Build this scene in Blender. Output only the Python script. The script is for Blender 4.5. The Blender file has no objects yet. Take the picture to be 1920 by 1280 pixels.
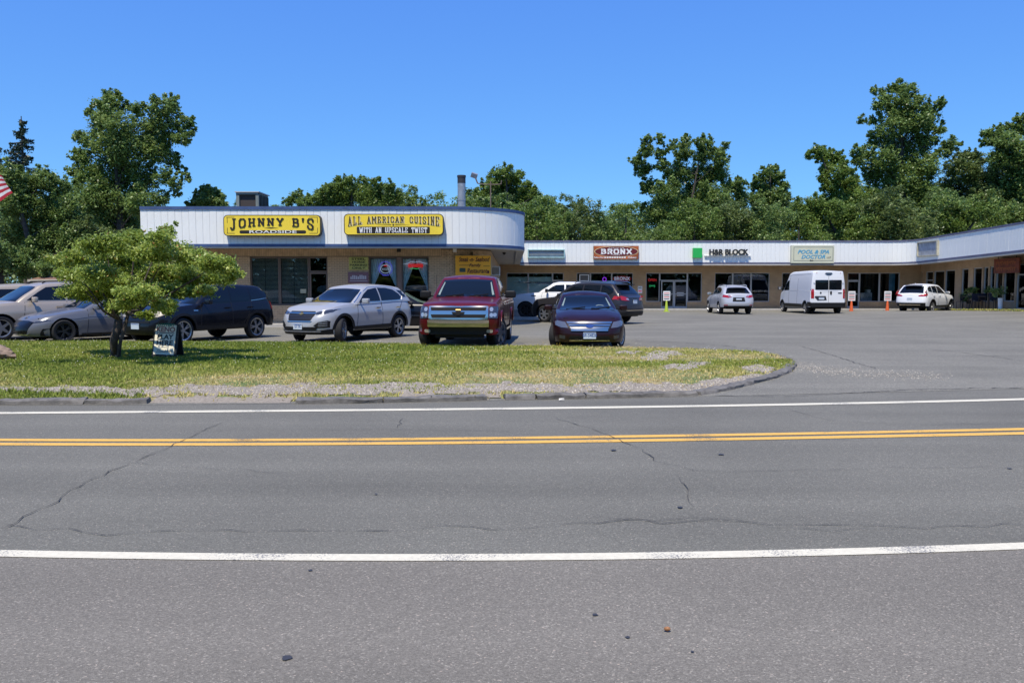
import bpy, bmesh, math, random
import numpy as np
from mathutils import Vector, Matrix
from mathutils.bvhtree import BVHTree
random.seed(7); RNG = np.random.default_rng(7)
S = bpy.context.scene
COL = S.collection
R = math.radians
# ------------------------------------------------------------ camera, sky, sun, exposure
F, CX, CY, HOR, CH = 1550.0, 960.0, 640.0, 538.0, 1.58      # focal length in px of the 1920 photo, centre, horizon row, eye height
PITCH = math.atan((CY-HOR)/F)
cd = bpy.data.cameras.new('camera'); cam = bpy.data.objects.new('camera', cd); COL.objects.link(cam)
cd.sensor_width = 36; cd.lens = 36*F/1920; cd.clip_end = 2000; cd.clip_start = .05
cam.location = (0, 0, CH); cam.rotation_euler = (R(90)-PITCH, 0, 0)
S.camera = cam
SUN = Vector((-.15, -.42, .90)).normalized()
W_ = bpy.data.worlds.new('World'); S.world = W_; W_.use_nodes = True
nt = W_.node_tree; nt.nodes.clear()
sky = nt.nodes.new('ShaderNodeTexSky'); sky.sky_type = 'NISHITA'; sky.sun_disc = False
sky.sun_elevation = math.asin(SUN.z); sky.sun_rotation = math.atan2(SUN.x, SUN.y)
sky.air_density = .8; sky.dust_density = 0; sky.ozone_density = 5.0; sky.altitude = 0
bg = nt.nodes.new('ShaderNodeBackground'); bg.inputs['Strength'].default_value = .1
wo = nt.nodes.new('ShaderNodeOutputWorld')
sp_ = nt.nodes.new('ShaderNodeSeparateColor'); cb_ = nt.nodes.new('ShaderNodeCombineColor'); nt.links.new(sky.outputs[0], sp_.inputs[0])
for i_, (ga_, k_) in enumerate(((.6986, .8436), (.654, 1.632), (.261, 5.096))):     # the camera's film curve on the clear sky
    p_ = nt.nodes.new('ShaderNodeMath'); p_.operation = 'POWER'; p_.inputs[1].default_value = ga_
    q_ = nt.nodes.new('ShaderNodeMath'); q_.operation = 'MULTIPLY'; q_.inputs[1].default_value = k_
    nt.links.new(sp_.outputs[i_], p_.inputs[0]); nt.links.new(p_.outputs[0], q_.inputs[0]); nt.links.new(q_.outputs[0], cb_.inputs[i_])
nt.links.new(cb_.outputs[0], bg.inputs[0]); nt.links.new(bg.outputs[0], wo.inputs[0])
sl = bpy.data.lights.new('sun', 'SUN'); sl.energy = 4.1; sl.angle = R(.5); sl.color = (1, .91, .76)
so = bpy.data.objects.new('sun', sl); COL.objects.link(so); so.rotation_euler = SUN.to_track_quat('Z', 'Y').to_euler()
S.view_settings.view_transform = 'Standard'; S.view_settings.look = 'None'; S.view_settings.gamma = 1
S.view_settings.use_curve_mapping = False; S.view_settings.exposure = .32
try: S.cycles.max_bounces = 6; S.cycles.transparent_max_bounces = 12
except Exception: pass

def ray(px, py):
    a, b = (px-CX)/F, (CY-py)/F
    return a, math.cos(PITCH)+b*math.sin(PITCH), -math.sin(PITCH)+b*math.cos(PITCH)
def G(px, py, z=0.):                       # ground point seen at a pixel of the photograph
    a, b, c = ray(px, py); t = (z-CH)/c
    return Vector((a*t, b*t, z))
def P(px, py, Y):                          # point at depth Y seen at a pixel
    a, b, c = ray(px, py); t = Y/b
    return Vector((a*t, Y, CH+c*t))
# ------------------------------------------------------------ materials
def mat(name, col, rough=.6, metal=0., coat=0., var=.0, vscale=3., bump=0., bscale=40., spec=.5, emis=None, estr=1.):
    m = bpy.data.materials.new(name); m.use_nodes = True
    n = m.node_tree; b = n.nodes['Principled BSDF']
    b.inputs['Base Color'].default_value = (*col, 1); b.inputs['Roughness'].default_value = rough
    b.inputs['Metallic'].default_value = metal; b.inputs['Coat Weight'].default_value = coat
    b.inputs['Coat Roughness'].default_value = .04; b.inputs['Specular IOR Level'].default_value = spec
    if emis: b.inputs['Emission Color'].default_value = (*emis, 1); b.inputs['Emission Strength'].default_value = estr
    tc = n.nodes.new('ShaderNodeTexCoord')
    if var:
        t = n.nodes.new('ShaderNodeTexNoise'); t.inputs['Scale'].default_value = vscale; t.inputs['Detail'].default_value = 6
        r = n.nodes.new('ShaderNodeValToRGB'); r.color_ramp.elements[0].position = .3; r.color_ramp.elements[1].position = .7
        r.color_ramp.elements[0].color = (*[max(0, c*(1-var)) for c in col], 1)
        r.color_ramp.elements[1].color = (*[min(1, c*(1+var)) for c in col], 1)
        n.links.new(tc.outputs['Object'], t.inputs['Vector']); n.links.new(t.outputs['Fac'], r.inputs['Fac']); n.links.new(r.outputs[0], b.inputs['Base Color'])
    if bump:
        t = n.nodes.new('ShaderNodeTexNoise'); t.inputs['Scale'].default_value = bscale; t.inputs['Detail'].default_value = 4
        q = n.nodes.new('ShaderNodeBump'); q.inputs['Strength'].default_value = bump; q.inputs['Distance'].default_value = .01
        n.links.new(tc.outputs['Object'], t.inputs['Vector']); n.links.new(t.outputs['Fac'], q.inputs['Height']); n.links.new(q.outputs[0], b.inputs['Normal'])
    return m
class N:                                    # tiny node-graph helper
    def __init__(s, m): s.m = m; s.t = m.node_tree; s.b = s.t.nodes['Principled BSDF']
    def new(s, ty, **kw):
        x = s.t.nodes.new(ty)
        for k, v in kw.items():
            if k.startswith('_'): setattr(x, k[1:], v)
            else: x.inputs[k.replace('0', ' ')].default_value = v
        return x
    def link(s, a, b): s.t.links.new(a, b)
    def ramp(s, src, stops):
        r = s.t.nodes.new('ShaderNodeValToRGB'); e = r.color_ramp.elements
        while len(e) < len(stops): e.new(.5)
        for q, (p, c) in zip(e, stops): q.position = p; q.color = (*c, 1) if len(c) == 3 else c
        s.link(src, r.inputs[0]); return r.outputs[0]
    def mix(s, f, a, b, mode='MIX'):
        x = s.t.nodes.new('ShaderNodeMix'); x.data_type = 'RGBA'; x.blend_type = mode
        for src, i in ((f, 0), (a, 6), (b, 7)):
            if hasattr(src, 'links'): s.link(src, x.inputs[i])
            else: x.inputs[i].default_value = (src if i == 0 else (*src, 1))
        return x.outputs[2]
def glass_mat(name, tint=(.8, .85, .85), refl=1.6, thr=.75, rough=.0):
    m = bpy.data.materials.new(name); m.use_nodes = True; n = m.node_tree; n.nodes.clear()
    o = n.nodes.new('ShaderNodeOutputMaterial'); mx = n.nodes.new('ShaderNodeMixShader'); f = n.nodes.new('ShaderNodeFresnel'); f.inputs[0].default_value = refl
    t = n.nodes.new('ShaderNodeBsdfTransparent'); t.inputs[0].default_value = (*[c*thr for c in tint], 1)
    g = n.nodes.new('ShaderNodeBsdfGlossy'); g.inputs['Roughness'].default_value = rough; g.inputs[0].default_value = (1, 1, 1, 1)
    n.links.new(f.outputs[0], mx.inputs[0]); n.links.new(t.outputs[0], mx.inputs[1]); n.links.new(g.outputs[0], mx.inputs[2]); n.links.new(mx.outputs[0], o.inputs[0])
    return m
# ------------------------------------------------------------ mesh building
def tag(o, label=None, cat=None, group=None, kind=None):
    if label: o['label'] = label
    if cat: o['category'] = cat
    if group: o['group'] = group
    if kind: o['kind'] = kind
    return o
def link(name, me, m=None, parent=None, smooth=False, ang=35):
    o = bpy.data.objects.new(name, me); COL.objects.link(o)
    if m is not None and not me.materials:
        for q in (m if isinstance(m, (list, tuple)) else [m]): me.materials.append(q)
    if smooth:
        me.shade_smooth()
        if ang < 180: me.set_sharp_from_angle(angle=R(ang))
    if parent is not None:
        o.parent = parent
        if parent.get('world_parts'): o.location = -parent.location
    return o
def mk(name, v, f, m, parent=None, smooth=False, ang=35):
    me = bpy.data.meshes.new(name); me.from_pydata([tuple(p) for p in v], [], f); me.update()
    return link(name, me, m, parent, smooth, ang)
def thing(name, label, cat, loc=(0, 0, 0), rotz=0, group=None, world=False):
    o = bpy.data.objects.new(name, None); COL.objects.link(o); o.location = loc; o.rotation_euler = (0, 0, rotz); o.empty_display_size = .2
    if world: o['world_parts'] = 1
    return tag(o, label, cat, group)
class MB:
    def __init__(s): s.v = []; s.f = []; s.mi = []
    def add(s, v, f, mi=0):
        n = len(s.v); s.v += [tuple(p) for p in v]; s.f += [tuple(i+n for i in q) for q in f]; s.mi += [mi]*len(f); return s
    def box(s, x0, x1, y0, y1, z0, z1, mi=0, M=None):
        v = [Vector((x, y, z)) for z in (z0, z1) for y in (y0, y1) for x in (x0, x1)]
        if M is not None: v = [M @ p for p in v]
        return s.add(v, [(0, 2, 3, 1), (4, 5, 7, 6), (0, 1, 5, 4), (1, 3, 7, 5), (3, 2, 6, 7), (2, 0, 4, 6)], mi)
    def seg(s, a, b, w, h, mi=0):          # bar from a to b, w wide, h high
        a, b = Vector(a), Vector(b); d = (b-a); L = d.length
        if L < 1e-6: return s
        M = Matrix.Translation(a) @ d.to_track_quat('X', 'Z').to_matrix().to_4x4()
        return s.box(0, L, -w/2, w/2, -h/2, h/2, mi, M)
    def tube(s, pts, r, n=8, mi=0, cap=True):
        pts = [Vector(p) for p in pts]; rr = r if isinstance(r, (list, tuple)) else [r]*len(pts)
        vs = []; k = len(pts)
        up = None
        for i, p in enumerate(pts):
            d = (pts[min(i+1, k-1)]-pts[max(i-1, 0)]).normalized()
            if up is None: up = d.orthogonal().normalized()
            up = (up - d*up.dot(d)).normalized(); w = d.cross(up)
            for j in range(n):
                a = 2*math.pi*j/n; vs.append(p+(up*math.cos(a)+w*math.sin(a))*rr[i])
        fs = [(i*n+j, i*n+(j+1) % n, (i+1)*n+(j+1) % n, (i+1)*n+j) for i in range(k-1) for j in range(n)]
        if cap: fs += [tuple(range(n))[::-1], tuple(range((k-1)*n, k*n))]
        return s.add(vs, fs, mi)
    def lathe(s, prof, n=24, M=None, mi=0):  # prof: (r, z)
        vs = []
        for r_, z in prof:
            for j in range(n):
                a = 2*math.pi*j/n; p = Vector((r_*math.cos(a), r_*math.sin(a), z)); vs.append(M @ p if M is not None else p)
        fs = [(i*n+j, i*n+(j+1) % n, (i+1)*n+(j+1) % n, (i+1)*n+j) for i in range(len(prof)-1) for j in range(n)]
        return s.add(vs, fs, mi)
    def prism(s, poly, y0, y1, axis='y', mi=0, M=None):  # poly in (x,z) extruded along y
        n = len(poly)
        q = (lambda a, b, t: Vector((a, t, b))) if axis == 'y' else ((lambda a, b, t: Vector((a, b, t))) if axis == 'z' else (lambda a, b, t: Vector((t, a, b))))
        v = [q(a, b, y0) for a, b in poly]+[q(a, b, y1) for a, b in poly]
        if M is not None: v = [M @ p for p in v]
        return s.add(v, [tuple(range(n)), tuple(range(2*n-1, n-1, -1))]+[(i, i+n, (i+1) % n+n, (i+1) % n) for i in range(n)], mi)
    def ball(s, c, r, nu=8, nv=6, mi=0):
        rx, ry, rz = r if isinstance(r, (tuple, list)) else (r, r, r)
        v = []; 
        for i in range(nv+1):
            t = math.pi*i/nv
            for j in range(nu):
                a = 2*math.pi*j/nu; v.append((c[0]+rx*math.sin(t)*math.cos(a), c[1]+ry*math.sin(t)*math.sin(a), c[2]+rz*math.cos(t)))
        return s.add(v, [(i*nu+j, (i+1)*nu+j, (i+1)*nu+(j+1) % nu, i*nu+(j+1) % nu) for i in range(nv) for j in range(nu)], mi)
    def build(s, name, m, parent=None, smooth=False, ang=35):
        me = bpy.data.meshes.new(name); me.from_pydata(s.v, [], s.f)
        ms = m if isinstance(m, (list, tuple)) else [m]
        for q in ms: me.materials.append(q)
        if len(ms) > 1: me.polygons.foreach_set('material_index', s.mi)
        bm = bmesh.new(); bm.from_mesh(me); bmesh.ops.recalc_face_normals(bm, faces=bm.faces); bm.to_mesh(me); bm.free()
        return link(name, me, None, parent, smooth, ang)
def quads(name, V, m, parent=None, attr=None, nper=4):
    """many separate small faces from one array (n, nper, 3)"""
    V = np.asarray(V, dtype=np.float32); n = V.shape[0]
    me = bpy.data.meshes.new(name); me.vertices.add(n*nper); me.vertices.foreach_set('co', V.reshape(-1))
    me.loops.add(n*nper); me.loops.foreach_set('vertex_index', np.arange(n*nper, dtype=np.int32))
    me.polygons.add(n); me.polygons.foreach_set('loop_start', np.arange(0, n*nper, nper, dtype=np.int32))
    me.update(calc_edges=True)
    if attr is not None:
        a = me.attributes.new('tint', 'FLOAT', 'FACE'); a.data.foreach_set('value', np.asarray(attr, dtype=np.float32))
    me.materials.append(m)
    return link(name, me, None, parent)
def copy_tree(o, parent=None, parts=True):
    c = o.copy(); COL.objects.link(c); c.parent = parent
    if parts:
        for ch in [k for k in bpy.data.objects if k.parent == o]: copy_tree(ch, c)
    return c
def rrect(x0, x1, z0, z1, r, n=4):
    r = min(r, (x1-x0)/2, (z1-z0)/2); out = []
    for cx, cz, a0 in ((x1-r, z1-r, 0), (x0+r, z1-r, 90), (x0+r, z0+r, 180), (x1-r, z0+r, 270)):
        for k in range(n+1):
            a = R(a0+90*k/n); out.append((cx+r*math.cos(a), cz+r*math.sin(a)))
    return out
# ------------------------------------------------------------ lettering
def text(name, s, m, size, parent=None, loc=(0, 0, 0), rot=(math.pi/2, 0, 0), bold=0., shear=0., depth=.004, sx=1., align='CENTER', warp=None, spacing=1.):
    c = bpy.data.curves.new(name, 'FONT'); c.body = s; c.size = size; c.align_x = align; c.align_y = 'CENTER'
    c.offset = bold*size; c.shear = shear; c.extrude = depth; c.space_character = spacing; c.resolution_u = 3
    o = bpy.data.objects.new('tmp', c); COL.objects.link(o)
    dg = bpy.context.evaluated_depsgraph_get(); me = bpy.data.meshes.new_from_object(o.evaluated_get(dg))
    bpy.data.objects.remove(o); me.name = name
    n = len(me.vertices); co = np.empty(n*3, dtype=np.float32); me.vertices.foreach_get('co', co); co = co.reshape(-1, 3)
    co[:, 0] *= sx
    if warp: co = warp(co)
    me.vertices.foreach_set('co', co.reshape(-1)); me.materials.clear(); me.materials.append(m)
    o = bpy.data.objects.new(name, me); COL.objects.link(o); o.location = loc; o.rotation_euler = rot
    if parent is not None:
        o.parent = parent
        if parent.get('world_parts'): o.location = Vector(loc)-parent.location
    return o
# slab lettering: strokes in a unit cell, 's' = serif centres
GL = {
 'J': ([[(.2, .16), (.3, .04), (.5, .04), (.62, .2), (.62, .96)]], [(.62, .98, .5), (.14, .24, .22)]),
 'O': ([[(.3, .05), (.7, .05), (.86, .25), (.86, .75), (.7, .95), (.3, .95), (.14, .75), (.14, .25), (.3, .05)]], []),
 'H': ([[(.22, 0), (.22, 1)], [(.78, 0), (.78, 1)], [(.22, .5), (.78, .5)]], [(.22, .03, .42), (.78, .03, .42), (.22, .97, .42), (.78, .97, .42)]),
 'N': ([[(.22, 0), (.22, 1), (.78, 0), (.78, 1)]], [(.22, .03, .4), (.2, .97, .4), (.78, .97, .42)]),
 'Y': ([[(.16, 1), (.5, .45), (.84, 1)], [(.5, .45), (.5, 0)]], [(.18, .97, .36), (.82, .97, .36), (.5, .03, .46)]),
 'B': ([[(.24, 0), (.24, 1)], [(.24, .96), (.66, .96), (.78, .85), (.78, .65), (.66, .53), (.24, .53)], [(.66, .53), (.84, .4), (.84, .15), (.68, .04), (.24, .04)]], [(.18, .03, .3), (.18, .97, .3)]),
 "'": ([[(.5, .66), (.5, 1)]], [(.5, .95, .34)]),
 'S': ([[(.84, .72), (.84, .85), (.68, .96), (.34, .96), (.18, .82), (.18, .66), (.34, .55), (.66, .45), (.82, .34), (.82, .16), (.66, .04), (.32, .04), (.16, .16), (.16, .3)]], [(.84, .76, .16), (.16, .26, .16)]),
 'A': ([[(.16, 0), (.5, 1), (.84, 0)], [(.28, .34), (.72, .34)]], [(.16, .03, .34), (.84, .03, .34), (.45, .97, .22)]),
 'L': ([[(.3, 1), (.3, 0)], [(.3, .05), (.84, .05), (.84, .28)]], [(.3, .97, .44), (.22, .03, .3)]),
 'M': ([[(.16, 0), (.16, 1), (.5, .35), (.84, 1), (.84, 0)]], [(.16, .03, .32), (.84, .03, .32), (.12, .97, .26), (.88, .97, .26)]),
 'E': ([[(.26, 0), (.26, 1)], [(.26, .05), (.84, .05), (.84, .26)], [(.26, .95), (.82, .95), (.82, .76)], [(.26, .5), (.66, .5)]], [(.2, .03, .3), (.2, .97, .3)]),
 'R': ([[(.24, 0), (.24, 1)], [(.24, .95), (.68, .95), (.8, .84), (.8, .62), (.68, .5), (.24, .5)], [(.55, .5), (.82, 0)]], [(.24, .03, .42), (.18, .97, .3), (.86, .03, .26)]),
 'I': ([[(.5, 0), (.5, 1)]], [(.5, .03, .5), (.5, .97, .5)]),
 'C': ([[(.84, .7), (.84, .84), (.7, .95), (.32, .95), (.16, .8), (.16, .2), (.32, .05), (.7, .05), (.84, .18), (.84, .3)]], [(.84, .72, .18)]),
 'U': ([[(.2, 1), (.2, .2), (.36, .05), (.64, .05), (.8, .2), (.8, 1)]], [(.2, .97, .36), (.8, .97, .36)]),
 'W': ([[(.08, 1), (.3, 0), (.5, .8), (.7, 0), (.92, 1)]], [(.1, .97, .3), (.9, .97, .3), (.5, .9, .2)]),
 'T': ([[(.5, 0), (.5, 1)], [(.12, .7), (.12, .95), (.88, .95), (.88, .7)]], [(.5, .03, .46)]),
 'P': ([[(.26, 0), (.26, 1)], [(.26, .95), (.7, .95), (.82, .84), (.82, .58), (.7, .46), (.26, .46)]], [(.26, .03, .46), (.2, .97, .3)]),
 'X': ([[(.16, 1), (.84, 0)], [(.84, 1), (.16, 0)]], [(.16, .03, .34), (.84, .03, .34), (.16, .97, .34), (.84, .97, .34)]),
 'K': ([[(.24, 0), (.24, 1)], [(.8, 1), (.26, .42)], [(.42, .55), (.84, 0)]], [(.24, .03, .4), (.24, .97, .4), (.84, .03, .3), (.82, .97, .3)]),
 'G': ([[(.84, .7), (.84, .84), (.7, .95), (.32, .95), (.16, .8), (.16, .2), (.32, .05), (.7, .05), (.84, .18), (.84, .45), (.56, .45)]], []),
}
def slab(name, s, m, x0, x1, zb, zt, y, parent, th=.17, gap=.12, space=.6, serif=True, depth=.02, widths=None):
    """slab-serif words from x0 to x1; zb, zt give bottom and top line as functions of 0..1; one object per letter"""
    cw = [space if c == ' ' else (widths or {}).get(c, {'I': .6, "'": .45, 'W': 1.25, 'M': 1.2, 'J': .9}.get(c, 1.)) for c in s]
    tot = sum(cw)+gap*(len(s)-1); k = (x1-x0)/tot; x = 0; eps = 0
    hh = zt(.5)-zb(.5)
    for c, w in zip(s, cw):
        if c != ' ':
            mb = MB(); st, se = GL[c]
            def tr(p):
                xx = x0+(x+p[0]*w)*k; u = (xx-x0)/(x1-x0); return Vector((xx, y, zb(u)+(zt(u)-zb(u))*p[1]))
            for pl in st:
                for a, b in zip(pl[:-1], pl[1:]):
                    A, B = tr(a), tr(b); d = (B-A).normalized(); n_ = Vector((-d.z, 0, d.x))
                    t_ = k*th*(1. if abs(d.z) > .55 else .62)
                    A -= d*t_*.3; B += d*t_*.3; eps += 1; dy = -(eps % 5)*.0006
                    q = [A+n_*t_/2, B+n_*t_/2, B-n_*t_/2, A-n_*t_/2]
                    mb.prism([(p.x, p.z) for p in q], y+dy-depth, y)
            for sx_, sz_, sw_ in (se if serif else []):
                c0 = tr((sx_, sz_)); hw = sw_*k*.5; t_ = hh*.085; eps += 1
                mb.prism([(c0.x-hw, c0.z-t_*.6), (c0.x+hw, c0.z-t_*.6), (c0.x+hw, c0.z+t_*.6), (c0.x-hw, c0.z+t_*.6)], y-(eps % 5)*.0006-.003-depth, y)
            mb.build('letter', m, parent)
        x += w+gap
# ============================================================ GROUND
def asphalt(name, lo, hi, speck=.5, big=.12, vs=95., warm=(1, 1, 1)):
    m = mat(name, (.13, .13, .135), rough=.85, spec=.3); n = N(m)
    tc = n.new('ShaderNodeTexCoord').outputs['Object']
    vo = n.new('ShaderNodeTexVoronoi', Scale=vs); n.link(tc, vo.inputs['Vector'])
    sp = n.new('ShaderNodeSeparateColor'); n.link(vo.outputs['Color'], sp.inputs[0])
    lo_, hi_ = [lo*w for w in warm], [hi*w for w in warm]
    mid = [(a+b)/2 for a, b in zip(lo_, hi_)]
    c1 = n.ramp(sp.outputs[0], [(0, lo_), (.45, mid), (.90, hi_), (.955, [min(1, c*(1+speck)) for c in hi_]), (.99, [min(.85, c*(1+2.2*speck)) for c in hi_]), (1, [.42, .35, .28])])
    nz = n.new('ShaderNodeTexNoise', Scale=.35, Detail=5.); n.link(tc, nz.inputs['Vector'])
    c2 = n.ramp(nz.outputs['Fac'], [(.3, (1-big,)*3), (.7, (1+big*.6,)*3)])
    mp = n.new('ShaderNodeMapping'); mp.inputs['Scale'].default_value = (.06, 1.3, 1); n.link(tc, mp.inputs['Vector'])
    n3 = n.new('ShaderNodeTexNoise', Scale=1., Detail=5.); n.link(mp.outputs[0], n3.inputs['Vector'])
    c3 = n.ramp(n3.outputs['Fac'], [(.3, (1-big,)*3), (.7, (1+big*.5,)*3)])
    n4 = n.new('ShaderNodeTexNoise', Scale=260., Detail=2.); n.link(tc, n4.inputs['Vector'])
    c4 = n.ramp(n4.outputs['Fac'], [(.3, (.72,)*3), (.7, (1.25,)*3)])
    c = n.mix(1., c1, c2, 'MULTIPLY'); c = n.mix(1., c, c3, 'MULTIPLY'); c = n.mix(1., c, c4, 'MULTIPLY'); n.link(c, n.b.inputs['Base Color'])
    bu = n.new('ShaderNodeBump', Strength=.55, Distance=.004); n.link(vo.outputs['Distance'], bu.inputs['Height']); n.link(bu.outputs[0], n.b.inputs['Normal'])
    return m
M_road = asphalt('asphalt_road', .122, .188, .2, .15, 130, (1.03, 1.0, .83))
M_shoulder = asphalt('asphalt_shoulder', .138, .215, .22, .10, 130, (1.08, 1.0, .83))
M_lot = asphalt('asphalt_lot', .145, .22, .3, .16, 75, (1.05, 1.01, .83))
M_crack = mat('crack_black', (.045, .044, .042), .95); M_tar = mat('tar', (.045, .045, .05), .6)
M_white = mat('road_paint_white', (.66, .62, .48), .7, var=.08, vscale=30); M_yel = mat('road_paint_yellow', (.72, .42, .08), .7, var=.1, vscale=30)
def worn(m, lo):
    n = N(m); src = n.b.inputs['Base Color'].links[0].from_socket; tc = n.new('ShaderNodeTexCoord').outputs['Object']
    q = n.new('ShaderNodeTexNoise', Scale=85., Detail=3.); n.link(tc, q.inputs['Vector']); q2 = n.new('ShaderNodeTexNoise', Scale=1.7, Detail=5.); n.link(tc, q2.inputs['Vector'])
    ad = n.new('ShaderNodeMath', _operation='ADD'); n.link(q.outputs['Fac'], ad.inputs[0]); n.link(q2.outputs['Fac'], ad.inputs[1])
    n.link(n.mix(n.ramp(ad.outputs[0], [(.33/1, (1, 1, 1)), (.42, (0, 0, 0))]) if False else n.ramp(ad.outputs[0], [(.76, (1, 1, 1)), (.88, (0, 0, 0))]), src, lo), n.b.inputs['Base Color'])
worn(M_white, (.22, .215, .20)); worn(M_yel, (.20, .15, .08))
M_kerb = mat('asphalt_kerb', (.15, .142, .128), .95, var=.35, vscale=9, bump=.9, bscale=60)
M_conc = mat('concrete', (.42, .40, .36), .9, var=.12, vscale=6)
def struct(o, label=None): o['kind'] = 'structure'; return o
def dense(pts, z, extend=True, step=None):
    w = [G(x, y, z) for x, y in pts]
    if extend:
        d0 = (w[0]-w[1]).normalized(); d1 = (w[-1]-w[-2]).normalized()
        w = [w[0]+d0*160]+w+[w[-1]+d1*160]
    return w
def smoothpx(pts, n=30):
    xs = np.array([p[0] for p in pts], float); ys = np.array([p[1] for p in pts], float)
    c = np.polyfit(xs, ys, 3); xx = np.linspace(xs[0], xs[-1], n)
    return list(zip(xx, np.polyval(c, xx)))
def ribbon(name, top, bot, z, m, kind='structure'):
    a, b = dense(smoothpx(top), z), dense(smoothpx(bot), z); n = len(a)
    return struct(mk(name, a+b, [(i, i+1, n+i+1, n+i) for i in range(n-1)], m))
near_t = [(-100, 1028), (0, 1030), (480, 1036), (860, 1038.5), (1200, 1035), (1560, 1027), (1920, 1016), (2000, 1013)]
near_b = [(x, y+12.5) for x, y in near_t]
far_t = [(-100, 773), (0, 772), (480, 768), (960, 764), (1440, 756.5), (1920, 746), (2000, 744)]; far_b = [(x, y+3.6) for x, y in far_t]
yu_t = [(-100, 821.5), (0, 821.5), (480, 822), (960, 818.6), (1440, 811), (1920, 801.5), (2000, 800)]; yu_b = [(x, y+4.4) for x, y in yu_t]
yl_t = [(x, y+7.6) for x, y in yu_t]; yl_b = [(x, y+12.4) for x, y in yu_t]
edge = [(-100, 760), (0, 759), (275, 758), (553, 757), (900, 751), (1310, 743), (1600, 736.5), (1920, 729), (2000, 727)]
# the great ground sheet
g_m = mat('wild_ground', (.06, .075, .03), .95, var=.4, vscale=.6)
struct(mk('ground', [(-700, -300, -.03), (700, -300, -.03), (700, 1200, -.03), (-700, 1200, -.03)], [(0, 1, 2, 3)], g_m))
e = dense(smoothpx(edge), 0.)
nb = dense(smoothpx(near_b), 0.)
struct(mk('road', e+[Vector((p.x, -4.0, 0)) for p in e], [(i, i+1, len(e)+i+1, len(e)+i) for i in range(len(e)-1)], M_road))
struct(mk('road_shoulder', [p+Vector((0, 0, .004)) for p in nb]+[Vector((p.x, -4.2, .004)) for p in nb], [(i, i+1, len(nb)+i+1, len(nb)+i) for i in range(len(nb)-1)], M_shoulder))
ribbon('edge_line', near_t, near_b, .008, M_white); ribbon('edge_line', far_t, far_b, .005, M_white)
ribbon('centre_line', yu_t, yu_b, .005, M_yel); ribbon('centre_line', yl_t, yl_b, .005, M_yel)
# parking lot: starts on the road edge, rises a little towards the right-hand wing
def lift(x, y):
    sx = np.clip((x-16)/9., 0, 1); sx = sx*sx*(3-2*sx)
    return .30*sx*np.clip((y-22)/20., 0, 1)*np.clip((57-y)/13.5, 0, 1)
def edgeY(x):
    return np.interp(x, [p.x for p in e], [p.y for p in e])
xs = np.concatenate([np.linspace(-60, -16, 12), np.linspace(-15, 46, 90)]); ts = np.linspace(0, 1, 70)
V = []
for x in xs:
    y0 = float(edgeY(x))
    for t in ts:
        y = y0+t*(78-y0); V.append((x, y, .003+float(lift(x, y))))
nn = len(ts)
struct(mk('parking_lot', V, [(i*nn+j, (i+1)*nn+j, (i+1)*nn+j+1, i*nn+j+1) for i in range(len(xs)-1) for j in range(nn-1)], M_lot, smooth=True, ang=180))
# cracks
def crack(pts, w=.012, z=.009, jit=.7, name='pavement_crack', seed=0, m=None):
    r = random.Random(seed); W = [G(x, y, z) for x, y in pts]; out = []
    for a, b in zip(W[:-1], W[1:]):
        k = max(2, int((b-a).length/.12))
        for i in range(k): out.append(a.lerp(b, i/k)+Vector((r.gauss(0, .02*jit), r.gauss(0, .03*jit), 0)))
    out.append(W[-1]); V = []; n = len(out)
    for i, p in enumerate(out):
        d = (out[min(i+1, n-1)]-out[max(i-1, 0)]).normalized(); q = Vector((-d.y, d.x, 0))*w*r.uniform(.05, .62)*(.3 if i in (0, n-1) else 1)
        V += [p+q, p-q]
    return struct(mk(name, V, [(2*i, 2*i+1, 2*i+3, 2*i+2) for i in range(n-1)], m or M_crack))
CR = [([(-20, 992), (20, 986), (60, 958), (92, 947), (130, 918), (190, 890), (245, 868)], .009), ([(245, 868), (320, 836), (380, 806), (430, 786)], .008),
 ([(0, 980), (70, 990), (135, 987), (160, 997), (260, 995), (360, 992), (470, 995), (560, 993), (660, 992), (780, 989), (880, 985), (960, 991), (1040, 985), (1120, 978), (1180, 970), (1240, 979), (1320, 972), (1400, 976), (1480, 983), (1600, 980), (1740, 988), (1920, 982)], .0085),
 ([(1130, 972), (1230, 974), (1300, 969), (1380, 972), (1450, 985), (1560, 992), (1700, 985)], .005),
 ([(1040, 783), (1100, 800), (1150, 818), (1200, 840), (1228, 862), (1300, 880), (1348, 884)], .011), ([(1265, 885), (1285, 915), (1300, 948)], .006), ([(745, 800), (752, 790), (756, 783)], .008),
 ([(1348, 884), (1500, 880), (1700, 876), (1920, 874)], .005), ([(1480, 768), (1560, 788), (1700, 796), (1920, 792)], .007),
 ([(1340, 741), (1480, 742), (1560, 738), (1650, 733), (1700, 730), (1800, 728), (1920, 726)], .03), ([(600, 806), (700, 803), (860, 806), (960, 808)], .005),
 ([(1100, 640), (1200, 639), (1270, 641), (1350, 647), (1420, 655)], .045), ([(1500, 648), (1560, 665), (1600, 678), (1640, 690)], .02), ([(1730, 654), (1800, 660), (1860, 668), (1920, 676)], .025),
 ([(1180, 612), (1300, 610), (1450, 613), (1560, 611), (1700, 606)], .03), ([(1840, 654), (1862, 654)], .05), ([(1860, 665), (1885, 668)], .04), ([(240, 865), (330, 872), (460, 880), (560, 888)], .004)]
for i, (p, w) in enumerate(CR):
    crack(p, w, seed=i, z=.0095 if p[0][1] > 745 else .012)
tar = []
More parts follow.
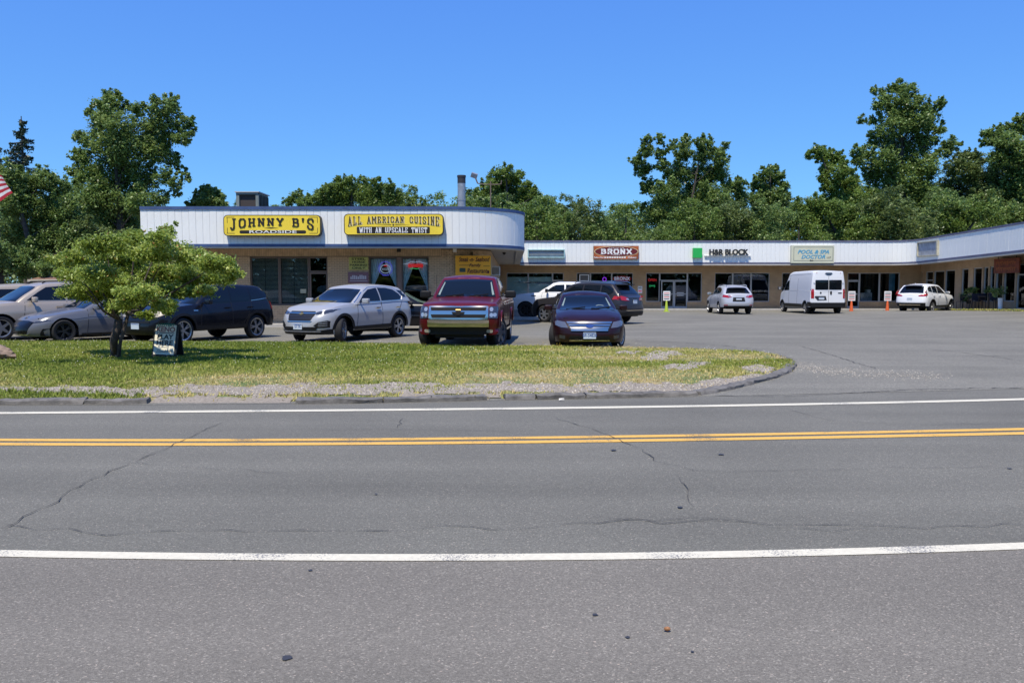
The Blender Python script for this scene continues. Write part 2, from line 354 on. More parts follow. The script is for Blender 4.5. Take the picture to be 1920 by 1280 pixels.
for i, (x, y, r_) in enumerate([(538, 1231, .024), (582, 1068, .014), (1116, 1151, .016), (1177, 1193, .012), (1298, 1220, .009), (1275, 950, .022), (1352, 851, .03), (1150, 843, .035), (1893, 877, .025), (705, 925, .015)]):
    g = G(x, y, .0095); rr = random.Random(i)
    v = [g+Vector((math.cos(a)*r_*rr.uniform(.6, 1.1), math.sin(a)*r_*rr.uniform(.6, 1.2), 0)) for a in np.linspace(0, 6.28, 13)[:-1]]
    struct(mk('tar_spot', v, [tuple(range(12))], M_tar))
mb = MB(); g = G(1251, 1178, .018); mb.ball(g, (.016, .012, .010), 9, 6)
o = mb.build('acorn', mat('acorn_brown', (.28, .13, .05), .6, var=.3, vscale=60)); tag(o, 'small brown nut lying on the asphalt of the near shoulder', 'nut')
# ------------------------------------------------------------ grass island
isl_back = [(-1500, 634), (-600, 638), (-260, 641), (0, 643), (300, 644), (560, 646), (800, 651), (1000, 654.5), (1180, 656), (1300, 658), (1400, 662), (1440, 666), (1462, 671)]
isl_front = [(1482, 677), (1489, 686), (1482, 697), (1452, 708), (1400, 721), (1350, 732), (1310, 739.5), (1150, 744), (900, 748.5), (553, 754), (275, 755), (0, 756), (-260, 758), (-700, 762), (-1500, 770)]
ISL = [G(x, y, .0) for x, y in isl_back+isl_front]; ISLA = np.array([(p.x, p.y) for p in ISL])
def inside(x, y, poly=ISLA):
    c = np.zeros(np.shape(x), bool); j = len(poly)-1
    for i in range(len(poly)):
        xi, yi = poly[i]; xj, yj = poly[j]
        c ^= ((yi > y) != (yj > y)) & (x < (xj-xi)*(y-yi)/(yj-yi+1e-12)+xi); j = i
    return c
def vn(x, y, f, s=0):
    return (np.sin(x*f+s)+np.sin(y*f*1.7+s*2.1+np.sin(x*f*.6+s))+np.sin((x+y)*f*.8+s*3)+np.sin((x*.7-y*1.9)*f*1.3+s*5))/4
_fr = sorted((p.x, p.y) for p in ISL[len(isl_back)+2:])
def mound(x, y):
    return np.clip((y-np.interp(x, [a for a, _ in _fr], [b_ for _, b_ in _fr]))/.35+.05, 0, 1)*(.05+.035*np.clip((y-13.5)/4, 0, 1)*np.clip((23.5-y)/3., 0, 1)*np.clip((6.5-x)/5, 0, 1)+.012*vn(x, y, 2.2))
def pxy(x, y, z=.06):
    d = y*math.cos(PITCH)-(z-CH)*math.sin(PITCH); v = y*math.sin(PITCH)+(z-CH)*math.cos(PITCH)
    return 960+F*x/d, 640-F*v/d
bm = bmesh.new(); vs = [bm.verts.new((p.x, p.y, 0)) for p in ISL]; bm.faces.new(vs)
for ax, lo, hi, st in (('x', -24, 9, .3), ('y', 10, 25, .25)):
    for c in np.arange(lo, hi, st):
        bmesh.ops.bisect_plane(bm, geom=bm.verts[:]+bm.edges[:]+bm.faces[:], plane_co=(c if ax == 'x' else 0, c if ax == 'y' else 0, 0), plane_no=(1, 0, 0) if ax == 'x' else (0, 1, 0))
bmesh.ops.triangulate(bm, faces=bm.faces[:])
bnd = {v.index for v in bm.verts if v.is_boundary} if False else None
for v in bm.verts:
    v.co.z = float(mound(v.co.x, v.co.y)) if not v.is_boundary else -.012
me = bpy.data.meshes.new('verge'); bm.to_mesh(me); bm.free()
M_soil = mat('verge_soil', (.16, .14, .06), .95, var=.0); n = N(M_soil); tc = n.new('ShaderNodeTexCoord').outputs['Object']
q = n.new('ShaderNodeTexNoise', Scale=1.1, Detail=8.); n.link(tc, q.inputs['Vector']); q2 = n.new('ShaderNodeTexNoise', Scale=45., Detail=4.); n.link(tc, q2.inputs['Vector'])
c = n.mix(1., n.ramp(q.outputs['Fac'], [(.35, (.12, .16, .04)), (.5, (.2, .21, .07)), (.66, (.33, .27, .13))]), n.ramp(q2.outputs['Fac'], [(.3, (.6,)*3), (.7, (1.35,)*3)]), 'MULTIPLY'); n.link(c, n.b.inputs['Base Color'])
struct(link('verge', me, M_soil, smooth=True, ang=180))
# gravel strips: (upper edge, lower edge) in photo rows
def gravel_mask(px, py):
    up = np.interp(px, [-1500, 0, 240, 600, 900, 1150, 1300, 1400, 1450, 1480], [719, 722, 725, 718, 717, 719, 715, 706, 694, 684])
    lo = np.interp(px, [-1500, 0, 240, 600, 900, 1150, 1300, 1400, 1480], [728, 731, 739, 738, 735, 733, 735, 718, 698])
    w = 2.0*np.sin(px*.031)+1.5*np.sin(px*.083+1)+1.2*np.sin(px*.19)
    m = (py > up+w) & (py < lo+w*.6)
    for cx, cy, rx, ry in ((1245, 664, 36, 5), (1228, 672, 26, 4.5), (1275, 688, 34, 5.5), (1310, 682, 24, 4), (1420, 690, 30, 7), (1180, 662, 26, 2.6)):
        m |= ((px-cx)/rx)**2+((py-cy+np.sin(px*.2)*1.2)/ry)**2 < 1
    return m
def dirt_mask(px, py):
    return (px > 285) & (px < 548) & (py > 741+np.sin(px*.06)*2) | (px > 905) & (px < 948) & (py > 740) | (px > 690) & (px < 1480) & (py > 736.5) & (py < 742) & (np.sin(px*.05) > -.1)
n_ = 30000; gx = RNG.uniform(-17, 8.6, n_*5); gy = RNG.uniform(11.2, 24, n_*5); px, py = pxy(gx, gy)
ok = inside(gx, gy) & gravel_mask(px, py); gx, gy = gx[ok], gy[ok]
x2, y2 = gx[:30000], gy[:30000]
sz = RNG.uniform(.007, .02, len(x2)); z2 = mound(x2, y2)
oc = np.array([(1, 0, 0), (0, 1, 0), (-1, 0, 0), (0, -1, 0), (0, 0, .8)], float)
Vt = []
rot = RNG.uniform(0, 6.28, len(x2)); ca, sa = np.cos(rot), np.sin(rot)
pts = np.zeros((len(x2), 5, 3))
for k in range(5):
    ox, oy, oz = oc[k]; s1 = sz*RNG.uniform(.6, 1.2, len(x2))
    pts[:, k, 0] = x2+(ox*ca-oy*sa)*s1; pts[:, k, 1] = y2+(ox*sa+oy*ca)*s1; pts[:, k, 2] = z2+oz*s1+.002
tri = np.stack([pts[:, [i, (i+1) % 4, 4]] for i in range(4)], 1).reshape(-1, 3, 3)
M_grav = mat('gravel', (.4, .37, .33), .9); n = N(M_grav); at = n.new('ShaderNodeAttribute', _attribute_name='tint')
n.link(n.ramp(at.outputs['Fac'], [(0, (.16, .145, .12)), (.5, (.33, .295, .24)), (1, (.62, .57, .47))]), n.b.inputs['Base Color'])
o = quads('gravel', tri, M_grav, attr=np.repeat(RNG.random(len(x2)), 4), nper=3); o['kind'] = 'stuff'; tag(o, 'pale crushed stone strewn along the grass verge', 'gravel')
# gravel bed sheet just above the soil, drawn where stones lie
M_bed = mat('gravel_bed', (.27, .235, .185), .95, var=.3, vscale=30, bump=.6, bscale=80)
cells = []
for X in np.arange(-24, 8.6, .16):
    Y = np.arange(11.2, 24, .16); XX = np.full_like(Y, X+.08); p_, q_ = pxy(XX, Y+.08); okk = inside(XX, Y+.08) & (gravel_mask(p_, q_) | dirt_mask(p_, q_))
    for y in Y[okk]: cells.append([(X, y), (X+.16, y), (X+.16, y+.16), (X, y+.16)])
C_ = np.array(cells); Z_ = mound(C_[..., 0], C_[..., 1])+.004
o = quads('gravel_bed', np.dstack([C_[..., 0]+.02*vn(C_[..., 0], C_[..., 1], 9.), C_[..., 1]+.03*vn(C_[..., 0], C_[..., 1], 11., 2), Z_]), M_bed); struct(o)
# grass blades
M_grass = mat('grass_blades', (.08, .14, .03), .7, spec=.2); n = N(M_grass); at = n.new('ShaderNodeAttribute', _attribute_name='tint')
n.link(n.ramp(at.outputs['Fac'], [(0, (.095, .15, .022)), (.3, (.215, .275, .042)), (.6, (.40, .385, .105)), (1, (.60, .46, .23))]), n.b.inputs['Base Color'])
K = 240000
gx = RNG.uniform(-24, 8.6, K); gy = RNG.uniform(11.3, 24.5, K); px, py = pxy(gx, gy)
gm = gravel_mask(px, py); ok = inside(gx, gy)
ok &= ~gm | (RNG.random(K) < .10+.25*(vn(gx, gy, 3.1, 5) > .25)); ok &= ~dirt_mask(px, py) | (RNG.random(K) < .12)
gx, gy, px, py = gx[ok], gy[ok], px[ok], py[ok]
low = py > np.interp(px, [0, 600, 1480], [731, 735, 734])
straw = np.clip(.45+.9*vn(gx, gy*1.8, .55, 1)+.45*vn(gx, gy, 2.1, 4)+.25*vn(gx, gy, 6.5, 2), 0, 1)
band = np.clip((py-688)/22, 0, 1); rightdry = np.clip((px-560)/700, 0, 1)
dry = np.clip(.03+.75*straw*(.35+.65*rightdry)+band*(.55-.35*np.sin(px*.01)*1)+.25*rightdry, 0, 1)
dry = np.where(low, np.where(px < 270, .15, .75), dry)
thin = RNG.random(len(gx)) < np.clip(1.25-dry*.9, .25, 1); gx, gy, px, py, dry, low = [a[thin] for a in (gx, gy, px, py, dry, low)]
tint = np.clip(dry*.8+RNG.normal(.12, .13, len(gx)), 0, 1)
h = RNG.uniform(.022, .058, len(gx))*(1.2-dry*.4)*np.where(low, 1.3, 1.); back = (py < 652+4*(px > 600)); h = np.where(back, h*1.1, h)
z = mound(gx, gy)
tr = []
for k in range(3):
    a = RNG.uniform(0, 6.28, len(gx)); w = RNG.uniform(.006, .013, len(gx)); ln = RNG.normal(0, .45, (2, len(gx)))*h; ox = RNG.normal(0, .018, (2, len(gx)))
    b = np.stack([gx+ox[0], gy+ox[1], z-.004], 1); d = np.stack([np.cos(a)*w, np.sin(a)*w, 0*w], 1); t = b+np.stack([ln[0], ln[1], h*RNG.uniform(.6, 1.15, len(gx))], 1)
    tr.append(np.stack([b-d, b+d, t], 1))
o = quads('grass', np.concatenate(tr), M_grass, attr=np.concatenate([tint]*3), nper=3); o['kind'] = 'stuff'; tag(o, 'short green and straw coloured grass on the roadside verge', 'grass')
# clover and dandelion heads
def heads(name, n_, m, cond, label):
    X = RNG.uniform(-16, 8, n_); Y = RNG.uniform(12, 24, n_); p_, q_ = pxy(X, Y); k = inside(X, Y) & cond(p_, q_) & ~gravel_mask(p_, q_) & ~dirt_mask(p_, q_); X, Y = X[k], Y[k]; Z = mound(X, Y)+RNG.uniform(.05, .1, len(X)); s = RNG.uniform(.003, .0075, len(X))
    b = [np.stack([X+dx*s, Y+dy*s, Z+dz*s], 1) for dx, dy, dz in ((-1, 0, 0), (0, -1, -.9), (1, 0, 0), (0, 1, .9))]
    o = quads(name, np.stack(b, 1), m); o['kind'] = 'stuff'; tag(o, label, 'flowers')
heads('clover_flowers', 2300, mat('clover_white', (.7, .7, .62), .7), lambda p, q: (q < 690) | (RNG.random(len(p)) < .2), 'tiny white clover heads dotted through the grass')
heads('yellow_flowers', 1300, mat('flower_yellow', (.7, .5, .03), .7), lambda p, q: (p > 520) & (q < 690) & (p < 1100), 'tiny yellow flowers in the grass before the pickup')
rs_ = np.random.default_rng(12); nP = 1300; u_ = rs_.uniform(0, 1, nP); X = np.interp(u_, [0, .3, .65, 1], [1492, 1540, 1620, 1760])+rs_.normal(0, 16, nP); Yp = np.interp(u_, [0, .3, .65, 1], [682, 694, 700, 706])+rs_.normal(0, 4.5, nP)
gp = np.array([tuple(G(a, b_, .006)) for a, b_ in zip(X, Yp)]); s_ = rs_.uniform(.004, .013, nP)[:, None]
o4 = [gp+s_*np.array(v) for v in ((1, 0, 0), (0, 1, 0), (-1, .1, 0), (0, -1, 0), (0, 0, .8))]
o = quads('loose_gravel', np.stack([np.stack([o4[i], o4[(i+1) % 4], o4[4]], 1) for i in range(4)], 1).reshape(-1, 3, 3), M_grav, attr=np.repeat(rs_.random(nP), 4), nper=3); o['kind'] = 'stuff'; tag(o, 'loose tan grit spilled on the driveway beyond the rounded verge end', 'gravel')
# kerb pieces
def kerb(pxs, label, seed, h=.068):
    r = random.Random(seed); W = [G(x, y, 0) for x, y in pxs]; pts = []
    for a, b in zip(W[:-1], W[1:]):
        k = max(1, int((b-a).length/.14)); pts += [a.lerp(b, i/k) for i in range(k)]
    pts.append(W[-1]); V = []; n = len(pts)
    prof = [(-.01, -.01), (0, h*.75), (.05, h), (.17, h*.98), (.21, h*.6), (.22, -.01)]
    for i, p in enumerate(pts):
        d = (pts[min(i+1, n-1)]-pts[max(i-1, 0)]).normalized(); q = Vector((-d.y, d.x, 0)); 
        for a, b in prof: V.append(p+q*(a+r.gauss(0, .009))+Vector((r.gauss(0, .008), 0, b+(r.gauss(0, .008) if b > 0 else 0))))
    m = len(prof); f = [(i*m+j, (i+1)*m+j, (i+1)*m+j+1, i*m+j+1) for i in range(n-1) for j in range(m-1)]+[tuple(range(m)), tuple(range((n-1)*m, n*m))[::-1]]
    o = mk('kerb_piece', V, f, M_kerb, smooth=True, ang=50); tag(o, label, 'kerb', 'asphalt kerb pieces along the verge')
kerb([(-900, 766), (-300, 761), (0, 759), (155, 758)], 'asphalt kerb piece running out at the left edge beside green grass', 1)
kerb([(158, 758), (240, 758), (276, 757)], 'short asphalt kerb piece with a broken end before the bare dirt gap', 2)
kerb([(553, 757), (650, 756), (717, 755)], 'asphalt kerb piece starting right after the bare dirt gap', 3)
kerb([(719, 755), (808, 753)], 'second asphalt kerb piece after the dirt gap, in front of the pickup', 4)
kerb([(810, 753), (890, 751)], 'undercut asphalt kerb piece left of the small grass gap', 5)
kerb([(892, 751), (913, 750)], 'tiny crumbled asphalt kerb lump at the small grass gap', 6)
kerb([(948, 750), (1004, 749)], 'short asphalt kerb block right of the small grass gap', 7)
kerb([(1006, 749), (1097, 747)], 'asphalt kerb block with a white scrap before it', 8)
kerb([(1099, 747), (1200, 745), (1308, 742)], 'long flat asphalt kerb piece before the driveway bend', 9)
kerb([(1314, 741), (1360, 733), (1410, 721), (1455, 709), (1484, 697), (1493, 686), (1484, 676), (1465, 669)], 'asphalt kerb curving round the rounded end of the verge', 10, .062)
mb = MB(); g = G(1242, 667, .1); g2 = G(1053, 749, .03)
o = mk('paper_scrap', [G(1048, 750, .02), G(1058, 750, .02), G(1058, 746, .05), G(1048, 746.5, .04)], [(0, 1, 2, 3)], mat('paper', (.7, .68, .62), .8)); tag(o, 'crumpled white paper scrap against the kerb', 'litter')
# rock at left edge
bm = bmesh.new(); bmesh.ops.create_icosphere(bm, subdivisions=3, radius=1)
for v in bm.verts:
    c = v.co; k = 1+.22*math.sin(c.x*3.1+c.z*2)+.16*math.sin(c.y*5+c.x*2)+.07*math.sin(c.z*11+c.y*7); v.co = Vector((c.x*.34*k, c.y*.22*k, max(-.1, c.z*.15*k)))
me = bpy.data.meshes.new('rock'); bm.to_mesh(me); bm.free(); o = link('rock', me, mat('rock_brown', (.23, .17, .13), .9, var=.45, vscale=7, bump=.8, bscale=12), None, True, 30)
o.location = G(-6, 672, .1)+Vector((0, 0, .1)); tag(o, 'rounded brown rock lying on the grass at the left edge', 'rock')
# ============================================================ BUILDINGS
M_board = mat('board_white', (.82, .83, .79), .55, var=.05, vscale=1.5); M_back = mat('board_gap', (.40, .40, .41), .9)
M_blue = mat('trim_blue', (.045, .085, .20), .6, var=.2, vscale=3); M_bluef = mat('trim_faded', (.12, .125, .19), .7, var=.2, vscale=3)
M_soff = mat('soffit_paint', (.50, .47, .42), .8, var=.08, vscale=2); M_roof = mat('roof_tar', (.10, .10, .11), .9, var=.2, vscale=1)
M_mort = mat('mortar', (.21, .155, .10), .95); M_brick = mat('brick_tan', (.56, .39, .235), .9, var=.2, vscale=5, bump=.3, bscale=60)
M_frame = mat('window_frame_grey', (.42, .42, .41), .5); M_frb = mat('window_frame_brown', (.15, .11, .085), .6); M_alu = mat('aluminium', (.55, .57, .6), .4, metal=.3)
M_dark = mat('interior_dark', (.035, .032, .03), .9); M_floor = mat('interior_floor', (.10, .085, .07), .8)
M_glass = glass_mat('window_glass', (.92, .97, .96), 1.42, .95); M_glassd = glass_mat('tinted_glass', (.9, .95, .93), 1.45, .88)
M_black = mat('black_plastic', (.015, .015, .016), .5); M_steel = mat('galvanised', (.36, .38, .40), .45, metal=.5, var=.15, vscale=8)
M_sheet = mat('pane_sheet_grey', (.52, .60, .57), .5)  # flat greenish grey, carries the reflection in the first shop panes
def brickmat(name, cols, axis):
    m = mat(name, cols[0], .9); n = N(m); tc = n.new('ShaderNodeTexCoord').outputs['Object']
    mp = n.new('ShaderNodeMapping'); mp.inputs['Rotation'].default_value = (R(90), 0, 0) if axis == 'x' else (R(90), 0, R(90)); n.link(tc, mp.inputs['Vector'])
    if axis == 'y':
        sx = n.new('ShaderNodeSeparateXYZ'); n.link(tc, sx.inputs[0]); cx = n.new('ShaderNodeCombineXYZ'); n.link(sx.outputs[1], cx.inputs[0]); n.link(sx.outputs[2], cx.inputs[1]); vec = cx.outputs[0]
    else:
        sx = n.new('ShaderNodeSeparateXYZ'); n.link(tc, sx.inputs[0]); cx = n.new('ShaderNodeCombineXYZ'); n.link(sx.outputs[0], cx.inputs[0]); n.link(sx.outputs[2], cx.inputs[1]); vec = cx.outputs[0]
    b = n.new('ShaderNodeTexBrick', Scale=1.); b.inputs['Brick Width'].default_value = .213; b.inputs['Row Height'].default_value = .07; b.inputs['Mortar Size'].default_value = .006
    b.inputs['Color1'].default_value = (*cols[0], 1); b.inputs['Color2'].default_value = (*cols[1], 1); b.inputs['Mortar'].default_value = (*cols[2], 1)
    n.link(vec, b.inputs['Vector']); q = n.new('ShaderNodeTexNoise', Scale=1.3, Detail=6.); n.link(tc, q.inputs['Vector'])
    n.link(n.mix(1., b.outputs['Color'], n.ramp(q.outputs['Fac'], [(.3, (.85,)*3), (.7, (1.12,)*3)]), 'MULTIPLY'), n.b.inputs['Base Color'])
    bu = n.new('ShaderNodeBump', Strength=.5, Distance=.006); n.link(b.outputs['Fac'], bu.inputs['Height']); bu.invert = True; n.link(bu.outputs[0], n.b.inputs['Normal'])
    return m
M_bx = brickmat('brick_front', ((.47, .315, .17), (.42, .27, .145), (.26, .20, .13)), 'x'); M_by = brickmat('brick_side', ((.50, .34, .20), (.45, .30, .17), (.28, .21, .14)), 'y')
ZB, ZT = 3.15, 4.65
def wallbox(mb, holes, x0, x1, y0, y1, z0, z1):     # wall along x with openings (hx0, hx1, hz0, hz1)
    xs_ = sorted({x0, x1, *[h[0] for h in holes], *[h[1] for h in holes]})
    for a, b in zip(xs_[:-1], xs_[1:]):
        hs_ = sorted([h for h in holes if h[0] <= a+1e-4 and h[1] >= b-1e-4], key=lambda h: h[2]); z = z0
        for h in hs_:
            if h[2] > z+1e-3: mb.box(a, b, y0, y1, z, h[2])
            z = h[3]
        if z < z1-1e-3: mb.box(a, b, y0, y1, z, z1)
def xw(px, Y): return (px-960)*Y/(F*math.cos(PITCH))/1.0*(1.0) if False else P(px, 520, Y).x
def zw(py, Y): return P(960, py, Y).z
def boards(parent, path, pitch, zb, zt, dz=None, cap=300):
    """vertical fascia boards along a polyline; each its own object sharing one mesh"""
    L = [0]
    for a, b in zip(path[:-1], path[1:]): L.append(L[-1]+(b-a).length)
    me = None; n = int(L[-1]/pitch); r = random.Random(3)
    def at(s):
        i = max(0, min(len(L)-2, int(np.searchsorted(L, s))-1)); t = (s-L[i])/(L[i+1]-L[i]); return path[i].lerp(path[i+1], t), (path[i+1]-path[i]).normalized()
    objs = []
    for k in range(n):
        p, _ = at((k+.5)*pitch); a, _ = at(k*pitch+.001); b, _ = at((k+1)*pitch-.001); d = (b-a).normalized()
        if me is None:
            mb = MB(); w = pitch-.007; mb.prism([(-w/2, -.011), (-w/2+.004, -.014), (w/2-.004, -.014), (w/2, -.011), (w/2, .004), (-w/2, .004)], zb, zt, axis='z'); o = mb.build('fascia_board', M_board, parent); me = o.data
        else: o = bpy.data.objects.new('fascia_board', me); COL.objects.link(o); o.parent = parent
        nrm = Vector((d.y, -d.x, 0)); q = p+nrm*r.uniform(-.003, .003); o.location = q-parent.location+Vector((0, 0, dz(p) if dz else 0)); o.rotation_euler = (0, 0, math.atan2(d.y, d.x)); objs.append(o)
    return objs
def runbox(name, path, off0, off1, z0, z1, m, parent, dz=None):
    """continuous band along a path; offsets measured outwards (to the right of travel is outside)"""
    V = []; n = len(path)
    for i, p in enumerate(path):
        d = (path[min(i+1, n-1)]-path[max(i-1, 0)]).normalized(); nr = Vector((d.y, -d.x, 0)); h = dz(p) if dz else 0
        V += [p+nr*off0+Vector((0, 0, z0+h)), p+nr*off1+Vector((0, 0, z0+h)), p+nr*off1+Vector((0, 0, z1+h)), p+nr*off0+Vector((0, 0, z1+h))]
    f = [(i*4+j, (i+1)*4+j, (i+1)*4+(j+1) % 4, i*4+(j+1) % 4) for i in range(n-1) for j in range(4)]+[(0, 1, 2, 3), tuple(range((n-1)*4, n*4))]
    mb = MB(); mb.add(V, f); return mb.build(name, m, parent)
def arc(c, r, a0, a1, n): return [Vector((c[0]+r*math.cos(R(a)), c[1]+r*math.sin(R(a)), 0)) for a in np.linspace(a0, a1, n)]
def shopfront(b, panes, y, m_frame, m_glass, inner=None, fw=.05, fd=.09, wf='window'):
    """panes: (x0,x1,z0,z1,kind) - frame part with a pane sub-part each"""
    for (x0, x1, z0, z1, kind) in panes:
        mb = MB(); f = fw*(1.5 if kind == 'door' else 1)
        mb.box(x0, x0+f, y-fd/2, y+fd/2, z0, z1); mb.box(x1-f, x1, y-fd/2, y+fd/2, z0, z1)
        mb.box(x0+f, x1-f, y-fd/2, y+fd/2, z1-f, z1); mb.box(x0+f, x1-f, y-fd/2, y+fd/2, z0, z0+f*(2 if kind == 'door' else 1))
        if kind == 'door': mb.box(x0+f, x1-f, y-fd/2-.03, y-fd/2, z0+.95, z0+1.0)
        w = mb.build('door' if kind == 'door' else wf, m_frame, b)
        g = MB().box(x0+f, x1-f, y-.006, y+.006, z0+f, z1-f).build('pane', m_glass, None); g.parent = w; g.location = (0, 0, 0)
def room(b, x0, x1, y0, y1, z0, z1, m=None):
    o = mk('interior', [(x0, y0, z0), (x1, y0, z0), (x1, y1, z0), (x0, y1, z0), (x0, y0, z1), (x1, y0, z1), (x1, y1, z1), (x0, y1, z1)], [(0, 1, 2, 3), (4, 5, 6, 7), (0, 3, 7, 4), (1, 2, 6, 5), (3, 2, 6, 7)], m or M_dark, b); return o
# ---------------- restaurant block (left)
YF, YW = 32.1, 33.6
B1 = thing('restaurant_building', 'low tan brick restaurant block with white boarded canopy band and rounded corner', 'building', (-7, 34, 0), world=True)
path = [Vector((-14.32, YF, 0))]+[Vector((x, YF, 0)) for x in np.linspace(-12, -2.6, 8)]+arc((-2.5, YF+3), 3.0, -90, 0, 20)+[Vector((.5, y, 0)) for y in (38, 45, 55.2)]
boards(B1, path, .267, ZB+.08, ZT-.1)
runbox('canopy_core', path, -.30, -.005, ZB+.03, ZT-.06, M_back, B1)
runbox('roof_edge', path, -.32, .05, ZT-.10, ZT+.02, M_blue, B1); runbox('canopy_trim', path, -.02, .035, ZB-.02, ZB+.085, M_blue, B1); runbox('canopy_lip', path, -.34, .012, ZB-.07, ZB-.022, M_soff, B1)
mb = MB(); mb.box(-14.32, -14.0, YF+.02, 56, ZB, ZT-.02); mb.build('canopy_end', M_board, B1)
V = [(p.x, p.y) for p in path if p.y < 56]+[(-.9, 55.2), (-14.0, 55.2)]
MB().prism([(-14.3, YF+.1)]+[(p.x-(.15 if p.y > YF+.5 else 0), p.y+.12) for p in path[1:]]+[(-14.3, 55.3)], ZB-.005, ZB+.02, axis='z').build('soffit', M_soff, B1)
MB().prism([(-14.2, YF+.25)]+[(p.x-.3, p.y+.25) for p in path[1:]]+[(-14.2, 55.3)], ZT-.3, ZT-.22, axis='z').build('roof', M_roof, B1)
xa = lambda px: P(px, 520, YW).x
h1 = (xa(469), xa(614.5), .85, 2.80); h2 = (xa(692), xa(804), .75, 2.80); hd = (xa(579), xa(614.5), .12, .85)
holes = [h1, h2, hd]
wm = MB(); wallbox(wm, holes, -14.0, -2.85, YW, YW+.28, 0, ZB)
cw = (-2.85, YW+1.95); 
for a, b in zip(arc(cw, 1.95, -90, 0, 13)[:-1], arc(cw, 1.95, -90, 0, 13)[1:]):
    d = (b-a); M = Matrix.Translation(a) @ Matrix.Rotation(math.atan2(d.y, d.x), 4, 'Z'); wm.box(0, d.length, 0, .25, 0, ZB, 0, M)
wm.box(-1.15, -.9, YW+1.95, 56.98, 0, ZB); wm.box(-14.0, -13.75, YW+.28, 55, 0, ZB)
wm.build('wall', M_mort, B1)
# bricks: faces of single bricks on the mortar wall
def brick_v(M, w=.203, hgt=.061, d=.011):
    return [M @ Vector((x, y, z)) for z in (0, hgt) for y in (-d, .002) for x in (0, w)]
BF = [(0, 2, 3, 1), (4, 5, 7, 6), (0, 1, 5, 4), (1, 3, 7, 5), (2, 0, 4, 6)]
allb = MB(); singles = []; rb = random.Random(5); singles_me = None
ZS = 2.82
vis = lambda x, z: 1.62 < z < 2.8 and (xa(615) < x < xa(652) or xa(806) < x < xa(852) or xa(444) < x < xa(469))
for r_ in range(int(ZS/.07)):
    z = r_*.07+.005; x = -14.0+(.1065 if r_ % 2 else 0)
    while x < -2.87:
        segs = [(x, min(x+.203, -2.852))]
        for hx0, hx1, hz0, hz1 in holes:
            if z+.061 > hz0 and z < hz1:
                ns = []
                for a, b in segs:
                    if b <= hx0 or a >= hx1: ns.append((a, b))
                    else:
                        if a < hx0: ns.append((a, hx0))
                        if b > hx1: ns.append((hx1, b))
                segs = ns
        for a, b in segs:
            if b-a < .02: continue
            if vis(a, z) and b-a > .2 and len(singles) < 290: singles.append((a, z))
            else: allb.add(brick_v(Matrix.Translation((a, YW+rb.uniform(-.002, .002), z)), b-a), BF)
        x += .213
for r_ in range(int(ZB/.07)):           # curved corner and side
    z = r_*.07+.005; k = int(1.95*math.pi/2/.213)
    for i in range(k):
        if i == 0 and r_ % 2: allb.add(brick_v(Matrix.Translation((cw[0], YW, z)) @ Matrix.Rotation(R(2), 4, 'Z'), .1), BF)
        a = -90+(i+(.5 if r_ % 2 else 0))*90/k; p = Vector((cw[0]+1.965*math.cos(R(a)), cw[1]+1.965*math.sin(R(a)), z)); allb.add(brick_v(Matrix.Translation(p) @ Matrix.Rotation(R(a+90+90/k/2), 4, 'Z')), BF)
    for i in range(98):
        y = YW+1.99+i*.213+(.1 if r_ % 2 else 0)
        if y < 56.7: allb.add(brick_v(Matrix.Translation((-.9, y, z)) @ Matrix.Rotation(R(90), 4, 'Z')), BF)
x = -14.0
while x < -2.9:                          # upright course above the windows
    allb.add([Vector((x, YW+.002, 2.83)), Vector((x+.06, YW+.002, 2.83)), Vector((x, YW-.012, 2.83)), Vector((x+.06, YW-.012, 2.83)), Vector((x, YW+.002, 3.12)), Vector((x+.06, YW+.002, 3.12)), Vector((x, YW-.012, 3.12)), Vector((x+.06, YW-.012, 3.12))], [(0, 1, 3, 2), (4, 6, 7, 5), (2, 3, 7, 6), (1, 5, 7, 3), (0, 2, 6, 4)]); x += .0705
o = allb.build('brickwork', M_brick, B1); o['kind'] = 'stuff'
bme = None
for a, z in singles:
    if bme is None:
        o = MB().add(brick_v(Matrix.Identity(4)), BF).build('brick', M_brick, B1); bme = o.data
    else: o = bpy.data.objects.new('brick', bme); COL.objects.link(o); o.parent = B1
    o.location = Vector((a, YW+rb.uniform(-.003, .002), z))-B1.location
# left windows with blinds and the door bay
pn = lambda a, b, z0, z1, k='w': (xa(a), xa(b), z0, z1, k)
shopfront(B1, [pn(469, 523, .86, 2.79), pn(523.4, 578.5, .86, 2.79), pn(579, 614, 2.19, 2.79), pn(579, 614, .12, 2.18, 'door')], YW+.12, M_frb, M_glassd)
bl = MB()
for px0, px1 in ((471, 495), (495.5, 521), (526, 549), (549.5, 576)):
    z = .95
    while z < 2.75: bl.box(xa(px0), xa(px1)-.01, YW+.185, YW+.195, z, z+.024, 0, Matrix.Identity(4)); z += .052
bo = bl.build('blinds', mat('blind_slat', (.55, .52, .44), .6), B1); bo['kind'] = 'stuff'
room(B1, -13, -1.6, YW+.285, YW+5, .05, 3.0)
MB().box(xa(562), xa(573), YW+.06, YW+.07, 1.33, 1.50).build('door_notice', mat('notice_cream', (.45, .43, .30), .8), B1)
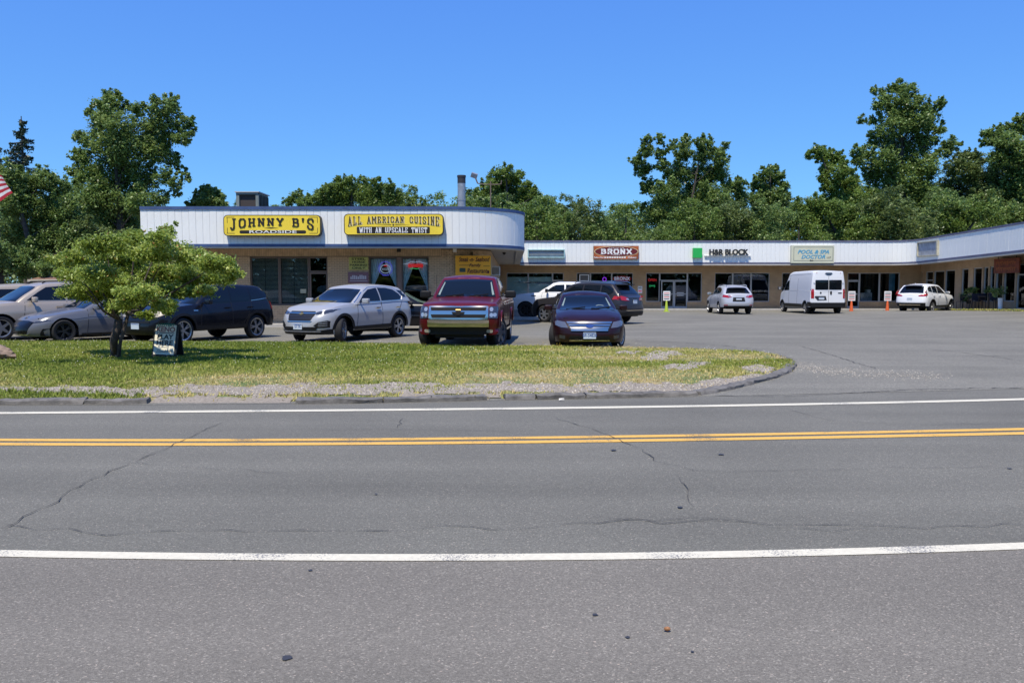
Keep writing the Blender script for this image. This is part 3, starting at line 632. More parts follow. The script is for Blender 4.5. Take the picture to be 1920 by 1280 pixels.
# right window pair with curtains
shopfront(B1, [pn(692, 745, .76, 2.79), pn(753, 804, .76, 2.79)], YW+.12, M_frb, M_glass)
MB().box(xa(745), xa(753), YW+.01, YW+.24, .76, 2.79).build('window_pier', mat('pier_brown', (.22, .15, .12), .85), B1)
M_curt = mat('curtain_cloth', (.9, .93, .9), .9, var=.15, vscale=5)
def curtain(xl, xr, xt, zt_, zb_, side, y):   # hangs wide at the top, gathered at one side near the bottom
    V = []; n = 26; rows = 14
    for j in range(rows+1):
        t = j/rows; z = zt_+(zb_-zt_)*t; gather = min(1, t*1.35)**1.2
        for i in range(n+1):
            u = i/n; x0_, x1_ = xl, xr
            if side > 0: x1_ = xr+(xt-xr)*gather
            else: x0_ = xl+(xt-xl)*gather
            x = x0_+(x1_-x0_)*u; V.append((x, y+.035*math.sin(u*21+t*1.2)*(1-.3*t)+.01*math.sin(u*47), z))
    return mk('curtain', V, [(j*(n+1)+i, j*(n+1)+i+1, (j+1)*(n+1)+i+1, (j+1)*(n+1)+i) for j in range(rows) for i in range(n)], M_curt, None, True, 180)
cl = []
for (a, b, mid) in ((695, 744, 719), (755, 802, 778)):
    for (l, r_, t, s, lab) in ((a, mid, a+3, 1, 'left'), (mid, b, b-3, -1, 'right')):
        o = curtain(xa(l), xa(r_), xa(t), 2.72, 1.15, s, YW+.21); cl.append(o)
for o, l in zip(cl, ('pale curtain tied back beside the purple board, left pane edge', 'pale curtain tied back left of the brown window pier', 'pale curtain tied back right of the brown window pier', 'pale curtain nearest the orange sign, tied to the right')): tag(o, l, 'curtain', 'curtains in the restaurant window')
# wall boards and signs
def panel(name, label, cat, x0, x1, z0, z1, y, d, m_face, m_side=None, r=.0, group=None):
    t = thing(name, label, cat, ((x0+x1)/2, y, (z0+z1)/2), group=group, world=True)
    MB().prism(rrect(x0, x1, z0, z1, max(r, .004)), y-d, y).build('sign_box', m_side or m_face, t)
    e_ = .03 if r else .012
    MB().prism(rrect(x0+e_, x1-e_, z0+e_, z1-e_, max(r-e_, .003)), y-d-.006, y-d+.001).build('sign_face', m_face, t)
    return t
K_ = mat('sign_black', (.018, .014, .01), .5); M_yface = mat('sign_yellow', (.88, .66, .05), .45, var=.06, vscale=1.2); Wt = mat('sign_white', (.8, .8, .78), .5); M_gold = mat('sign_cream', (.72, .62, .35), .6)
Yb = YF-.015; ys = Yb-.30
q = lambda px: P(px, 440, ys).x; qz = lambda py: P(960, py, ys).z
def border(t, x0, x1, z0, z1, y, w, m, r=.1, name='sign_border'):
    a = rrect(x0, x1, z0, z1, r, 5); b = rrect(x0+w, x1-w, z0+w, z1-w, max(r-w, .01), 5); n = len(a)
    V = [(p[0], y, p[1]) for p in a]+[(p[0], y, p[1]) for p in b]+[(p[0], y+.006, p[1]) for p in a]+[(p[0], y+.006, p[1]) for p in b]
    f = [(i, (i+1) % n, n+(i+1) % n, n+i) for i in range(n)]+[(2*n+i, 2*n+(i+1) % n, (i+1) % n, i) for i in range(n)]+[(n+i, n+(i+1) % n, 3*n+(i+1) % n, 3*n+i) for i in range(n)]
    return mk(name, V, f, m, t)
x0, x1, z0, z1 = q(419), q(601.5), qz(442.5), qz(403)
t = panel('restaurant_sign', "yellow rounded sign reading JOHNNY B'S over ROADSIDE", 'sign', x0, x1, z0, z1, Yb-.005, .28, M_yface, K_, .16)
yf = Yb-.005-.286
A_ = (z1-z0)
slab('lettering', "JOHNNY B'S", K_, x0+.25, x1-.25, lambda u: z0+A_*(.24+.28*(1-(2*u-1)**2)**.8), lambda u: z1-A_*.17, yf-.001, t, th=.22, gap=.26, space=.55)
MB().prism(rrect(q(449), q(574), z0+A_*.115, z0+A_*.27, .08), yf-.004, yf+.002).build('name_bar', K_, t)
text('lettering', 'ROADSIDE', Wt, .15, t, ((q(449)+q(574))/2, yf-.006, z0+A_*.192), bold=.012, sx=2.55)
MB().prism([(q(495), z0+A_*.38), (q(508), z0+A_*.355), (q(522), z0+A_*.38), (q(508), z0+A_*.41)], yf-.006, yf).build('ornament', K_, t)
for a, b, c, d in ((425, 440, 407, 407.8), (580, 595, 407, 407.8), (425, 440, 437, 437.8), (580, 595, 437, 437.8)): MB().box(q(a), q(b), yf-.004, yf, qz(d), qz(c)).build('corner_line', K_, t)
for a, c, d in ((426, 407, 418), (595, 407, 418), (426, 427, 437), (595, 427, 437)): MB().box(q(a), q(a)+.018, yf-.004, yf, qz(d), qz(c)).build('corner_line', K_, t)
x0, x1, z0, z1 = q(645), q(831.5), qz(441), qz(401); A_ = z1-z0
t = panel('restaurant_sign', 'yellow rounded sign reading ALL AMERICAN CUISINE WITH AN UPSCALE TWIST', 'sign', x0, x1, z0, z1, Yb-.005, .28, M_yface, K_, .16)
arcb = lambda u: z0+A_*(.42+.18*(1-(2*u-1)**2)**.8)
sh = slab('letter_shadow', 'ALL AMERICAN CUISINE', M_gold, x0+.2, x1-.12, lambda u: arcb(u)-.02, lambda u: z1-A_*.13-.02, yf-.001, t, th=.22, gap=.3, space=.9, depth=.006)
slab('lettering', 'ALL AMERICAN CUISINE', K_, x0+.16, x1-.16, arcb, lambda u: z1-A_*.13, yf-.006, t, th=.2, gap=.3, space=.9, depth=.01)
MB().prism(rrect(q(669), q(806), z0+A_*.08, z0+A_*.40, .04), yf-.004, yf+.002).build('name_bar', K_, t)
slab('lettering', 'WITH AN UPSCALE TWIST', Wt, q(674), q(801), lambda u: z0+A_*.12, lambda u: z0+A_*.36, yf-.006, t, th=.27, gap=.16, space=.9, depth=.006)
for a, b in ((706, 734), (768, 741)): MB().prism([(q(a), z0+A_*.482), (q(b), z0+A_*.50), (q(b), z0+A_*.465)][::1 if a < b else -1], yf-.005, yf).build('ornament', K_, t)
MB().prism([(q(735), z0+A_*.48), (q(737.5), z0+A_*.43), (q(740), z0+A_*.48), (q(737.5), z0+A_*.53)], yf-.005, yf).build('ornament', K_, t)
# boards on the wall
yw = YW-.013
z_ = lambda py: zw(py, YW)
t = panel('parking_sign', 'yellow green board reading STEEL HORSE PARKING ONLY', 'sign', xa(655), xa(691), z_(506), z_(482), yw, .03, mat('sign_lime', (.50, .48, .13), .7), r=0)
for i, (s_, sx) in enumerate((('STEEL', 1.75), ('HORSE', 1.35), ('PARKING', 1.35), ('ONLY', 1.6))): text('lettering', s_, K_, .115, t, (xa(673), yw-.04, z_(486+i*5.6)), bold=.012, sx=sx*1.1)
t = panel('wall_board', 'dull purple board with pale writing under the lime board', 'sign', xa(653), xa(691.5), z_(531), z_(510), yw, .03, mat('sign_plum', (.22, .12, .14), .7), r=0)
M_pi = mat('pale_ink', (.55, .52, .56), .7); rp_ = random.Random(21)
for i in range(9): MB().box(xa(657.5+i*3.4), xa(659.9+i*3.4), yw-.038, yw-.03, z_(523.5), z_(523.5-rp_.uniform(4, 9))).build('faded_letter', M_pi, t)
MB().box(xa(656), xa(689), yw-.04, yw-.03, z_(527), z_(526)).build('underline', mat('pale_ink2', (.5, .47, .5), .7), t)
t = panel('wall_sign', 'yellow sign on the brick wall half hidden by the small tree', 'sign', xa(392), xa(441), z_(515), z_(484), yw, .06, M_yface, K_, .03)
text('lettering', 'W', K_, .3, t, (xa(432), yw-.075, z_(493)), bold=.03)
ysg = 34.0; xo = lambda px: P(px, 500, ysg).x; zo = lambda py: zw(py, ysg)
t = panel('hanging_sign', 'orange Steak -n- Seafood Family Restaurant sign on the rounded wall corner', 'sign', xo(855), xo(921), zo(516.5), zo(480), ysg-.40, .08, mat('sign_orange', (.95, .43, .02), .5), mat('sign_edge', (.55, .40, .08), .5))
M_ox = mat('oxblood', (.10, .015, .01), .6); yo = ysg-.49
text('lettering', 'Steak -n- Seafood', M_ox, .26, t, (xo(889.5), yo-.004, zo(487.5)), bold=.012, sx=.66, shear=.3); text('lettering', 'Family', M_ox, .17, t, (xo(891), yo-.004, zo(498)), bold=.015, sx=1.05, shear=.3)
text('lettering', 'Restaurant', M_ox, .27, t, (xo(895), yo-.004, zo(508.5)), bold=.012, sx=.68, shear=.3)
for a, b, c in ((862, 882, 497.5), (907, 919, 499)): MB().box(xo(a), xo(b), yo-.003, yo+.001, zo(c+.8), zo(c)).build('rule', M_ox, t)
MB().prism(rrect(xo(863), xo(874), zo(510.5), zo(503), .03), yo-.004, yo+.001).build('mug_emblem', mat('emblem_green', (.05, .08, .05), .6), t)
MB().prism(rrect(xo(914), xo(918), zo(513), zo(507.5), .03), yo-.004, yo+.001).build('mug_emblem', M_ox, t)
MB().box(xo(866), xo(880), ysg-.4, ysg+.02, zo(517), zo(516.4)).build('bracket', K_, t); MB().box(xo(880), xo(888), ysg-.4, ysg-.02, zo(490), zo(489)).build('bracket', K_, t)
# neon signs hanging in the window
def neon(name, label, parts, emis):
    t = thing(name, label, 'neon sign', parts[0][1], world=True)
    for i, (fn) in enumerate(parts[1:]): fn(t)
    return t
nb_ = mat('neon_blue', (.1, .1, .5), .4, emis=(.15, .15, .9), estr=.45); nw_ = mat('neon_white', (.5, .55, .7), .4, emis=(.55, .65, .9), estr=.35); nr_ = mat('neon_red', (.5, .03, .03), .4, emis=(.9, .03, .03), estr=.35); ng_ = mat('neon_green', (.05, .4, .15), .4, emis=(.05, .6, .2), estr=.5); no_ = mat('neon_orange', (.6, .2, .05), .4, emis=(1, .3, .05), estr=.45)
yn = YW+.155
def ring(cx, cz, rx, rz, y, n=40, a0=0, a1=360, wob=0, k=12): return [(cx+rx*(1+wob*math.sin(R(a)*k))*math.cos(R(a)), y, cz+rz*(1+wob*math.sin(R(a)*k))*math.sin(R(a))) for a in np.linspace(a0, a1, n)]
t = thing('neon_sign', 'blue round neon beer sign glowing between the left curtains', 'neon sign', (xa(722), yn, z_(503)), world=True)
MB().tube(ring(xa(722), z_(503), .27, .27, yn, 60, wob=.06, k=16), .012, 5).build('outer_tube', nb_, t); MB().tube(ring(xa(722), z_(504), .2, .17, yn), .014, 5).build('inner_tube', nw_, t)
MB().prism([(xa(718), z_(499)), (xa(726), z_(499.5)), (xa(722), z_(495.5))], yn-.01, yn+.01).build('red_lamp', nr_, t); MB().tube([(xa(716+i*.75), yn-.02, z_(504.5+(2.2 if i % 2 else -2.2))) for i in range(17)], .010, 5).build('script_tube', nw_, t); MB().tube([(xa(716+i*1.1), yn-.02, z_(516+(1 if i % 2 else -1))) for i in range(12)], .009, 5).build('foot_tube', nb_, t)
t = thing('neon_sign', 'red neon sign with white outline and green foot between the right curtains', 'neon sign', (xa(778), yn, z_(497)), world=True)
MB().prism(rrect(xa(764), xa(793), z_(501), z_(494.5), .06), yn-.01, yn+.01).build('red_lamp', nr_, t)
MB().tube([(xa(755), yn, z_(495)), (xa(763), yn, z_(494)), (xa(770), yn, z_(490.5)), (xa(778), yn, z_(491.5)), (xa(786), yn, z_(490)), (xa(795), yn, z_(493.5)), (xa(801), yn, z_(494))], .013, 5).build('outline_tube', nw_, t)
MB().tube([(xa(768), yn, z_(504)), (xa(774), yn, z_(502.8)), (xa(780), yn, z_(504)), (xa(785), yn, z_(502.8))], .014, 5).build('green_tube', ng_, t)
# side window AC unit, sidewalk, roof plant
t = thing('air_conditioner', 'white window air conditioner on the restaurant side wall', 'air conditioner', (-.75, 38, 2.3))
mb = MB(); mb.box(-.15, .20, -.45, .45, -.2, .22).build('housing', Wt, t); g_ = MB()
for i in range(7): g_.box(-.13+i*.045, -.11+i*.045, -.46, -.452, -.15, .17)
g_.build('grille', K_, t)
for (dx, dy, lab) in ((-2.3, 33.4, 'small white flood lamp under the canopy by the orange sign'), (-4.55, 33.4, 'small dark lamp under the canopy between window and orange sign')):
    t = thing('canopy_lamp', lab, 'lamp', (dx, dy, ZB-.12)); MB().box(-.07, .07, -.07, .07, -.05, .08).build('lamp_body', Wt if dx > -3 else K_, t); MB().box(-.02, .02, -.02, .02, .08, .12).build('stem', K_, t)
sw = MB(); sw.box(-14.2, -3, YW-1.1, YW+.0, 0, .12); sw.build('sidewalk', M_conc)['kind'] = 'structure'
t = thing('wheel_stop', 'pale concrete wheel stop on the lot right of the red pickup', 'wheel stop', G(988, 599)); MB().prism([(-.1, 0), (.1, 0), (.07, .13), (-.07, .13)], -.7, .7, axis='x').build('block', M_conc, t)
t.rotation_euler = (0, 0, 0)
t = thing('rooftop_unit', 'grey metal air handling unit on the restaurant roof', 'rooftop unit', (P(470, 385, 34).x, 34.6, ZT-.22))
w0 = P(443, 385, 34).x-t.location.x; w1 = P(500, 385, 34).x-t.location.x; hz = zw(360, 34)-ZT+.22; xm = P(484, 380, 34).x-t.location.x
M_unit = mat('unit_paint', (.19, .22, .20), .6, var=.15, vscale=3)
mb = MB(); mb.box(w0, w0+.12, -.6, -.5, 0, hz); mb.box(xm-.10, xm+.02, -.6, -.5, 0, hz); mb.box(w0, xm+.02, -.62, -.5, hz-.1, hz-.02); mb.box(w0, xm, -.5, .8, 0, hz-.03); mb.build('housing', M_unit, t)
MB().box(w0+.14, xm-.12, -.52, -.505, .1, hz-.12).build('filter_opening', mat('opening_brown', (.05, .04, .035), .8), t)
MB().box(w0-.04, xm+.06, -.66, .84, hz-.02, hz+.02).build('lid', mat('lid_grey', (.45, .46, .45), .5), t)
mb = MB()
for i in range(6): mb.box(xm+.025, xm+.05, -.42+i*.2, -.3+i*.2, .05, hz-.1)
mb.build('coil', K_, t)
t = thing('flue_pipe', 'tall galvanised flue pipe with dark cap above the rounded canopy', 'flue pipe', (P(865.5, 380, 36).x, 36, ZT-.3))
zt_ = zw(329, 36)-ZT+.3; mb = MB(); mb.lathe([(.17, 0), (.17, zt_-.32)], 20); mb.lathe([(.185, .95), (.185, 1.0)], 20); mb.build('pipe', M_steel, t, True)
MB().lathe([(.0, zt_-.34), (.175, zt_-.34), (.175, zt_-.1), (.19, zt_-.09), (.19, zt_), (0, zt_)], 20).build('cap', mat('soot', (.03, .03, .035), .6), t, True)
t = thing('flood_light_pole', 'rusty roof pole with cross arm and grey flood light', 'pole', (P(920, 380, 40).x, 40, ZT-.3))
s_ = 40/F; mb = MB(); mb.tube([(0, 0, 0), (0, 0, zw(340, 40)-ZT+.3)], .03, 8); zc_ = zw(346, 40)-ZT+.3; mb.tube([(-.62, 0, zc_+.05), (-.3, 0, zc_), (.35, 0, zc_), (.5, 0, zc_+.02), (.52, 0, zc_+.2)], .025, 6); mb.tube([(-.62, 0, zc_+.05), (-.72, 0, zc_+.3)], .035, 6); mb.build('pole', mat('rust_brown', (.16, .12, .09), .8), t)
mb = MB(); mb.box(-.16, .14, -.06, .08, -.11, .11, 0, Matrix.Translation((-.78, 0, zc_+.42)) @ Matrix.Rotation(R(20), 4, 'Y') @ Matrix.Rotation(R(25), 4, 'X')); mb.build('lamp_head', M_steel, t)
t = thing('security_camera', 'small dome camera on the underside of the rounded canopy', 'camera', (-.35, 37.5, ZB-.01)); MB().lathe([(0, -.12), (.06, -.09), (.09, 0), (0, 0)], 14).build('dome', K_, t, True)
# ---------------- long shop row (centre) and right wing
YR, YV = 55.3, 57.0
B2 = thing('shop_row', 'long low tan brick row of shops with white boarded canopy bending into a right wing', 'building', (12, 56, 0), world=True)
wing_dz = lambda p: .30*max(0, min(1.6, (56-p.y)/13.)) if p.x > 25.9 else 0
XWF, XWW = 26.5, 28.1
path2 = [Vector((x, YR, 0)) for x in np.linspace(.54, 25.0, 12)]+[Vector((25.0+1.5*math.sin(R(a)), YR-1.5+1.5*math.cos(R(a)), 0)) for a in np.linspace(12, 90, 8)]+[Vector((XWF, y, 0)) for y in np.linspace(53, 27, 14)]
def dz2(p): return .30*min(1.9, max(0, (55.3-p.y)/12.5))
boards(B2, path2, .288, ZB+.06, ZT-.1, dz=dz2)
runbox('canopy_core', path2, -.3, -.005, ZB+.02, ZT-.06, M_back, B2, dz2); runbox('roof_edge', path2, -.32, .05, ZT-.10, ZT+.01, M_bluef, B2, dz2)
runbox('canopy_trim', path2, -.02, .04, ZB-.04, ZB+.07, M_bluef, B2, dz2); runbox('canopy_lip', path2, -.34, .03, ZB-.13, ZB-.045, M_soff, B2, dz2)
MB().box(-.9, 28.3, YR+.1, YV+.1, ZB-.035, ZB-.01).build('soffit', M_soff, B2)
so_ = MB(); ysq = np.linspace(55.25, 26, 14)
for a, b in zip(ysq[:-1], ysq[1:]):
    za, zb_ = ZB-.03+dz2(Vector((27, a, 0))), ZB-.03+dz2(Vector((27, b, 0))); so_.add([(XWF+.1, a, za), (29.4, a, za), (29.4, b, zb_), (XWF+.1, b, zb_)], [(0, 1, 2, 3)])
so_.build('soffit', M_soff, B2)
MB().box(-.9, 30, YR+.25, 70, ZT-.4, ZT-.3).build('roof', M_roof, B2); MB().box(XWF+.25, 40, 27, YR+.25, ZT-.35, ZT-.28).build('roof', M_roof, B2)
xr = lambda px: P(px, 540, YV).x; zr_ = lambda py: zw(py, YV)
TOP, SILL, DT = zr_(511.5), zr_(565.5), zr_(526)
H = [(xr(950), xr(1057), .12, TOP), (xr(1081), xr(1187), .6, TOP), (xr(1211), xr(1316), SILL, TOP), (xr(1240), xr(1289), .12, SILL), (xr(1340), xr(1443), SILL, TOP), (xr(1466), xr(1571), SILL, TOP), (xr(1589), xr(1687), SILL, TOP), (xr(1589), xr(1612), .12, SILL)]
mb = MB(); wallbox(mb, H, -.88, 28.1, YV, YV+.3, 0, ZB); mb.build('wall', M_bx, B2)
pn = lambda a, b, z0, z1, k='w': (xr(a)+.003, xr(b)-.003, z0, z1, k)
shopfront(B2, [pn(950, 990.5, .12, TOP), pn(990.5, 1036, .12, TOP), pn(1036, 1057, DT, TOP), pn(1036, 1057, .12, DT-.01, 'door'),
 pn(1107, 1147, .6, TOP), pn(1147, 1187, .6, TOP), pn(1081, 1107, .6, TOP), pn(1211, 1237, SILL, TOP), pn(1237, 1289, DT, TOP), pn(1240, 1264, .12, DT-.01, 'door'), pn(1264.5, 1289, .12, DT-.01, 'door'), pn(1289, 1316, SILL, TOP),
 pn(1340, 1374, SILL, TOP), pn(1374, 1408.5, SILL, TOP), pn(1408.5, 1443, SILL, TOP), pn(1466, 1503, SILL, TOP), pn(1503, 1571, SILL, TOP),
 pn(1589, 1612, DT, TOP), pn(1589, 1612, .12, DT-.01, 'door'), pn(1612, 1649.5, SILL, TOP), pn(1649.5, 1687, SILL, TOP)], YV+.10, M_frame, M_glass, fw=.045)
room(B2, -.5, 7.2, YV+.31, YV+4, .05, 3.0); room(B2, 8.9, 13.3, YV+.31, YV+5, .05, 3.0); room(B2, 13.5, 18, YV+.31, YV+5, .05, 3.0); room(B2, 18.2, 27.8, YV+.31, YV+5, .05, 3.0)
MB().box(xr(950), xr(1035), YV+.2, YV+.22, .2, zr_(519)).build('pane_sheet', M_sheet, B2)  # sheet behind the panes, their greenish grey reflection painted as its colour
MB().box(xr(1671), xr(1682), YV+.35, YV+.37, zr_(545), zr_(512)).build('window_poster', mat('poster_blue', (.08, .22, .33), .7, var=.3, vscale=4), B2)
for x0_, x1_, z0_, z1_ in ((1624, 1646, 565, 549), (1636, 1643, 549, 543)): MB().box(xr(x0_), xr(x1_), YV+.9, YV+1.3, zr_(z0_), zr_(z1_)).build('display_box', mat('display_white', (.35, .35, .38), .7, var=.5, vscale=5), B2)
mb = MB(); mb.box(-.6, 28, YR+.35, YV-.002, 0, .11); mb.build('sidewalk', M_conc)['kind'] = 'structure'
# wing wall (runs along y, faces left)
holesw = [(51.9, 53.7, .35, 2.55), (49.3, 51.3, .12, 2.55)]
yw_ = lambda px: XWW*F/((px-960))*1.0
def wpx(a, b, z0, z1, k='w'): return (a, b, z0, z1, k)
WW = [(1711, 1727), (1733, 1747), (1748, 1768), (1769, 1788), (1800, 1813), (1822, 1838), (1841, 1850), (1853, 1862), (1864, 1877), (1879, 1900), (1903, 1922)]
wz = lambda y: dz2(Vector((27, y, 0)))
wb = MB(); cuts = []
for i, (a, b) in enumerate(WW):
    y0_, y1_ = yw_(b), yw_(a); cuts.append((y0_, y1_, i))
prev = YV
zt0 = 2.62
for y0_, y1_, i in cuts:
    lz = wz((y0_+y1_)/2); sill = .12 if i in (1, 10) else .55
    wb.box(XWW, XWW+.25, y1_, prev, 0, ZB+wz(prev)-.02); wb.box(XWW, XWW+.25, y0_, y1_, zt0+lz, ZB+lz-.02)
    if sill > .2: wb.box(XWW, XWW+.25, y0_, y1_, 0, sill+lz)
    prev = y0_
wb.box(XWW, XWW+.25, 27, prev, 0, ZB+wz(prev)-.02); wb.build('wall', M_by, B2)
for y0_, y1_, i in cuts:
    lz = wz((y0_+y1_)/2); z0_ = (.14 if i in (1, 10) else .56)+lz; z1_ = zt0+lz-.005; mb = MB(); f = .05
    mb.box(XWW+.06, XWW+.14, y0_, y0_+f, z0_, z1_); mb.box(XWW+.06, XWW+.14, y1_-f, y1_, z0_, z1_); mb.box(XWW+.06, XWW+.14, y0_+f, y1_-f, z1_-f, z1_); mb.box(XWW+.06, XWW+.14, y0_+f, y1_-f, z0_, z0_+f)
    if i in (1, 10): mb.box(XWW+.06, XWW+.14, y0_+f, y1_-f, 2.0+lz, 2.07+lz)
    w = mb.build('door' if i in (1, 10) else 'window', M_frame, B2)
    g_ = MB().box(XWW+.095, XWW+.105, y0_+f, y1_-f, z0_+f, z1_-f).build('pane', M_glass); g_.parent = w
    if i in (5, 6, 7, 8, 9): MB().box(XWW+.3, XWW+.32, y0_-.05, y0_+(y1_-y0_)*.75, .6+lz, 2.6+lz).build('drape', M_curt, B2)
    if i in (0, 2): MB().box(XWW+.3, XWW+.32, y0_, y1_, .6+lz, 2.5+lz).build('pane_sheet', M_sheet, B2)
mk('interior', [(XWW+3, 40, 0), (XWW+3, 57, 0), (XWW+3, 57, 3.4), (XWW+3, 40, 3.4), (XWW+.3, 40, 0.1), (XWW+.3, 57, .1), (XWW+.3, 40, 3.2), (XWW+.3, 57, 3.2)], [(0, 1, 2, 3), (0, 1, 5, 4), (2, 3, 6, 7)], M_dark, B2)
sw = MB(); V = []; ysq = np.linspace(55.2, 27, 15)
for y in ysq: h_ = float(lift(27, y))+.02; V += [(XWF+.35, y, -.02), (XWF+.35, y, h_+.10), (XWW+.01, y, h_+.10)]
sw.add(V, [(i*3+j, (i+1)*3+j, (i+1)*3+j+1, i*3+j+1) for i in range(14) for j in range(2)]); sw.build('sidewalk', M_conc)['kind'] = 'structure'
# fascia signs
yb = YR-.016
xs2 = lambda px: P(px, 470, yb-.2).x; zs2 = lambda py: zw(py, yb-.2)
t = thing('sign_frame', 'empty pale turquoise sign frame on the canopy left of the red pizza sign', 'sign frame', (xs2(1024), yb, zs2(480)), world=True)
M_turq = mat('frame_turquoise', (.33, .52, .53), .6, var=.2, vscale=4); mb = MB(); a, b, c, d = xs2(989.5), xs2(1059), zs2(482), zs2(467.5)
mb.box(a, b, yb-.22, yb-.002, d-.06, d); mb.box(a, b, yb-.22, yb-.002, c-.05, c+.02); mb.box(a, a+.06, yb-.22, yb-.002, c+.02, d-.06); mb.box(b-.06, b, yb-.22, yb-.002, c+.02, d-.06); mb.build('frame', M_turq, t)
mb = MB(); mb.box(a+.06, b-.06, yb-.05, yb-.003, c+.02, d-.06); mb.build('back_panel', mat('backing_grey', (.33, .34, .36), .7, var=.2, vscale=3), t)
for z in (.33, .5): MB().box(a+.06, b-.06, yb-.12, yb-.09, c+(d-c)*z, c+(d-c)*z+.03).build('rail', M_alu, t)
t = panel('pizza_sign', 'red and orange BRONX PIZZA sign on the canopy', 'sign', xs2(1113), xs2(1197.5), zs2(486), zs2(461), yb-.002, .22, mat('sign_rust', (.42, .11, .03), .5, var=.45, vscale=1.3), mat('sign_edge_dark', (.10, .05, .04), .6))
yy = yb-.23; cx_, cz_ = xs2(1155.5), zs2(471.5); el = [(cx_+1.42*math.cos(a)*1.0, cz_+.33*math.sin(a)) for a in np.linspace(0, 2*math.pi, 41)[:-1]]
MB().prism([(cx_+(p[0]-cx_)*1.03, cz_+(p[1]-cz_)*1.08) for p in el], yy-.004, yy).build('oval_rim', M_gold, t); MB().prism(el, yy-.008, yy-.004).build('oval', mat('sign_maroon', (.13, .01, .012), .5), t)
slab('lettering', 'BRONX', Wt, xs2(1126), xs2(1185), lambda u: zs2(475.8), lambda u: zs2(467.5), yy-.009, t, th=.26, gap=.1, depth=.004)
text('lettering', 'SLICE OF THE', Wt, .10, t, (cx_, yy-.012, zs2(465.4)), sx=1.7); text('lettering', '-- PIZZA --', Wt, .10, t, (cx_, yy-.012, zs2(478.2)), sx=1.8); text('lettering', 'Take-Out', Wt, .14, t, (xs2(1122), yy-.012, zs2(482.8)), sx=1.2, shear=.25, bold=.02); text('lettering', 'Delivery', Wt, .14, t, (xs2(1185), yy-.012, zs2(482.8)), sx=1.2, shear=.25, bold=.02)
for i in range(9): MB().box(xs2(1133+i*4.6), xs2(1136.4+i*4.6), yy-.01, yy-.004, zs2(484), zs2(481.7-(i % 3)*.2)).build('small_print', Wt, t)
t = thing('tax_office_sign', 'bright green square with black H&R BLOCK letters on the canopy', 'sign', (xs2(1355), yb, zs2(474)), world=True)
MB().box(xs2(1299.5), xs2(1316.5), yb-.26, yb-.002, zs2(483.2), zs2(465)).build('green_square', mat('sign_green', (.02, .42, .08), .45), t)
mb = MB(); mb.box(xs2(1322), xs2(1409), yb-.12, yb-.002, zs2(480), zs2(478.8)); mb.build('raceway', Wt, t)
text('lettering', 'H&R BLOCK', mat('letter_dark', (.02, .022, .02), .5), .50, t, (xs2(1366), yb-.2, zs2(473.3)), bold=.045, depth=.055, sx=.94)
M_crm = mat('sign_cream_face', (.60, .60, .44), .5, var=.06, vscale=2)
t = panel('pool_sign', 'cream POOL & SPA DOCTOR sign with light blue letters', 'sign', xs2(1483.5), xs2(1564), zs2(493.5), zs2(460), yb-.002, .22, M_crm, mat('sign_edge_cream', (.5, .5, .42), .5))
M_lb = mat('letter_blue', (.08, .33, .5), .5); yy = yb-.235
text('lettering', 'POOL & SPA', M_lb, .34, t, (xs2(1524.5), yy, zs2(472.5)), bold=.03, sx=1.12, shear=.3); text('lettering', 'DOCTOR', M_lb, .34, t, (xs2(1524.5), yy, zs2(481.8)), bold=.03, sx=1.08, shear=.3); text('lettering', 'LLP', K_, .16, t, (xs2(1554), yy, zs2(483)), sx=1.1); text('lettering', "Est.", K_, .16, t, (xs2(1522), yy, zs2(488.3)), sx=1.1)
border(t, xs2(1488), xs2(1562), zs2(489), zs2(463), yy+.002, .025, mat('sign_line', (.10, .12, .12), .5), .03)
ya0 = 51.0
t = thing('sign_frame', 'weathered cream sign frame with blank grey panel on the right wing canopy', 'sign frame', (XWF, 50.5, 4), world=True)
yA, yB = XWF*F/(1753-960)*.995, XWF*F/(1715-960)*.995; zA, zB = 3.42+wz(50), 4.35+wz(50)
mb = MB(); x_ = XWF-.017; mb.box(x_-.12, x_, yA, yB, zB-.05, zB); mb.box(x_-.12, x_, yA, yB, zA, zA+.05); mb.box(x_-.12, x_, yA, yA+.16, zA+.05, zB-.05); mb.box(x_-.12, x_, yB-.06, yB, zA+.05, zB-.05); mb.build('frame', mat('frame_cream', (.5, .47, .35), .7, var=.2, vscale=5), t)
MB().box(x_-.03, x_, yA+.16, yB-.06, zA+.05, zB-.05).build('back_panel', mat('panel_grey', (.33, .35, .38), .7, var=.3, vscale=4), t)
t = thing('wooden_sign', 'dark red wooden sign with carved orange lettering hanging by the right wing door', 'sign', (XWW-.3, 47.5, 2.9), world=True)
yA, yB = (XWW-.3)*F/(1909-960), (XWW-.3)*F/(1862-960); zz = wz(47)
MB().box(XWW-.36, XWW-.28, yA, yB, 2.16+zz, 2.98+zz).build('board', mat('sign_redwood', (.20, .045, .02), .7, var=.45, vscale=5, bump=.4), t)
M_cv = mat('carved_orange', (.42, .13, .03), .7)
mb = MB(); rr = random.Random(9)
for z_c in (2.72, 2.38):
    y = yB-.25
    while y > yA+.25:
        h_ = rr.uniform(.12, .24); mb.box(XWW-.372, XWW-.36, y-.03, y, z_c+zz-h_/2, z_c+zz+h_/2); mb.box(XWW-.372, XWW-.36, y-.11, y-.03, z_c+zz+h_/2-.05, z_c+zz+h_/2); y -= .17
mb.build('carving', M_cv, t)['kind'] = 'stuff'; MB().box(XWW-.33, XWW-.30, yA+.3, yA+.34, 2.98+zz, 3.12+zz).box(XWW-.33, XWW-.30, yB-.34, yB-.3, 2.98+zz, 3.12+zz).build('hanger', K_, t)
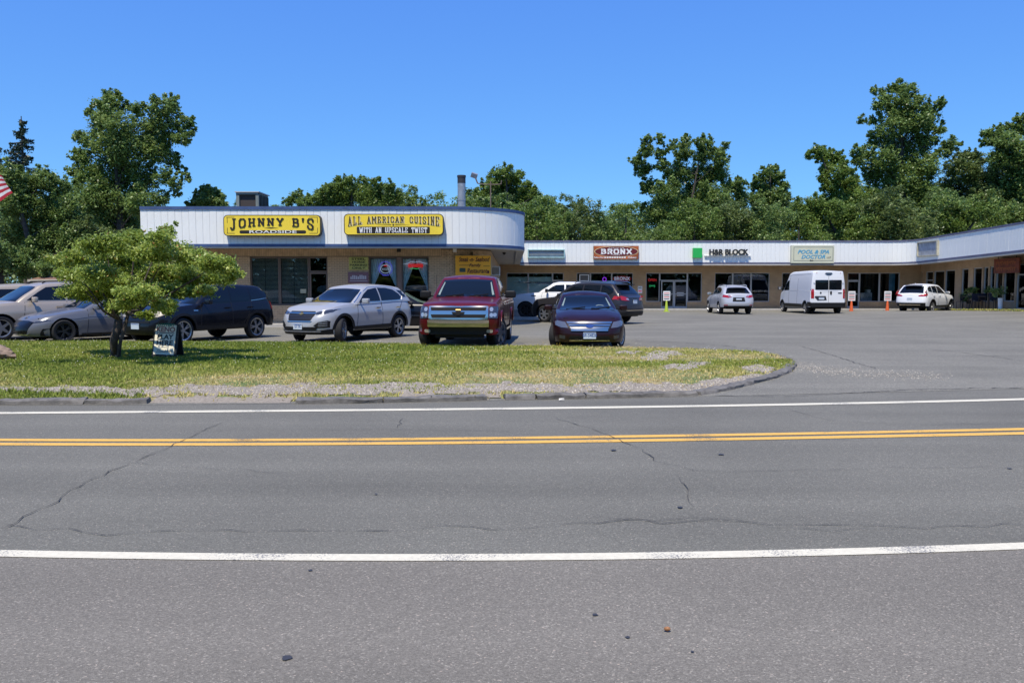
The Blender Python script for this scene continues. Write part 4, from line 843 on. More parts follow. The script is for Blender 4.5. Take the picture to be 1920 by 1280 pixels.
# small things on the shop fronts
t = thing('air_conditioner', 'framed window air conditioner in the pizza shop window', 'air conditioner', (xr(1095), YV-.02, zr_(521)))
MB().box(-.33, .33, -.12, .1, -.24, .24).build('housing', Wt, t); MB().box(-.27, .27, -.128, -.121, -.18, .18).build('grille', mat('ac_grille', (.12, .12, .12), .8), t)
yn2 = YV+.25
t = thing('neon_sign', 'dark red oval BRONX window sign in the pizza shop', 'neon sign', (xr(1167), yn2, zr_(522)), world=True)
MB().prism([(xr(1167)+.66*math.cos(a), zr_(522.5)+.2*math.sin(a)) for a in np.linspace(0, 6.283, 33)[:-1]], yn2, yn2+.02).build('oval', mat('oval_maroon', (.14, .01, .012), .5, emis=(.3, .01, .02), estr=.2), t); text('lettering', 'BRONX', nw_, .33, t, (xr(1167), yn2-.012, zr_(522.5)), sx=.95, bold=.01)
t = thing('neon_sign', 'purple ring neon sign in the middle pizza shop pane', 'neon sign', (xr(1134), yn2, zr_(524)), world=True); MB().tube(ring(xr(1134), zr_(523.5), .12, .13, yn2, 20), .022, 5).build('tube', mat('neon_purple', (.3, .05, .6), .4, emis=(.4, .05, 1), estr=.8), t)
t = thing('neon_sign', 'red and green OPEN neon sign right of the pizza shop', 'neon sign', (xr(1224), yn2, zr_(528)), world=True); text('lettering', 'OPEN', nr_, .24, t, (xr(1224), yn2, zr_(525)), sx=.95, bold=.01); text('lettering', '(==)', ng_, .2, t, (xr(1224), yn2, zr_(536)), sx=1.1, bold=.02)
t = thing('wall_notice', 'small white no parking notice on the brick pier', 'notice', (xr(1200), YV, zr_(543))); MB().box(-.15, .15, -.02, -.002, -.24, .24).build('plate', Wt, t); text('lettering', 'NO', K_, .14, t, (0, -.024, .12), bold=.03); text('lettering', 'FIRE', nr_, .12, t, (0, -.024, -.1), bold=.03)
for i, px in enumerate((1252, 1276)):
    t = thing('door_lettering', ('white printed lines on the left leaf of the glass double door', 'white printed lines on the right leaf of the glass double door')[i], 'lettering', (xr(px), YV+.06, zr_(552)), group='lettering on the double door')
    for j in range(3): MB().box(-.24, .24, -.004, .0, .10-j*.09, .14-j*.09).build('line', Wt, t)
t = thing('roof_vent', 'round white vent cap on the shop row roof', 'vent', (xr(1066), 58.5, ZT-.32)); MB().lathe([(.2, 0), (.2, .36), (.28, .38), (.28, .5), (0, .52)], 18).build('cap', M_alu, t, True)
t = thing('roof_hatch', 'low pale box on the shop row roof behind the pool sign', 'roof hatch', (xr(1518), 59.5, ZT-.32)); MB().box(-.95, .95, -.5, .5, 0, .48).build('box', M_soff, t); MB().box(-1, 1, -.55, .55, .48, .53).build('lid', M_alu, t)
# small house far left
hb = thing('small_house', 'small pale house with brown hip roof behind the parked cars', 'house', (P(118, 520, 44).x, 45, 0), world=False)
hw = (P(190, 520, 44).x-P(77, 520, 44).x)/2; ze = zw(524, 44); zp = zw(503, 44)
MB().box(-hw, hw, -1, 4, 0, ze).build('wall', mat('house_wall', (.45, .38, .28), .8), hb)
mk('roof', [(-hw-.15, -1.2, ze), (hw+.15, -1.2, ze), (hw+.15, 4.2, ze), (-hw-.15, 4.2, ze), (-hw+.9, 1.5, zp), (hw-.9, 1.5, zp)], [(0, 1, 5, 4), (1, 2, 5), (2, 3, 4, 5), (3, 0, 4)], mat('shingle_brown', (.20, .12, .085), .9, var=.3, vscale=4), hb)
MB().box(-hw-.17, hw+.17, -1.22, -1.1, ze-.12, ze).build('gutter', mat('gutter_cream', (.5, .45, .35), .6), hb)
# ============================================================ VEHICLES
def paint(name, c, metal=.35, rough=.32): return mat(name, c, rough, metal*.5, coat=.3, spec=.3)
M_tyre = mat('tyre_rubber', (.018, .018, .019), .85, bump=.2, bscale=80); M_rimS = mat('rim_silver', (.45, .46, .48), .3, metal=.8); M_rimK = mat('rim_black', (.02, .02, .022), .35, metal=.3)
M_cglass = mat('car_glass', (.005, .007, .010), .04, spec=.45); M_wglass = mat('windscreen_glass', (.006, .010, .015), .04, spec=.32)
M_trim = mat('black_trim', (.010, .010, .011), .5, spec=.3); M_chrome = mat('chrome', (.72, .66, .56), .14, metal=1.); M_lamp = mat('lamp_clear', (.45, .48, .52), .12, metal=.5, coat=1.); M_lampm = mat('lamp_mid', (.17, .18, .20), .15, metal=.5, coat=1.); M_lampd = mat('lamp_dark', (.06, .065, .08), .1, metal=.4, coat=1.)
M_red = mat('lamp_red', (.35, .01, .012), .15, coat=1.); M_plate = mat('plate_white', (.55, .62, .68), .5); M_plateb = mat('plate_ink', (.04, .10, .3), .6); M_seam = mat('door_gap', (.01, .01, .012), .8); M_gloss = mat('gloss_black', (.006, .006, .007), .22, spec=.3); M_gold2 = mat('emblem_gold', (.75, .45, .15), .25, metal=.9)
M_well = mat('wheel_well', (.01, .01, .01), .95); M_fog = mat('lamp_fog', (.30, .27, .20), .4, coat=.3)
def crv(pts, sm=.05):
    xs = [p[0] for p in pts]; zs = [p[1] for p in pts]
    def f(u): return float(np.mean(np.interp([u-sm, u-sm*.5, u, u+sm*.5, u+sm], xs, zs)))
    return f
def grid_faces(rows, n, flip=False):
    f = []
    for a in range(rows-1):
        for b in range(n-1):
            q = (a*n+b, a*n+b+1, (a+1)*n+b+1, (a+1)*n+b); f.append(q[::-1] if flip else q)
    return f
class Car:
    """local frame: +x forwards, +y to the car's left, wheels on z=0; specs measured by u = metres behind the front bumper"""
    def __init__(s, name, label, cat, sp, m_body, loc, head, group='vehicles parked at the shops'):
        s.sp = sp; s.m = m_body; s.L = sp['L']; s.W = sp['W']; s.name = name
        s.root = thing(name, label, cat, loc, head, group)
        s.body()
    def X(s, u): return s.L/2-u
    def body(s):
        sp = s.sp; L, hw = s.L, s.W/2; zt = crv(sp['zt'], .06); sill = sp.get('sill', .24); R_ = sp['R']; ar = R_+sp.get('gap', .055)
        uf, ur = sp['uf'], sp['ur']; ef, nf = sp.get('ef', .8), sp.get('nf', 3.); er, nr = sp.get('er', .6), sp.get('nr', 4.)
        bfz = sp.get('bfz', sill); brz = sp.get('brz', sill+.04)
        def zb(u):
            z = sill
            if u < uf-ar: z = bfz
            if u > ur+ar: z = brz
            for c in (uf, ur):
                d = abs(u-c)
                if d < ar: z = max(z, R_+math.sqrt(ar*ar-d*d)*1.0)
            return z
        ys = [0, .12, .25, .38, .5, .6, .7, .78, .85, .9]
        out = [(ef*(1-(1-y**nf)**(1/nf)), y) for y in ys]
        rear = [(L-er*(1-(1-y**nr)**(1/nr)), y) for y in ys][::-1]
        us = set(np.round(np.arange(out[-1][0]+.05, rear[0][0]-.04, .085), 3))
        for c in (uf, ur):
            us = {u for u in us if not c-ar-.04 < u < c+ar+.04}
            us |= {c-ar-.012, c-ar-.001, c-ar+.001, c+ar-.001, c+ar+.001, c+ar+.012} | {round(c+ar*math.cos(R(a)), 4) for a in range(12, 169, 12)}
        for u in sorted(us):
            if u <= out[-1][0]+.02 or u >= rear[0][0]-.02: continue
            y = 1.
            if u < ef: y = (1-((ef-u)/ef)**nf)**(1/nf)
            if u > L-er: y = min(y, (1-((u-L+er)/er)**nr)**(1/nr))
            out.append((u, y))
        out += rear; s.out = out
        wf = crv(sp.get('wf', [(0, .955), (.12, .975), (.4, 1.), (.68, .995), (.8, .965), (.93, .93), (1., .885)]), .02); sf = crv(sp.get('sf', [(0, .10), (.15, .02), (.35, 0), (.6, .02), (.8, .07), (1, .18)]), .02); sr = crv(sp.get('sr', [(0, .12), (.2, .03), (.4, 0), (.7, .05), (1, .12)]), .02)
        rows = 15; ts = [i/(rows-1) for i in range(rows)]
        V = []
        for t in ts:
            for u, y in out:
                b, z1 = zb(u), zt(u); z = b+t*(z1-b); zn = max(0, min(1, (z-bfz)/(z1-bfz)))
                u2 = u+sf(zn)*max(0, 1-u/.9)-sr(zn)*max(0, 1-(L-u)/.8)
                V.append((u2, y*hw*wf(zn), z))
        n = len(out); F_ = grid_faces(rows, n)
        crown = sp.get('crown', .05); cr = crv(sp.get('cr', [(0, .02), (.4, crown), (1.5, crown*1.2), (3, crown), (L-.3, crown*.7), (L, .01)]), .05)
        base = (rows-1)*n; qs = [.96, .88, .75, .55, .3, 0]
        bed = sp.get('bed')
        for q in qs:
            for i, (u, y) in enumerate(out):
                x0, y0, z0 = V[base+i]; z = z0+cr(u)*(1-q**2.6)**.9
                if sp.get('ridge') and u < sp['c0']+.1: z += sp['ridge']*math.exp(-((q-.62)/.14)**2)*min(1, u/.5)
                if bed and bed[0] < u < bed[1] and q < .9: z = z0-.5
                V.append((x0, y0*q, z))
        F_ += [tuple(x+base for x in f) for f in grid_faces(len(qs)+1, n)]
        tot = len(V)
        # mirror
        V2 = V+[(a, -b, c) for a, b, c in V]; F2 = F_+[tuple(i+tot for i in f)[::-1] for f in F_]
        # greenhouse
        zr = crv(sp['zr'], .08); c0, c1, c2, c3 = sp['c0'], sp['c1'], sp['c2'], sp['c3']; wb, wt = sp['wb'], sp['wt']
        eg = sp.get('eg', .09); ng = 3.2; go = []
        for y in ys+[.95, .985]: go.append((eg*(1-(1-y**ng)**(1/ng)), y))
        for a in np.arange(eg+.02, 1-eg*.8, .045): go.append((a, 1.))
        for y in (ys+[.95, .985])[::-1]: go.append((1-eg*.7*(1-(1-y**ng)**(1/ng)), y))
        tr = [0, .12, .25, .4, .55, .7, .82, .9, .95, .98, 1.]; o2 = len(V2); GV = []
        bul = sp.get('bul', .045)
        for t in tr:
            tt = t; uF = c0+(c1-c0)*tt-bul*math.sin(math.pi*tt); uR = c3+(c2-c3)*tt+bul*math.sin(math.pi*tt)
            w = wb+(wt-wb)*tt+.03*math.sin(math.pi*min(1, tt*.95))
            if t > .9: w -= .055*((t-.9)/.1)**2
            for a, y in go:
                u = uF+a*(uR-uF); zbase = zt(min(max(u, c0), min(c3, L-.1)))-.04; zt_ = zr(u) - (.0 if t < 1 else 0)
                z = zbase+(zt_-zbase)*(1-(1-t)**1.0 if t <= .9 else .9+(.1)*math.sin((t-.9)/.1*math.pi/2)); GV.append((u, y*w, z))
        m = len(go); GF = grid_faces(len(tr), m); gb = (len(tr)-1)*m
        for q in (.93, .8, .6, .35, 0):
            for i in range(m): x0, y0, z0 = GV[gb+i]; GV.append((x0, y0*q, z0+sp.get('rc', .045)*(1-q*q)*min(1, 6*min(go[i][0]+.03, 1-go[i][0]+.03))))
        GF += [tuple(x+gb for x in f) for f in grid_faces(6, m)]
        tg = len(GV); G2 = GV+[(a, -b, c) for a, b, c in GV]; GF2 = GF+[tuple(i+tg for i in f)[::-1] for f in GF]
        AV = V2+G2; AF = F2+[tuple(i+o2 for i in f) for f in GF2]
        LV = [Vector((s.X(a), b, c)) for a, b, c in AV]
        me = bpy.data.meshes.new('body'); me.from_pydata(LV, [], AF)
        bm = bmesh.new(); bm.from_mesh(me); bmesh.ops.remove_doubles(bm, verts=bm.verts, dist=.0008); bmesh.ops.dissolve_degenerate(bm, dist=.0005, edges=bm.edges); bmesh.ops.recalc_face_normals(bm, faces=bm.faces)
        s.bvh = BVHTree.FromBMesh(bm); bm.to_mesh(me); bm.free(); s.bodyo = link('body', me, s.m, s.root, True, 38)
        # under body
        s_ = MB(); zl = max(.18, sill-.03); mid = hw-.27
        s_.box(s.X(L-.35), s.X(.35), -mid, mid, zl, min(zt(uf), zt(ur))-.12); s_.box(s.X(ur-ar-.02), s.X(uf+ar+.02), -hw*.93, hw*.93, zl, sill+.1); s_.build('underbody', M_well, s.root)
        # wheels
        zs = sp.get('rim', M_rimS); first = None
        for u, st in ((uf, sp.get('steer', 0)), (ur, 0)):
            for sd in (1, -1):
                if first is None:
                    e_ = bpy.data.objects.new('wheel', None); COL.objects.link(e_); e_.parent = s.root; s.wheel(e_); first = e_; w = e_
                else: w = copy_tree(first, s.root)
                w.location = (s.X(u), sd*(hw-.02), R_); w.rotation_euler = (0, 0, R(st)+(0 if sd > 0 else math.pi))
    def wheel(s, e):
        sp = s.sp; R_ = sp['R']; w = sp.get('tw', .225); r = sp.get('rr', R_*.68); M = Matrix.Rotation(R(-90), 4, 'X')
        prof = [(r, -.01), (r+.02, 0), (R_*.9, 0), (R_*.97, -.02), (R_, -.05), (R_, -w+.05), (R_*.97, -w+.02), (R_*.9, -w), (r, -w)]
        MB().lathe([(a, b) for a, b in prof], 36, M).build('tyre', M_tyre, e, True, 40)
        mr = sp.get('rim', M_rimS); b = MB(); b.lathe([(r+.005, -.005), (r-.015, -.012), (r-.025, -.06), (r-.03, -w+.03)], 36, M); b.lathe([(0, -.02), (.055, -.02), (.065, -.05)], 16, M)
        k = sp.get('spk', 5); tw = sp.get('twin', False)
        for i in range(k):
            for da in ((-.16, .16) if tw else (0,)):
                a = 2*math.pi*i/k+da; d = Vector((math.cos(a), 0, math.sin(a))); t = Vector((-d.z, 0, d.x)); ws0, ws1 = (.02, .014) if tw else (.045, .03)*1; ws0, ws1 = ws0*sp.get('sw', 1), ws1*sp.get('sw', 1)
                if tw: base_d = Vector((math.cos(2*math.pi*i/k), 0, math.sin(2*math.pi*i/k)))
                A = (base_d if tw else d)*.045; B = d*(r-.015); y0 = -.02; y1 = -.014
                v = [A+t*ws0, A-t*ws0, B-t*ws1, B+t*ws1]; vv = [p+Vector((0, y0 if j < 2 else y1, 0)) for j, p in enumerate(v)]+[p+Vector((0, -.05, 0)) for p in v]
                b.add(vv, [(0, 1, 2, 3), (7, 6, 5, 4), (0, 4, 5, 1), (1, 5, 6, 2), (2, 6, 7, 3), (3, 7, 4, 0)])
        b.build('rim', mr, e, True, 30); MB().lathe([(0, -.075), (r-.02, -.075)], 24, M).build('brake_disc', M_well, e)
    def cast(s, ax, a, b):
        if ax == 'F': o, d = Vector((s.L, a, b)), Vector((-1, 0, 0))
        elif ax == 'R': o, d = Vector((-s.L, a, b)), Vector((1, 0, 0))
        elif ax == 'S': o, d = Vector((s.X(a), 3, b)), Vector((0, -1, 0))
        elif ax == 'N': o, d = Vector((s.X(a), -3, b)), Vector((0, 1, 0))
        else: o, d = Vector((s.X(a), b, 4)), Vector((0, 0, -1))
        h, nr, _, _ = s.bvh.ray_cast(o, d)
        if h is None:
            h, nr, _, _ = s.bvh.find_nearest(o+d*(s.L/2 if ax in 'FR' else 2.2))
            if ax in 'FR': h = Vector((h.x, a, b))
        if nr.dot(d) > 0: nr = -nr
        return h, d, nr
    def patch(s, name, ax, poly, m, off=.006, step=.07, mirror=False, parent=None, depth=.03, rnd_=0, label=None):
        """a fitted plate: polygon drawn on the front (y,z), rear (y,z), side (u,z) or top (u,y) view and laid on the body"""
        bm = bmesh.new(); vs = [bm.verts.new((a, b, 0)) for a, b in poly]; bm.faces.new(vs)
        A = [p[0] for p in poly]; B = [p[1] for p in poly]
        for k, (lo, hi) in enumerate(((min(A), max(A)), (min(B), max(B)))):
            for c in np.arange(lo+step, hi, step): bmesh.ops.bisect_plane(bm, geom=bm.verts[:]+bm.edges[:]+bm.faces[:], plane_co=(c, c, 0), plane_no=(1, 0, 0) if k == 0 else (0, 1, 0))
        edge_v = [v for v in bm.verts if v.is_boundary]; 
        for v in bm.verts:
            h, d, nr = s.cast(ax, v.co.x, v.co.y); v.co = h-d*off*.5+nr*off*.5
        dirv = {'F': Vector((-1, 0, 0)), 'R': Vector((1, 0, 0)), 'S': Vector((0, -1, 0)), 'N': Vector((0, 1, 0)), 'T': Vector((0, 0, -1))}[ax]
        be = [e for e in bm.edges if e.is_boundary]; g = bmesh.ops.extrude_edge_only(bm, edges=be)
        for v in [x for x in g['geom'] if isinstance(x, bmesh.types.BMVert)]: v.co += dirv*depth
        bmesh.ops.triangulate(bm, faces=[f for f in bm.faces if len(f.verts) > 4]); bmesh.ops.recalc_face_normals(bm, faces=bm.faces)
        me = bpy.data.meshes.new(name); bm.to_mesh(me)
        if mirror:
            bm2 = bm.copy()
            for v in bm2.verts: v.co.y *= -1
            bmesh.ops.reverse_faces(bm2, faces=bm2.faces); me2 = bpy.data.meshes.new(name); bm2.to_mesh(me2); bm2.free()
        bm.free(); p = parent if parent is not None else s.root
        o = link(name, me, m, p, True, 40)
        if label: o['label'] = label
        if mirror: link(name, me2, m, parent if parent is not None else s.root, True, 40)
        return o
    def seam(s, pts, w=.012, mirror=True, name='door_gap', m=None, off=.004):
        poly_l = []; n = len(pts)
        L_, R__ = [], []
        for i, p in enumerate(pts):
            a = pts[max(i-1, 0)]; b = pts[min(i+1, n-1)]; dx, dz = b[0]-a[0], b[1]-a[1]; l = math.hypot(dx, dz) or 1; L_.append((p[0]-dz/l*w/2, p[1]+dx/l*w/2)); R__.append((p[0]+dz/l*w/2, p[1]-dx/l*w/2))
        return s.patch(name, 'S', L_+R__[::-1], m or M_seam, off=off, step=.12, mirror=mirror, depth=.01)
    def mirrors(s, u, z, m, big=1., m2=None, y=None):
        y0 = y or s.sp['wb']
        for sd in (1, -1):
            b = MB(); pts = []
            w, h, d = .20*big, .13*big, .12*(1 if big < 1.15 else .9)
            c = Vector((s.X(u)-.02, sd*(y0+.06+w*.62), z))
            bm = bmesh.new(); bmesh.ops.create_cube(bm, size=1); bmesh.ops.bevel(bm, geom=bm.edges[:], offset=.22, segments=3, affect='EDGES', profile=.6)
            for v in bm.verts: v.co = Vector((v.co.x*d, v.co.y*w, v.co.z*h*(1.0 if sd*v.co.y > 0 else 1.0)))+c
            me = bpy.data.meshes.new('mirror'); bm.to_mesh(me); bm.free(); o = link('mirror', me, m, s.root, True, 60)
            MB().seg((c.x, sd*(y0-.12), z-h*.3), (c.x, c.y, z-h*.25), .05, .035).build('mirror_arm', M_trim, o)
            MB().box(c.x-d*.5-.004, c.x-d*.5+.002, c.y-w*.4, c.y+w*.4, z-h*.36, z+h*.36).build('mirror_glass', M_chrome, o)
    def plate(s, ax, z, txt='', w=.31, h=.16, y=0.0):
        h_, d, nr = s.cast(ax, y, z); x = h_.x+(.012 if ax == 'F' else -.012)
        o = MB().box(x-.008, x+.008, y-w/2, y+w/2, z-h/2, z+h/2).build('number_plate', M_plate, s.root)
        fx = x+(.009 if ax == 'F' else -.009)
        if txt:
            t_ = text('plate_text', txt, M_plateb, .105, None, bold=.02, sx=.82, depth=.001); t_.parent = o; t_.location = (fx, y, z); t_.rotation_euler = (R(90), 0, R(90) if ax == 'F' else R(-90))
        MB().box(min(fx, fx+(.001 if ax == 'F' else -.001)), max(fx, fx+(.002 if ax == 'F' else -.002)), y-w/2+.01, y+w/2-.01, z+h/2-.03, z+h/2-.012).build('plate_band', M_plateb, o)
        return o
    def doors(s, gaps, z0, belt, handles, zh, chrome=False):
        for g in gaps: s.seam(g)
        for u in handles:
            for sd, ax in ((1, 'S'), (-1, 'N')):
                h_, d, nr = s.cast(ax, u, zh)
                MB().box(h_.x-.10, h_.x+.10, *sorted((h_.y+sd*.02, h_.y+sd*.045)), zh-.014, zh+.014).build('door_handle', M_chrome if chrome else s.m, s.root, True)
    def arches(s, m=None, w=.07, off=.012):
        sp = s.sp; R_ = sp['R']; ar = R_+sp.get('gap', .055)
        for c in (sp['uf'], sp['ur']):
            a0 = math.degrees(math.asin((sp.get('sill', .24)-R_)/ar))+2
            outer = [(c+(ar+w)*math.cos(R(a)), R_+(ar+w)*math.sin(R(a))) for a in np.linspace(a0+4, 176-a0, 19)]; inner = [(c+(ar+.004)*math.cos(R(a)), R_+(ar+.004)*math.sin(R(a))) for a in np.linspace(a0+4, 176-a0, 19)][::-1]
            s.patch('arch_trim', 'S', outer+inner, m or M_trim, off=off, step=.3, mirror=True, depth=.05)
    def rails(s, u0, u1, m, y, z):
        for sd in (1, -1): MB().tube([(s.X(u0), sd*y, z-.02), (s.X(u0+.12), sd*y, z+.04), (s.X((u0+u1)/2), sd*y, z+.06), (s.X(u1-.12), sd*y, z+.035), (s.X(u1), sd*y, z-.03)], .018, 8).build('roof_rail', m, s.root, True)
    def wipers(s, u, z0, ys=((-.55, -.05), (.1, .6))):
        for a, b in ys:
            A = s.cast('F', a, z0)[0]; B = s.cast('F', b, z0+.02)[0]; MB().seg(A+Vector((.03, 0, .0)), B+Vector((.03, 0, .03)), .02, .03).build('wiper', M_trim, s.root)
    def side_windows(s, polys, m=None):
        for p in polys: s.patch('side_window', 'S', p, m or M_cglass, off=.006, step=.09, mirror=True)
    def windscreen(s, wb_, wt_, zb_, zt_, ax='F', m=None, name=None, sag=.03):
        n = 8; top = [(wt_*(1-2*i/n), zt_-sag*((1-2*i/n)**2)) for i in range(n+1)]; bot = [(-wb_*(1-2*i/n), zb_-sag*.8*((1-2*i/n)**2)) for i in range(n+1)]
        return s.patch(name or ('windscreen' if ax == 'F' else 'rear_window'), ax, top+bot, m or (M_wglass if ax == 'F' else M_cglass), off=.008, step=.1)
def place(px, py, head_deg, u, sp, side):
    """car origin such that the wheel at u / side touches the ground at a pixel; head = direction the nose points (degrees, 0 = +x world)"""
    g = G(px, py, float(0)); a = R(head_deg); dx = sp['L']/2-u; dy = side*(sp['W']/2-.12)
    return Vector((g.x-(dx*math.cos(a)-dy*math.sin(a)), g.y-(dx*math.sin(a)+dy*math.cos(a)), .004))
mirr = lambda P_: [(-a, b) for a, b in P_][::-1]
# ---- silver crossover (facing the road, turned left)
sp = dict(L=4.65, W=1.84, R=.355, uf=.93, ur=3.65, sill=.33, bfz=.24, brz=.33, ef=.85, nf=2.7, er=.7, nr=3.4, zt=[(0, .80), (.12, .90), (.35, .98), (.9, 1.05), (1.35, 1.10), (2.3, 1.12), (3.6, 1.17), (4.3, 1.17), (4.65, 1.06)], zr=[(1.9, 1.50), (2.3, 1.59), (2.9, 1.635), (3.6, 1.61), (4.2, 1.54), (4.5, 1.49)], c0=1.28, c1=2.12, c2=4.02, c3=4.50, wb=.86, wt=.64, spk=5, twin=True, steer=24, crown=.06, ridge=.015)
M_silver = paint('paint_silver', (.43, .44, .445), .55, .3)
c = Car('silver_crossover', 'silver crossover facing the road with wheels turned, left of the red pickup', 'car', sp, M_silver, place(641, 641.5, -117, .93, sp, 1), R(-117))
c.windscreen(.74, .60, 1.14, 1.53); c.windscreen(.62, .50, 1.16, 1.44, 'R')
c.side_windows([[(1.72, 1.15), (2.02, 1.36), (2.3, 1.50), (2.72, 1.555), (2.74, 1.16)], [(2.80, 1.165), (2.78, 1.555), (3.2, 1.55), (3.55, 1.50), (3.80, 1.36), (3.86, 1.27), (3.78, 1.19)], [(3.98, 1.26), (3.76, 1.485), (4.08, 1.46), (4.28, 1.40), (4.36, 1.28)]])
c.seam([(1.5, 1.12), (2.0, 1.42), (2.35, 1.57), (3.1, 1.60), (3.6, 1.56), (3.95, 1.32), (3.88, 1.19), (3.3, 1.145), (2.2, 1.125)], .014, name='window_trim', m=M_chrome, off=.003)
c.doors([[(1.62, 1.10), (1.55, .8), (1.50, .40)], [(2.77, 1.14), (2.77, .40)], [(3.92, 1.17), (3.72, .95), (3.60, .83), (3.36, .72), (3.22, .40)]], .4, 1.1, [2.55, 3.60], .96, True)
c.arches(); c.patch('sill_cladding', 'S', [(1.38, .34), (3.2, .34), (3.2, .46), (1.38, .44)], M_trim, .012, mirror=True)
c.patch('grille', 'F', [(-.46, .78), (-.38, .62), (.38, .62), (.46, .78), (.47, .82), (-.47, .82)], M_trim, .012); c.patch('grille_bar', 'F', [(-.50, .86), (-.48, .825), (.48, .825), (.50, .86)], M_chrome, .022); c.patch('grille_rim', 'F', [(-.44, .625), (-.40, .60), (.40, .60), (.44, .625)], M_chrome, .02)
for z in (.66, .70, .74, .78): c.patch('grille_slat', 'F', [(-.41, z), (.41, z), (.41, z+.008), (-.41, z+.008)], M_lampd, .018, depth=.01)
c.patch('upper_grille', 'F', [(-.45, .865), (.45, .865), (.42, .895), (-.42, .895)], M_trim, .01)
c.patch('emblem', 'F', [(-.09, .835), (-.035, .835), (-.035, .86), (.035, .86), (.035, .835), (.09, .835), (.08, .805), (.03, .805), (.03, .785), (-.03, .785), (-.03, .805), (-.08, .805)], M_gold2, .03, step=.2)
for f in (lambda P_: P_, mirr):
    c.patch('headlight', 'F', f([(.50, .80), (.50, .87), (.72, .93), (.86, .955), (.84, .88), (.72, .82)]), M_lampd, .012); c.patch('headlight_strip', 'F', f([(.50, .865), (.50, .88), (.74, .945), (.86, .965), (.86, .95), (.74, .925)]), M_lamp, .018)
    c.patch('fog_surround', 'F', f([(.50, .50), (.62, .60), (.80, .64), (.84, .62), (.83, .44), (.60, .44)]), M_trim, .012)
    for z in (.48, .53, .58): c.patch('fog_slat', 'F', f([(.62, z), (.80, z+.01), (.80, z+.025), (.62, z+.012)]), M_lamp, .018, depth=.01)
c.patch('lower_intake', 'F', [(-.62, .46), (-.55, .37), (.55, .37), (.62, .46)], M_trim, .012); c.patch('front_apron', 'F', [(-.86, .40), (-.84, .25), (.84, .25), (.86, .40), (.60, .36), (-.60, .36)], M_trim, .014); c.patch('skid_strip', 'F', [(-.66, .345), (-.66, .325), (.66, .325), (.66, .345)], M_lamp, .022)
c.plate('F', .47, 'G7 76'); c.mirrors(1.72, 1.17, M_silver, 1.1)
c.patch('tail_light', 'S', [(4.28, 1.08), (4.50, 1.10), (4.58, 1.02), (4.42, .98)], M_red, .012, mirror=True); c.patch('rear_apron', 'R', [(-.88, .58), (-.86, .34), (.86, .34), (.88, .58)], M_trim, .012)
# ---- red pickup
sp = dict(L=5.75, W=2.03, R=.40, uf=.97, ur=4.45, sill=.50, bfz=.50, brz=.58, gap=.09, ef=.42, nf=4., er=.25, nr=7, zt=[(0, 1.06), (.06, 1.13), (.25, 1.17), (.8, 1.21), (1.4, 1.26), (1.8, 1.30), (5.75, 1.32)], zr=[(2.0, 1.79), (2.5, 1.86), (3.1, 1.86), (3.8, 1.82)], c0=1.42, c1=2.18, c2=3.62, c3=3.85, wb=.92, wt=.71, spk=6, sw=1.2, tw=.27, steer=-20, crown=.05, wf=[(0, .96), (.15, .99), (.5, 1.), (.75, .985), (.9, .955), (1., .90)], sf=[(0, .04), (.2, .0), (.5, 0), (.8, .03), (1, .09)], sr=[(0, .05), (1, .0)], bed=(3.95, 5.65), rc=.05)
M_maroon = paint('paint_red', (.115, .006, .005), .4, .3)
c = Car('red_pickup', 'dark red pickup truck with chrome grille and bumper facing the road', 'truck', sp, M_maroon, place(805, 651.5, -94, .97, sp, -1), R(-94))
M_pb = paint('paint_red_bumper', (.085, .004, .006), .2, .3)
c.windscreen(.80, .655, 1.33, 1.79); c.windscreen(.7, .6, 1.38, 1.76, 'R')
c.side_windows([[(1.90, 1.345), (2.22, 1.60), (2.42, 1.74), (2.95, 1.76), (2.98, 1.35)], [(3.04, 1.35), (3.02, 1.76), (3.5, 1.74), (3.62, 1.62), (3.66, 1.36)]])
c.doors([[(1.78, 1.28), (1.62, 1.0), (1.60, .52)], [(3.01, 1.3), (3.01, .52)], [(3.74, 1.30), (3.74, .52)], [(3.9, 1.30), (3.9, .52)]], .5, 1.3, [2.8], 1.15)
c.arches(M_maroon, .09, .03)
c.patch('grille_frame', 'F', rrect(-.745, .745, .765, 1.10, .03), M_chrome, .03)
c.patch('grille_slot', 'F', [(-.68, .985), (.68, .985), (.70, 1.065), (-.70, 1.065)], M_well, .035); c.patch('grille_slot', 'F', [(-.66, .81), (.66, .81), (.69, .895), (-.69, .895)], M_well, .035)
c.patch('emblem', 'F', [(-.16, .955), (-.06, .955), (-.06, .99), (.06, .99), (.06, .955), (.16, .955), (.14, .905), (.05, .905), (.05, .87), (-.05, .87), (-.05, .905), (-.14, .905)], M_well, .06, step=.3); c.patch('emblem_rim', 'F', [(-.06, .99), (.06, .99), (.06, 1.01), (-.06, 1.01)], M_gold2, .062, step=.3)
for f in (lambda P_: P_, mirr):
    c.patch('headlight', 'F', f([(.765, .80), (.765, 1.09), (.92, 1.10), (.975, 1.07), (.965, .80)]), M_lampd, .016)
    for y, z in ((.82, 1.02), (.82, .88), (.90, .885)):
        c.patch('lamp_lens', 'F', f([(y+.045*math.cos(a), z+.052*math.sin(a)) for a in np.linspace(0, 6.28, 13)[:-1]]), M_lamp, .024, depth=.01)
    c.patch('fog_light', 'F', f(rrect(.70, .85, .45, .53, .03)), M_fog, .05)
    c.patch('bumper_end', 'F', f([(.755, .40), (.755, .755), (.99, .755), (.985, .46), (.93, .40)]), M_pb, .035)
c.patch('front_bumper', 'F', [(-.76, .76), (-.755, .60), (.755, .60), (.76, .76)], M_chrome, .09, step=.05)
c.patch('valance', 'F', [(-.75, .595), (-.70, .40), (.70, .40), (.75, .595)], M_trim, .03)
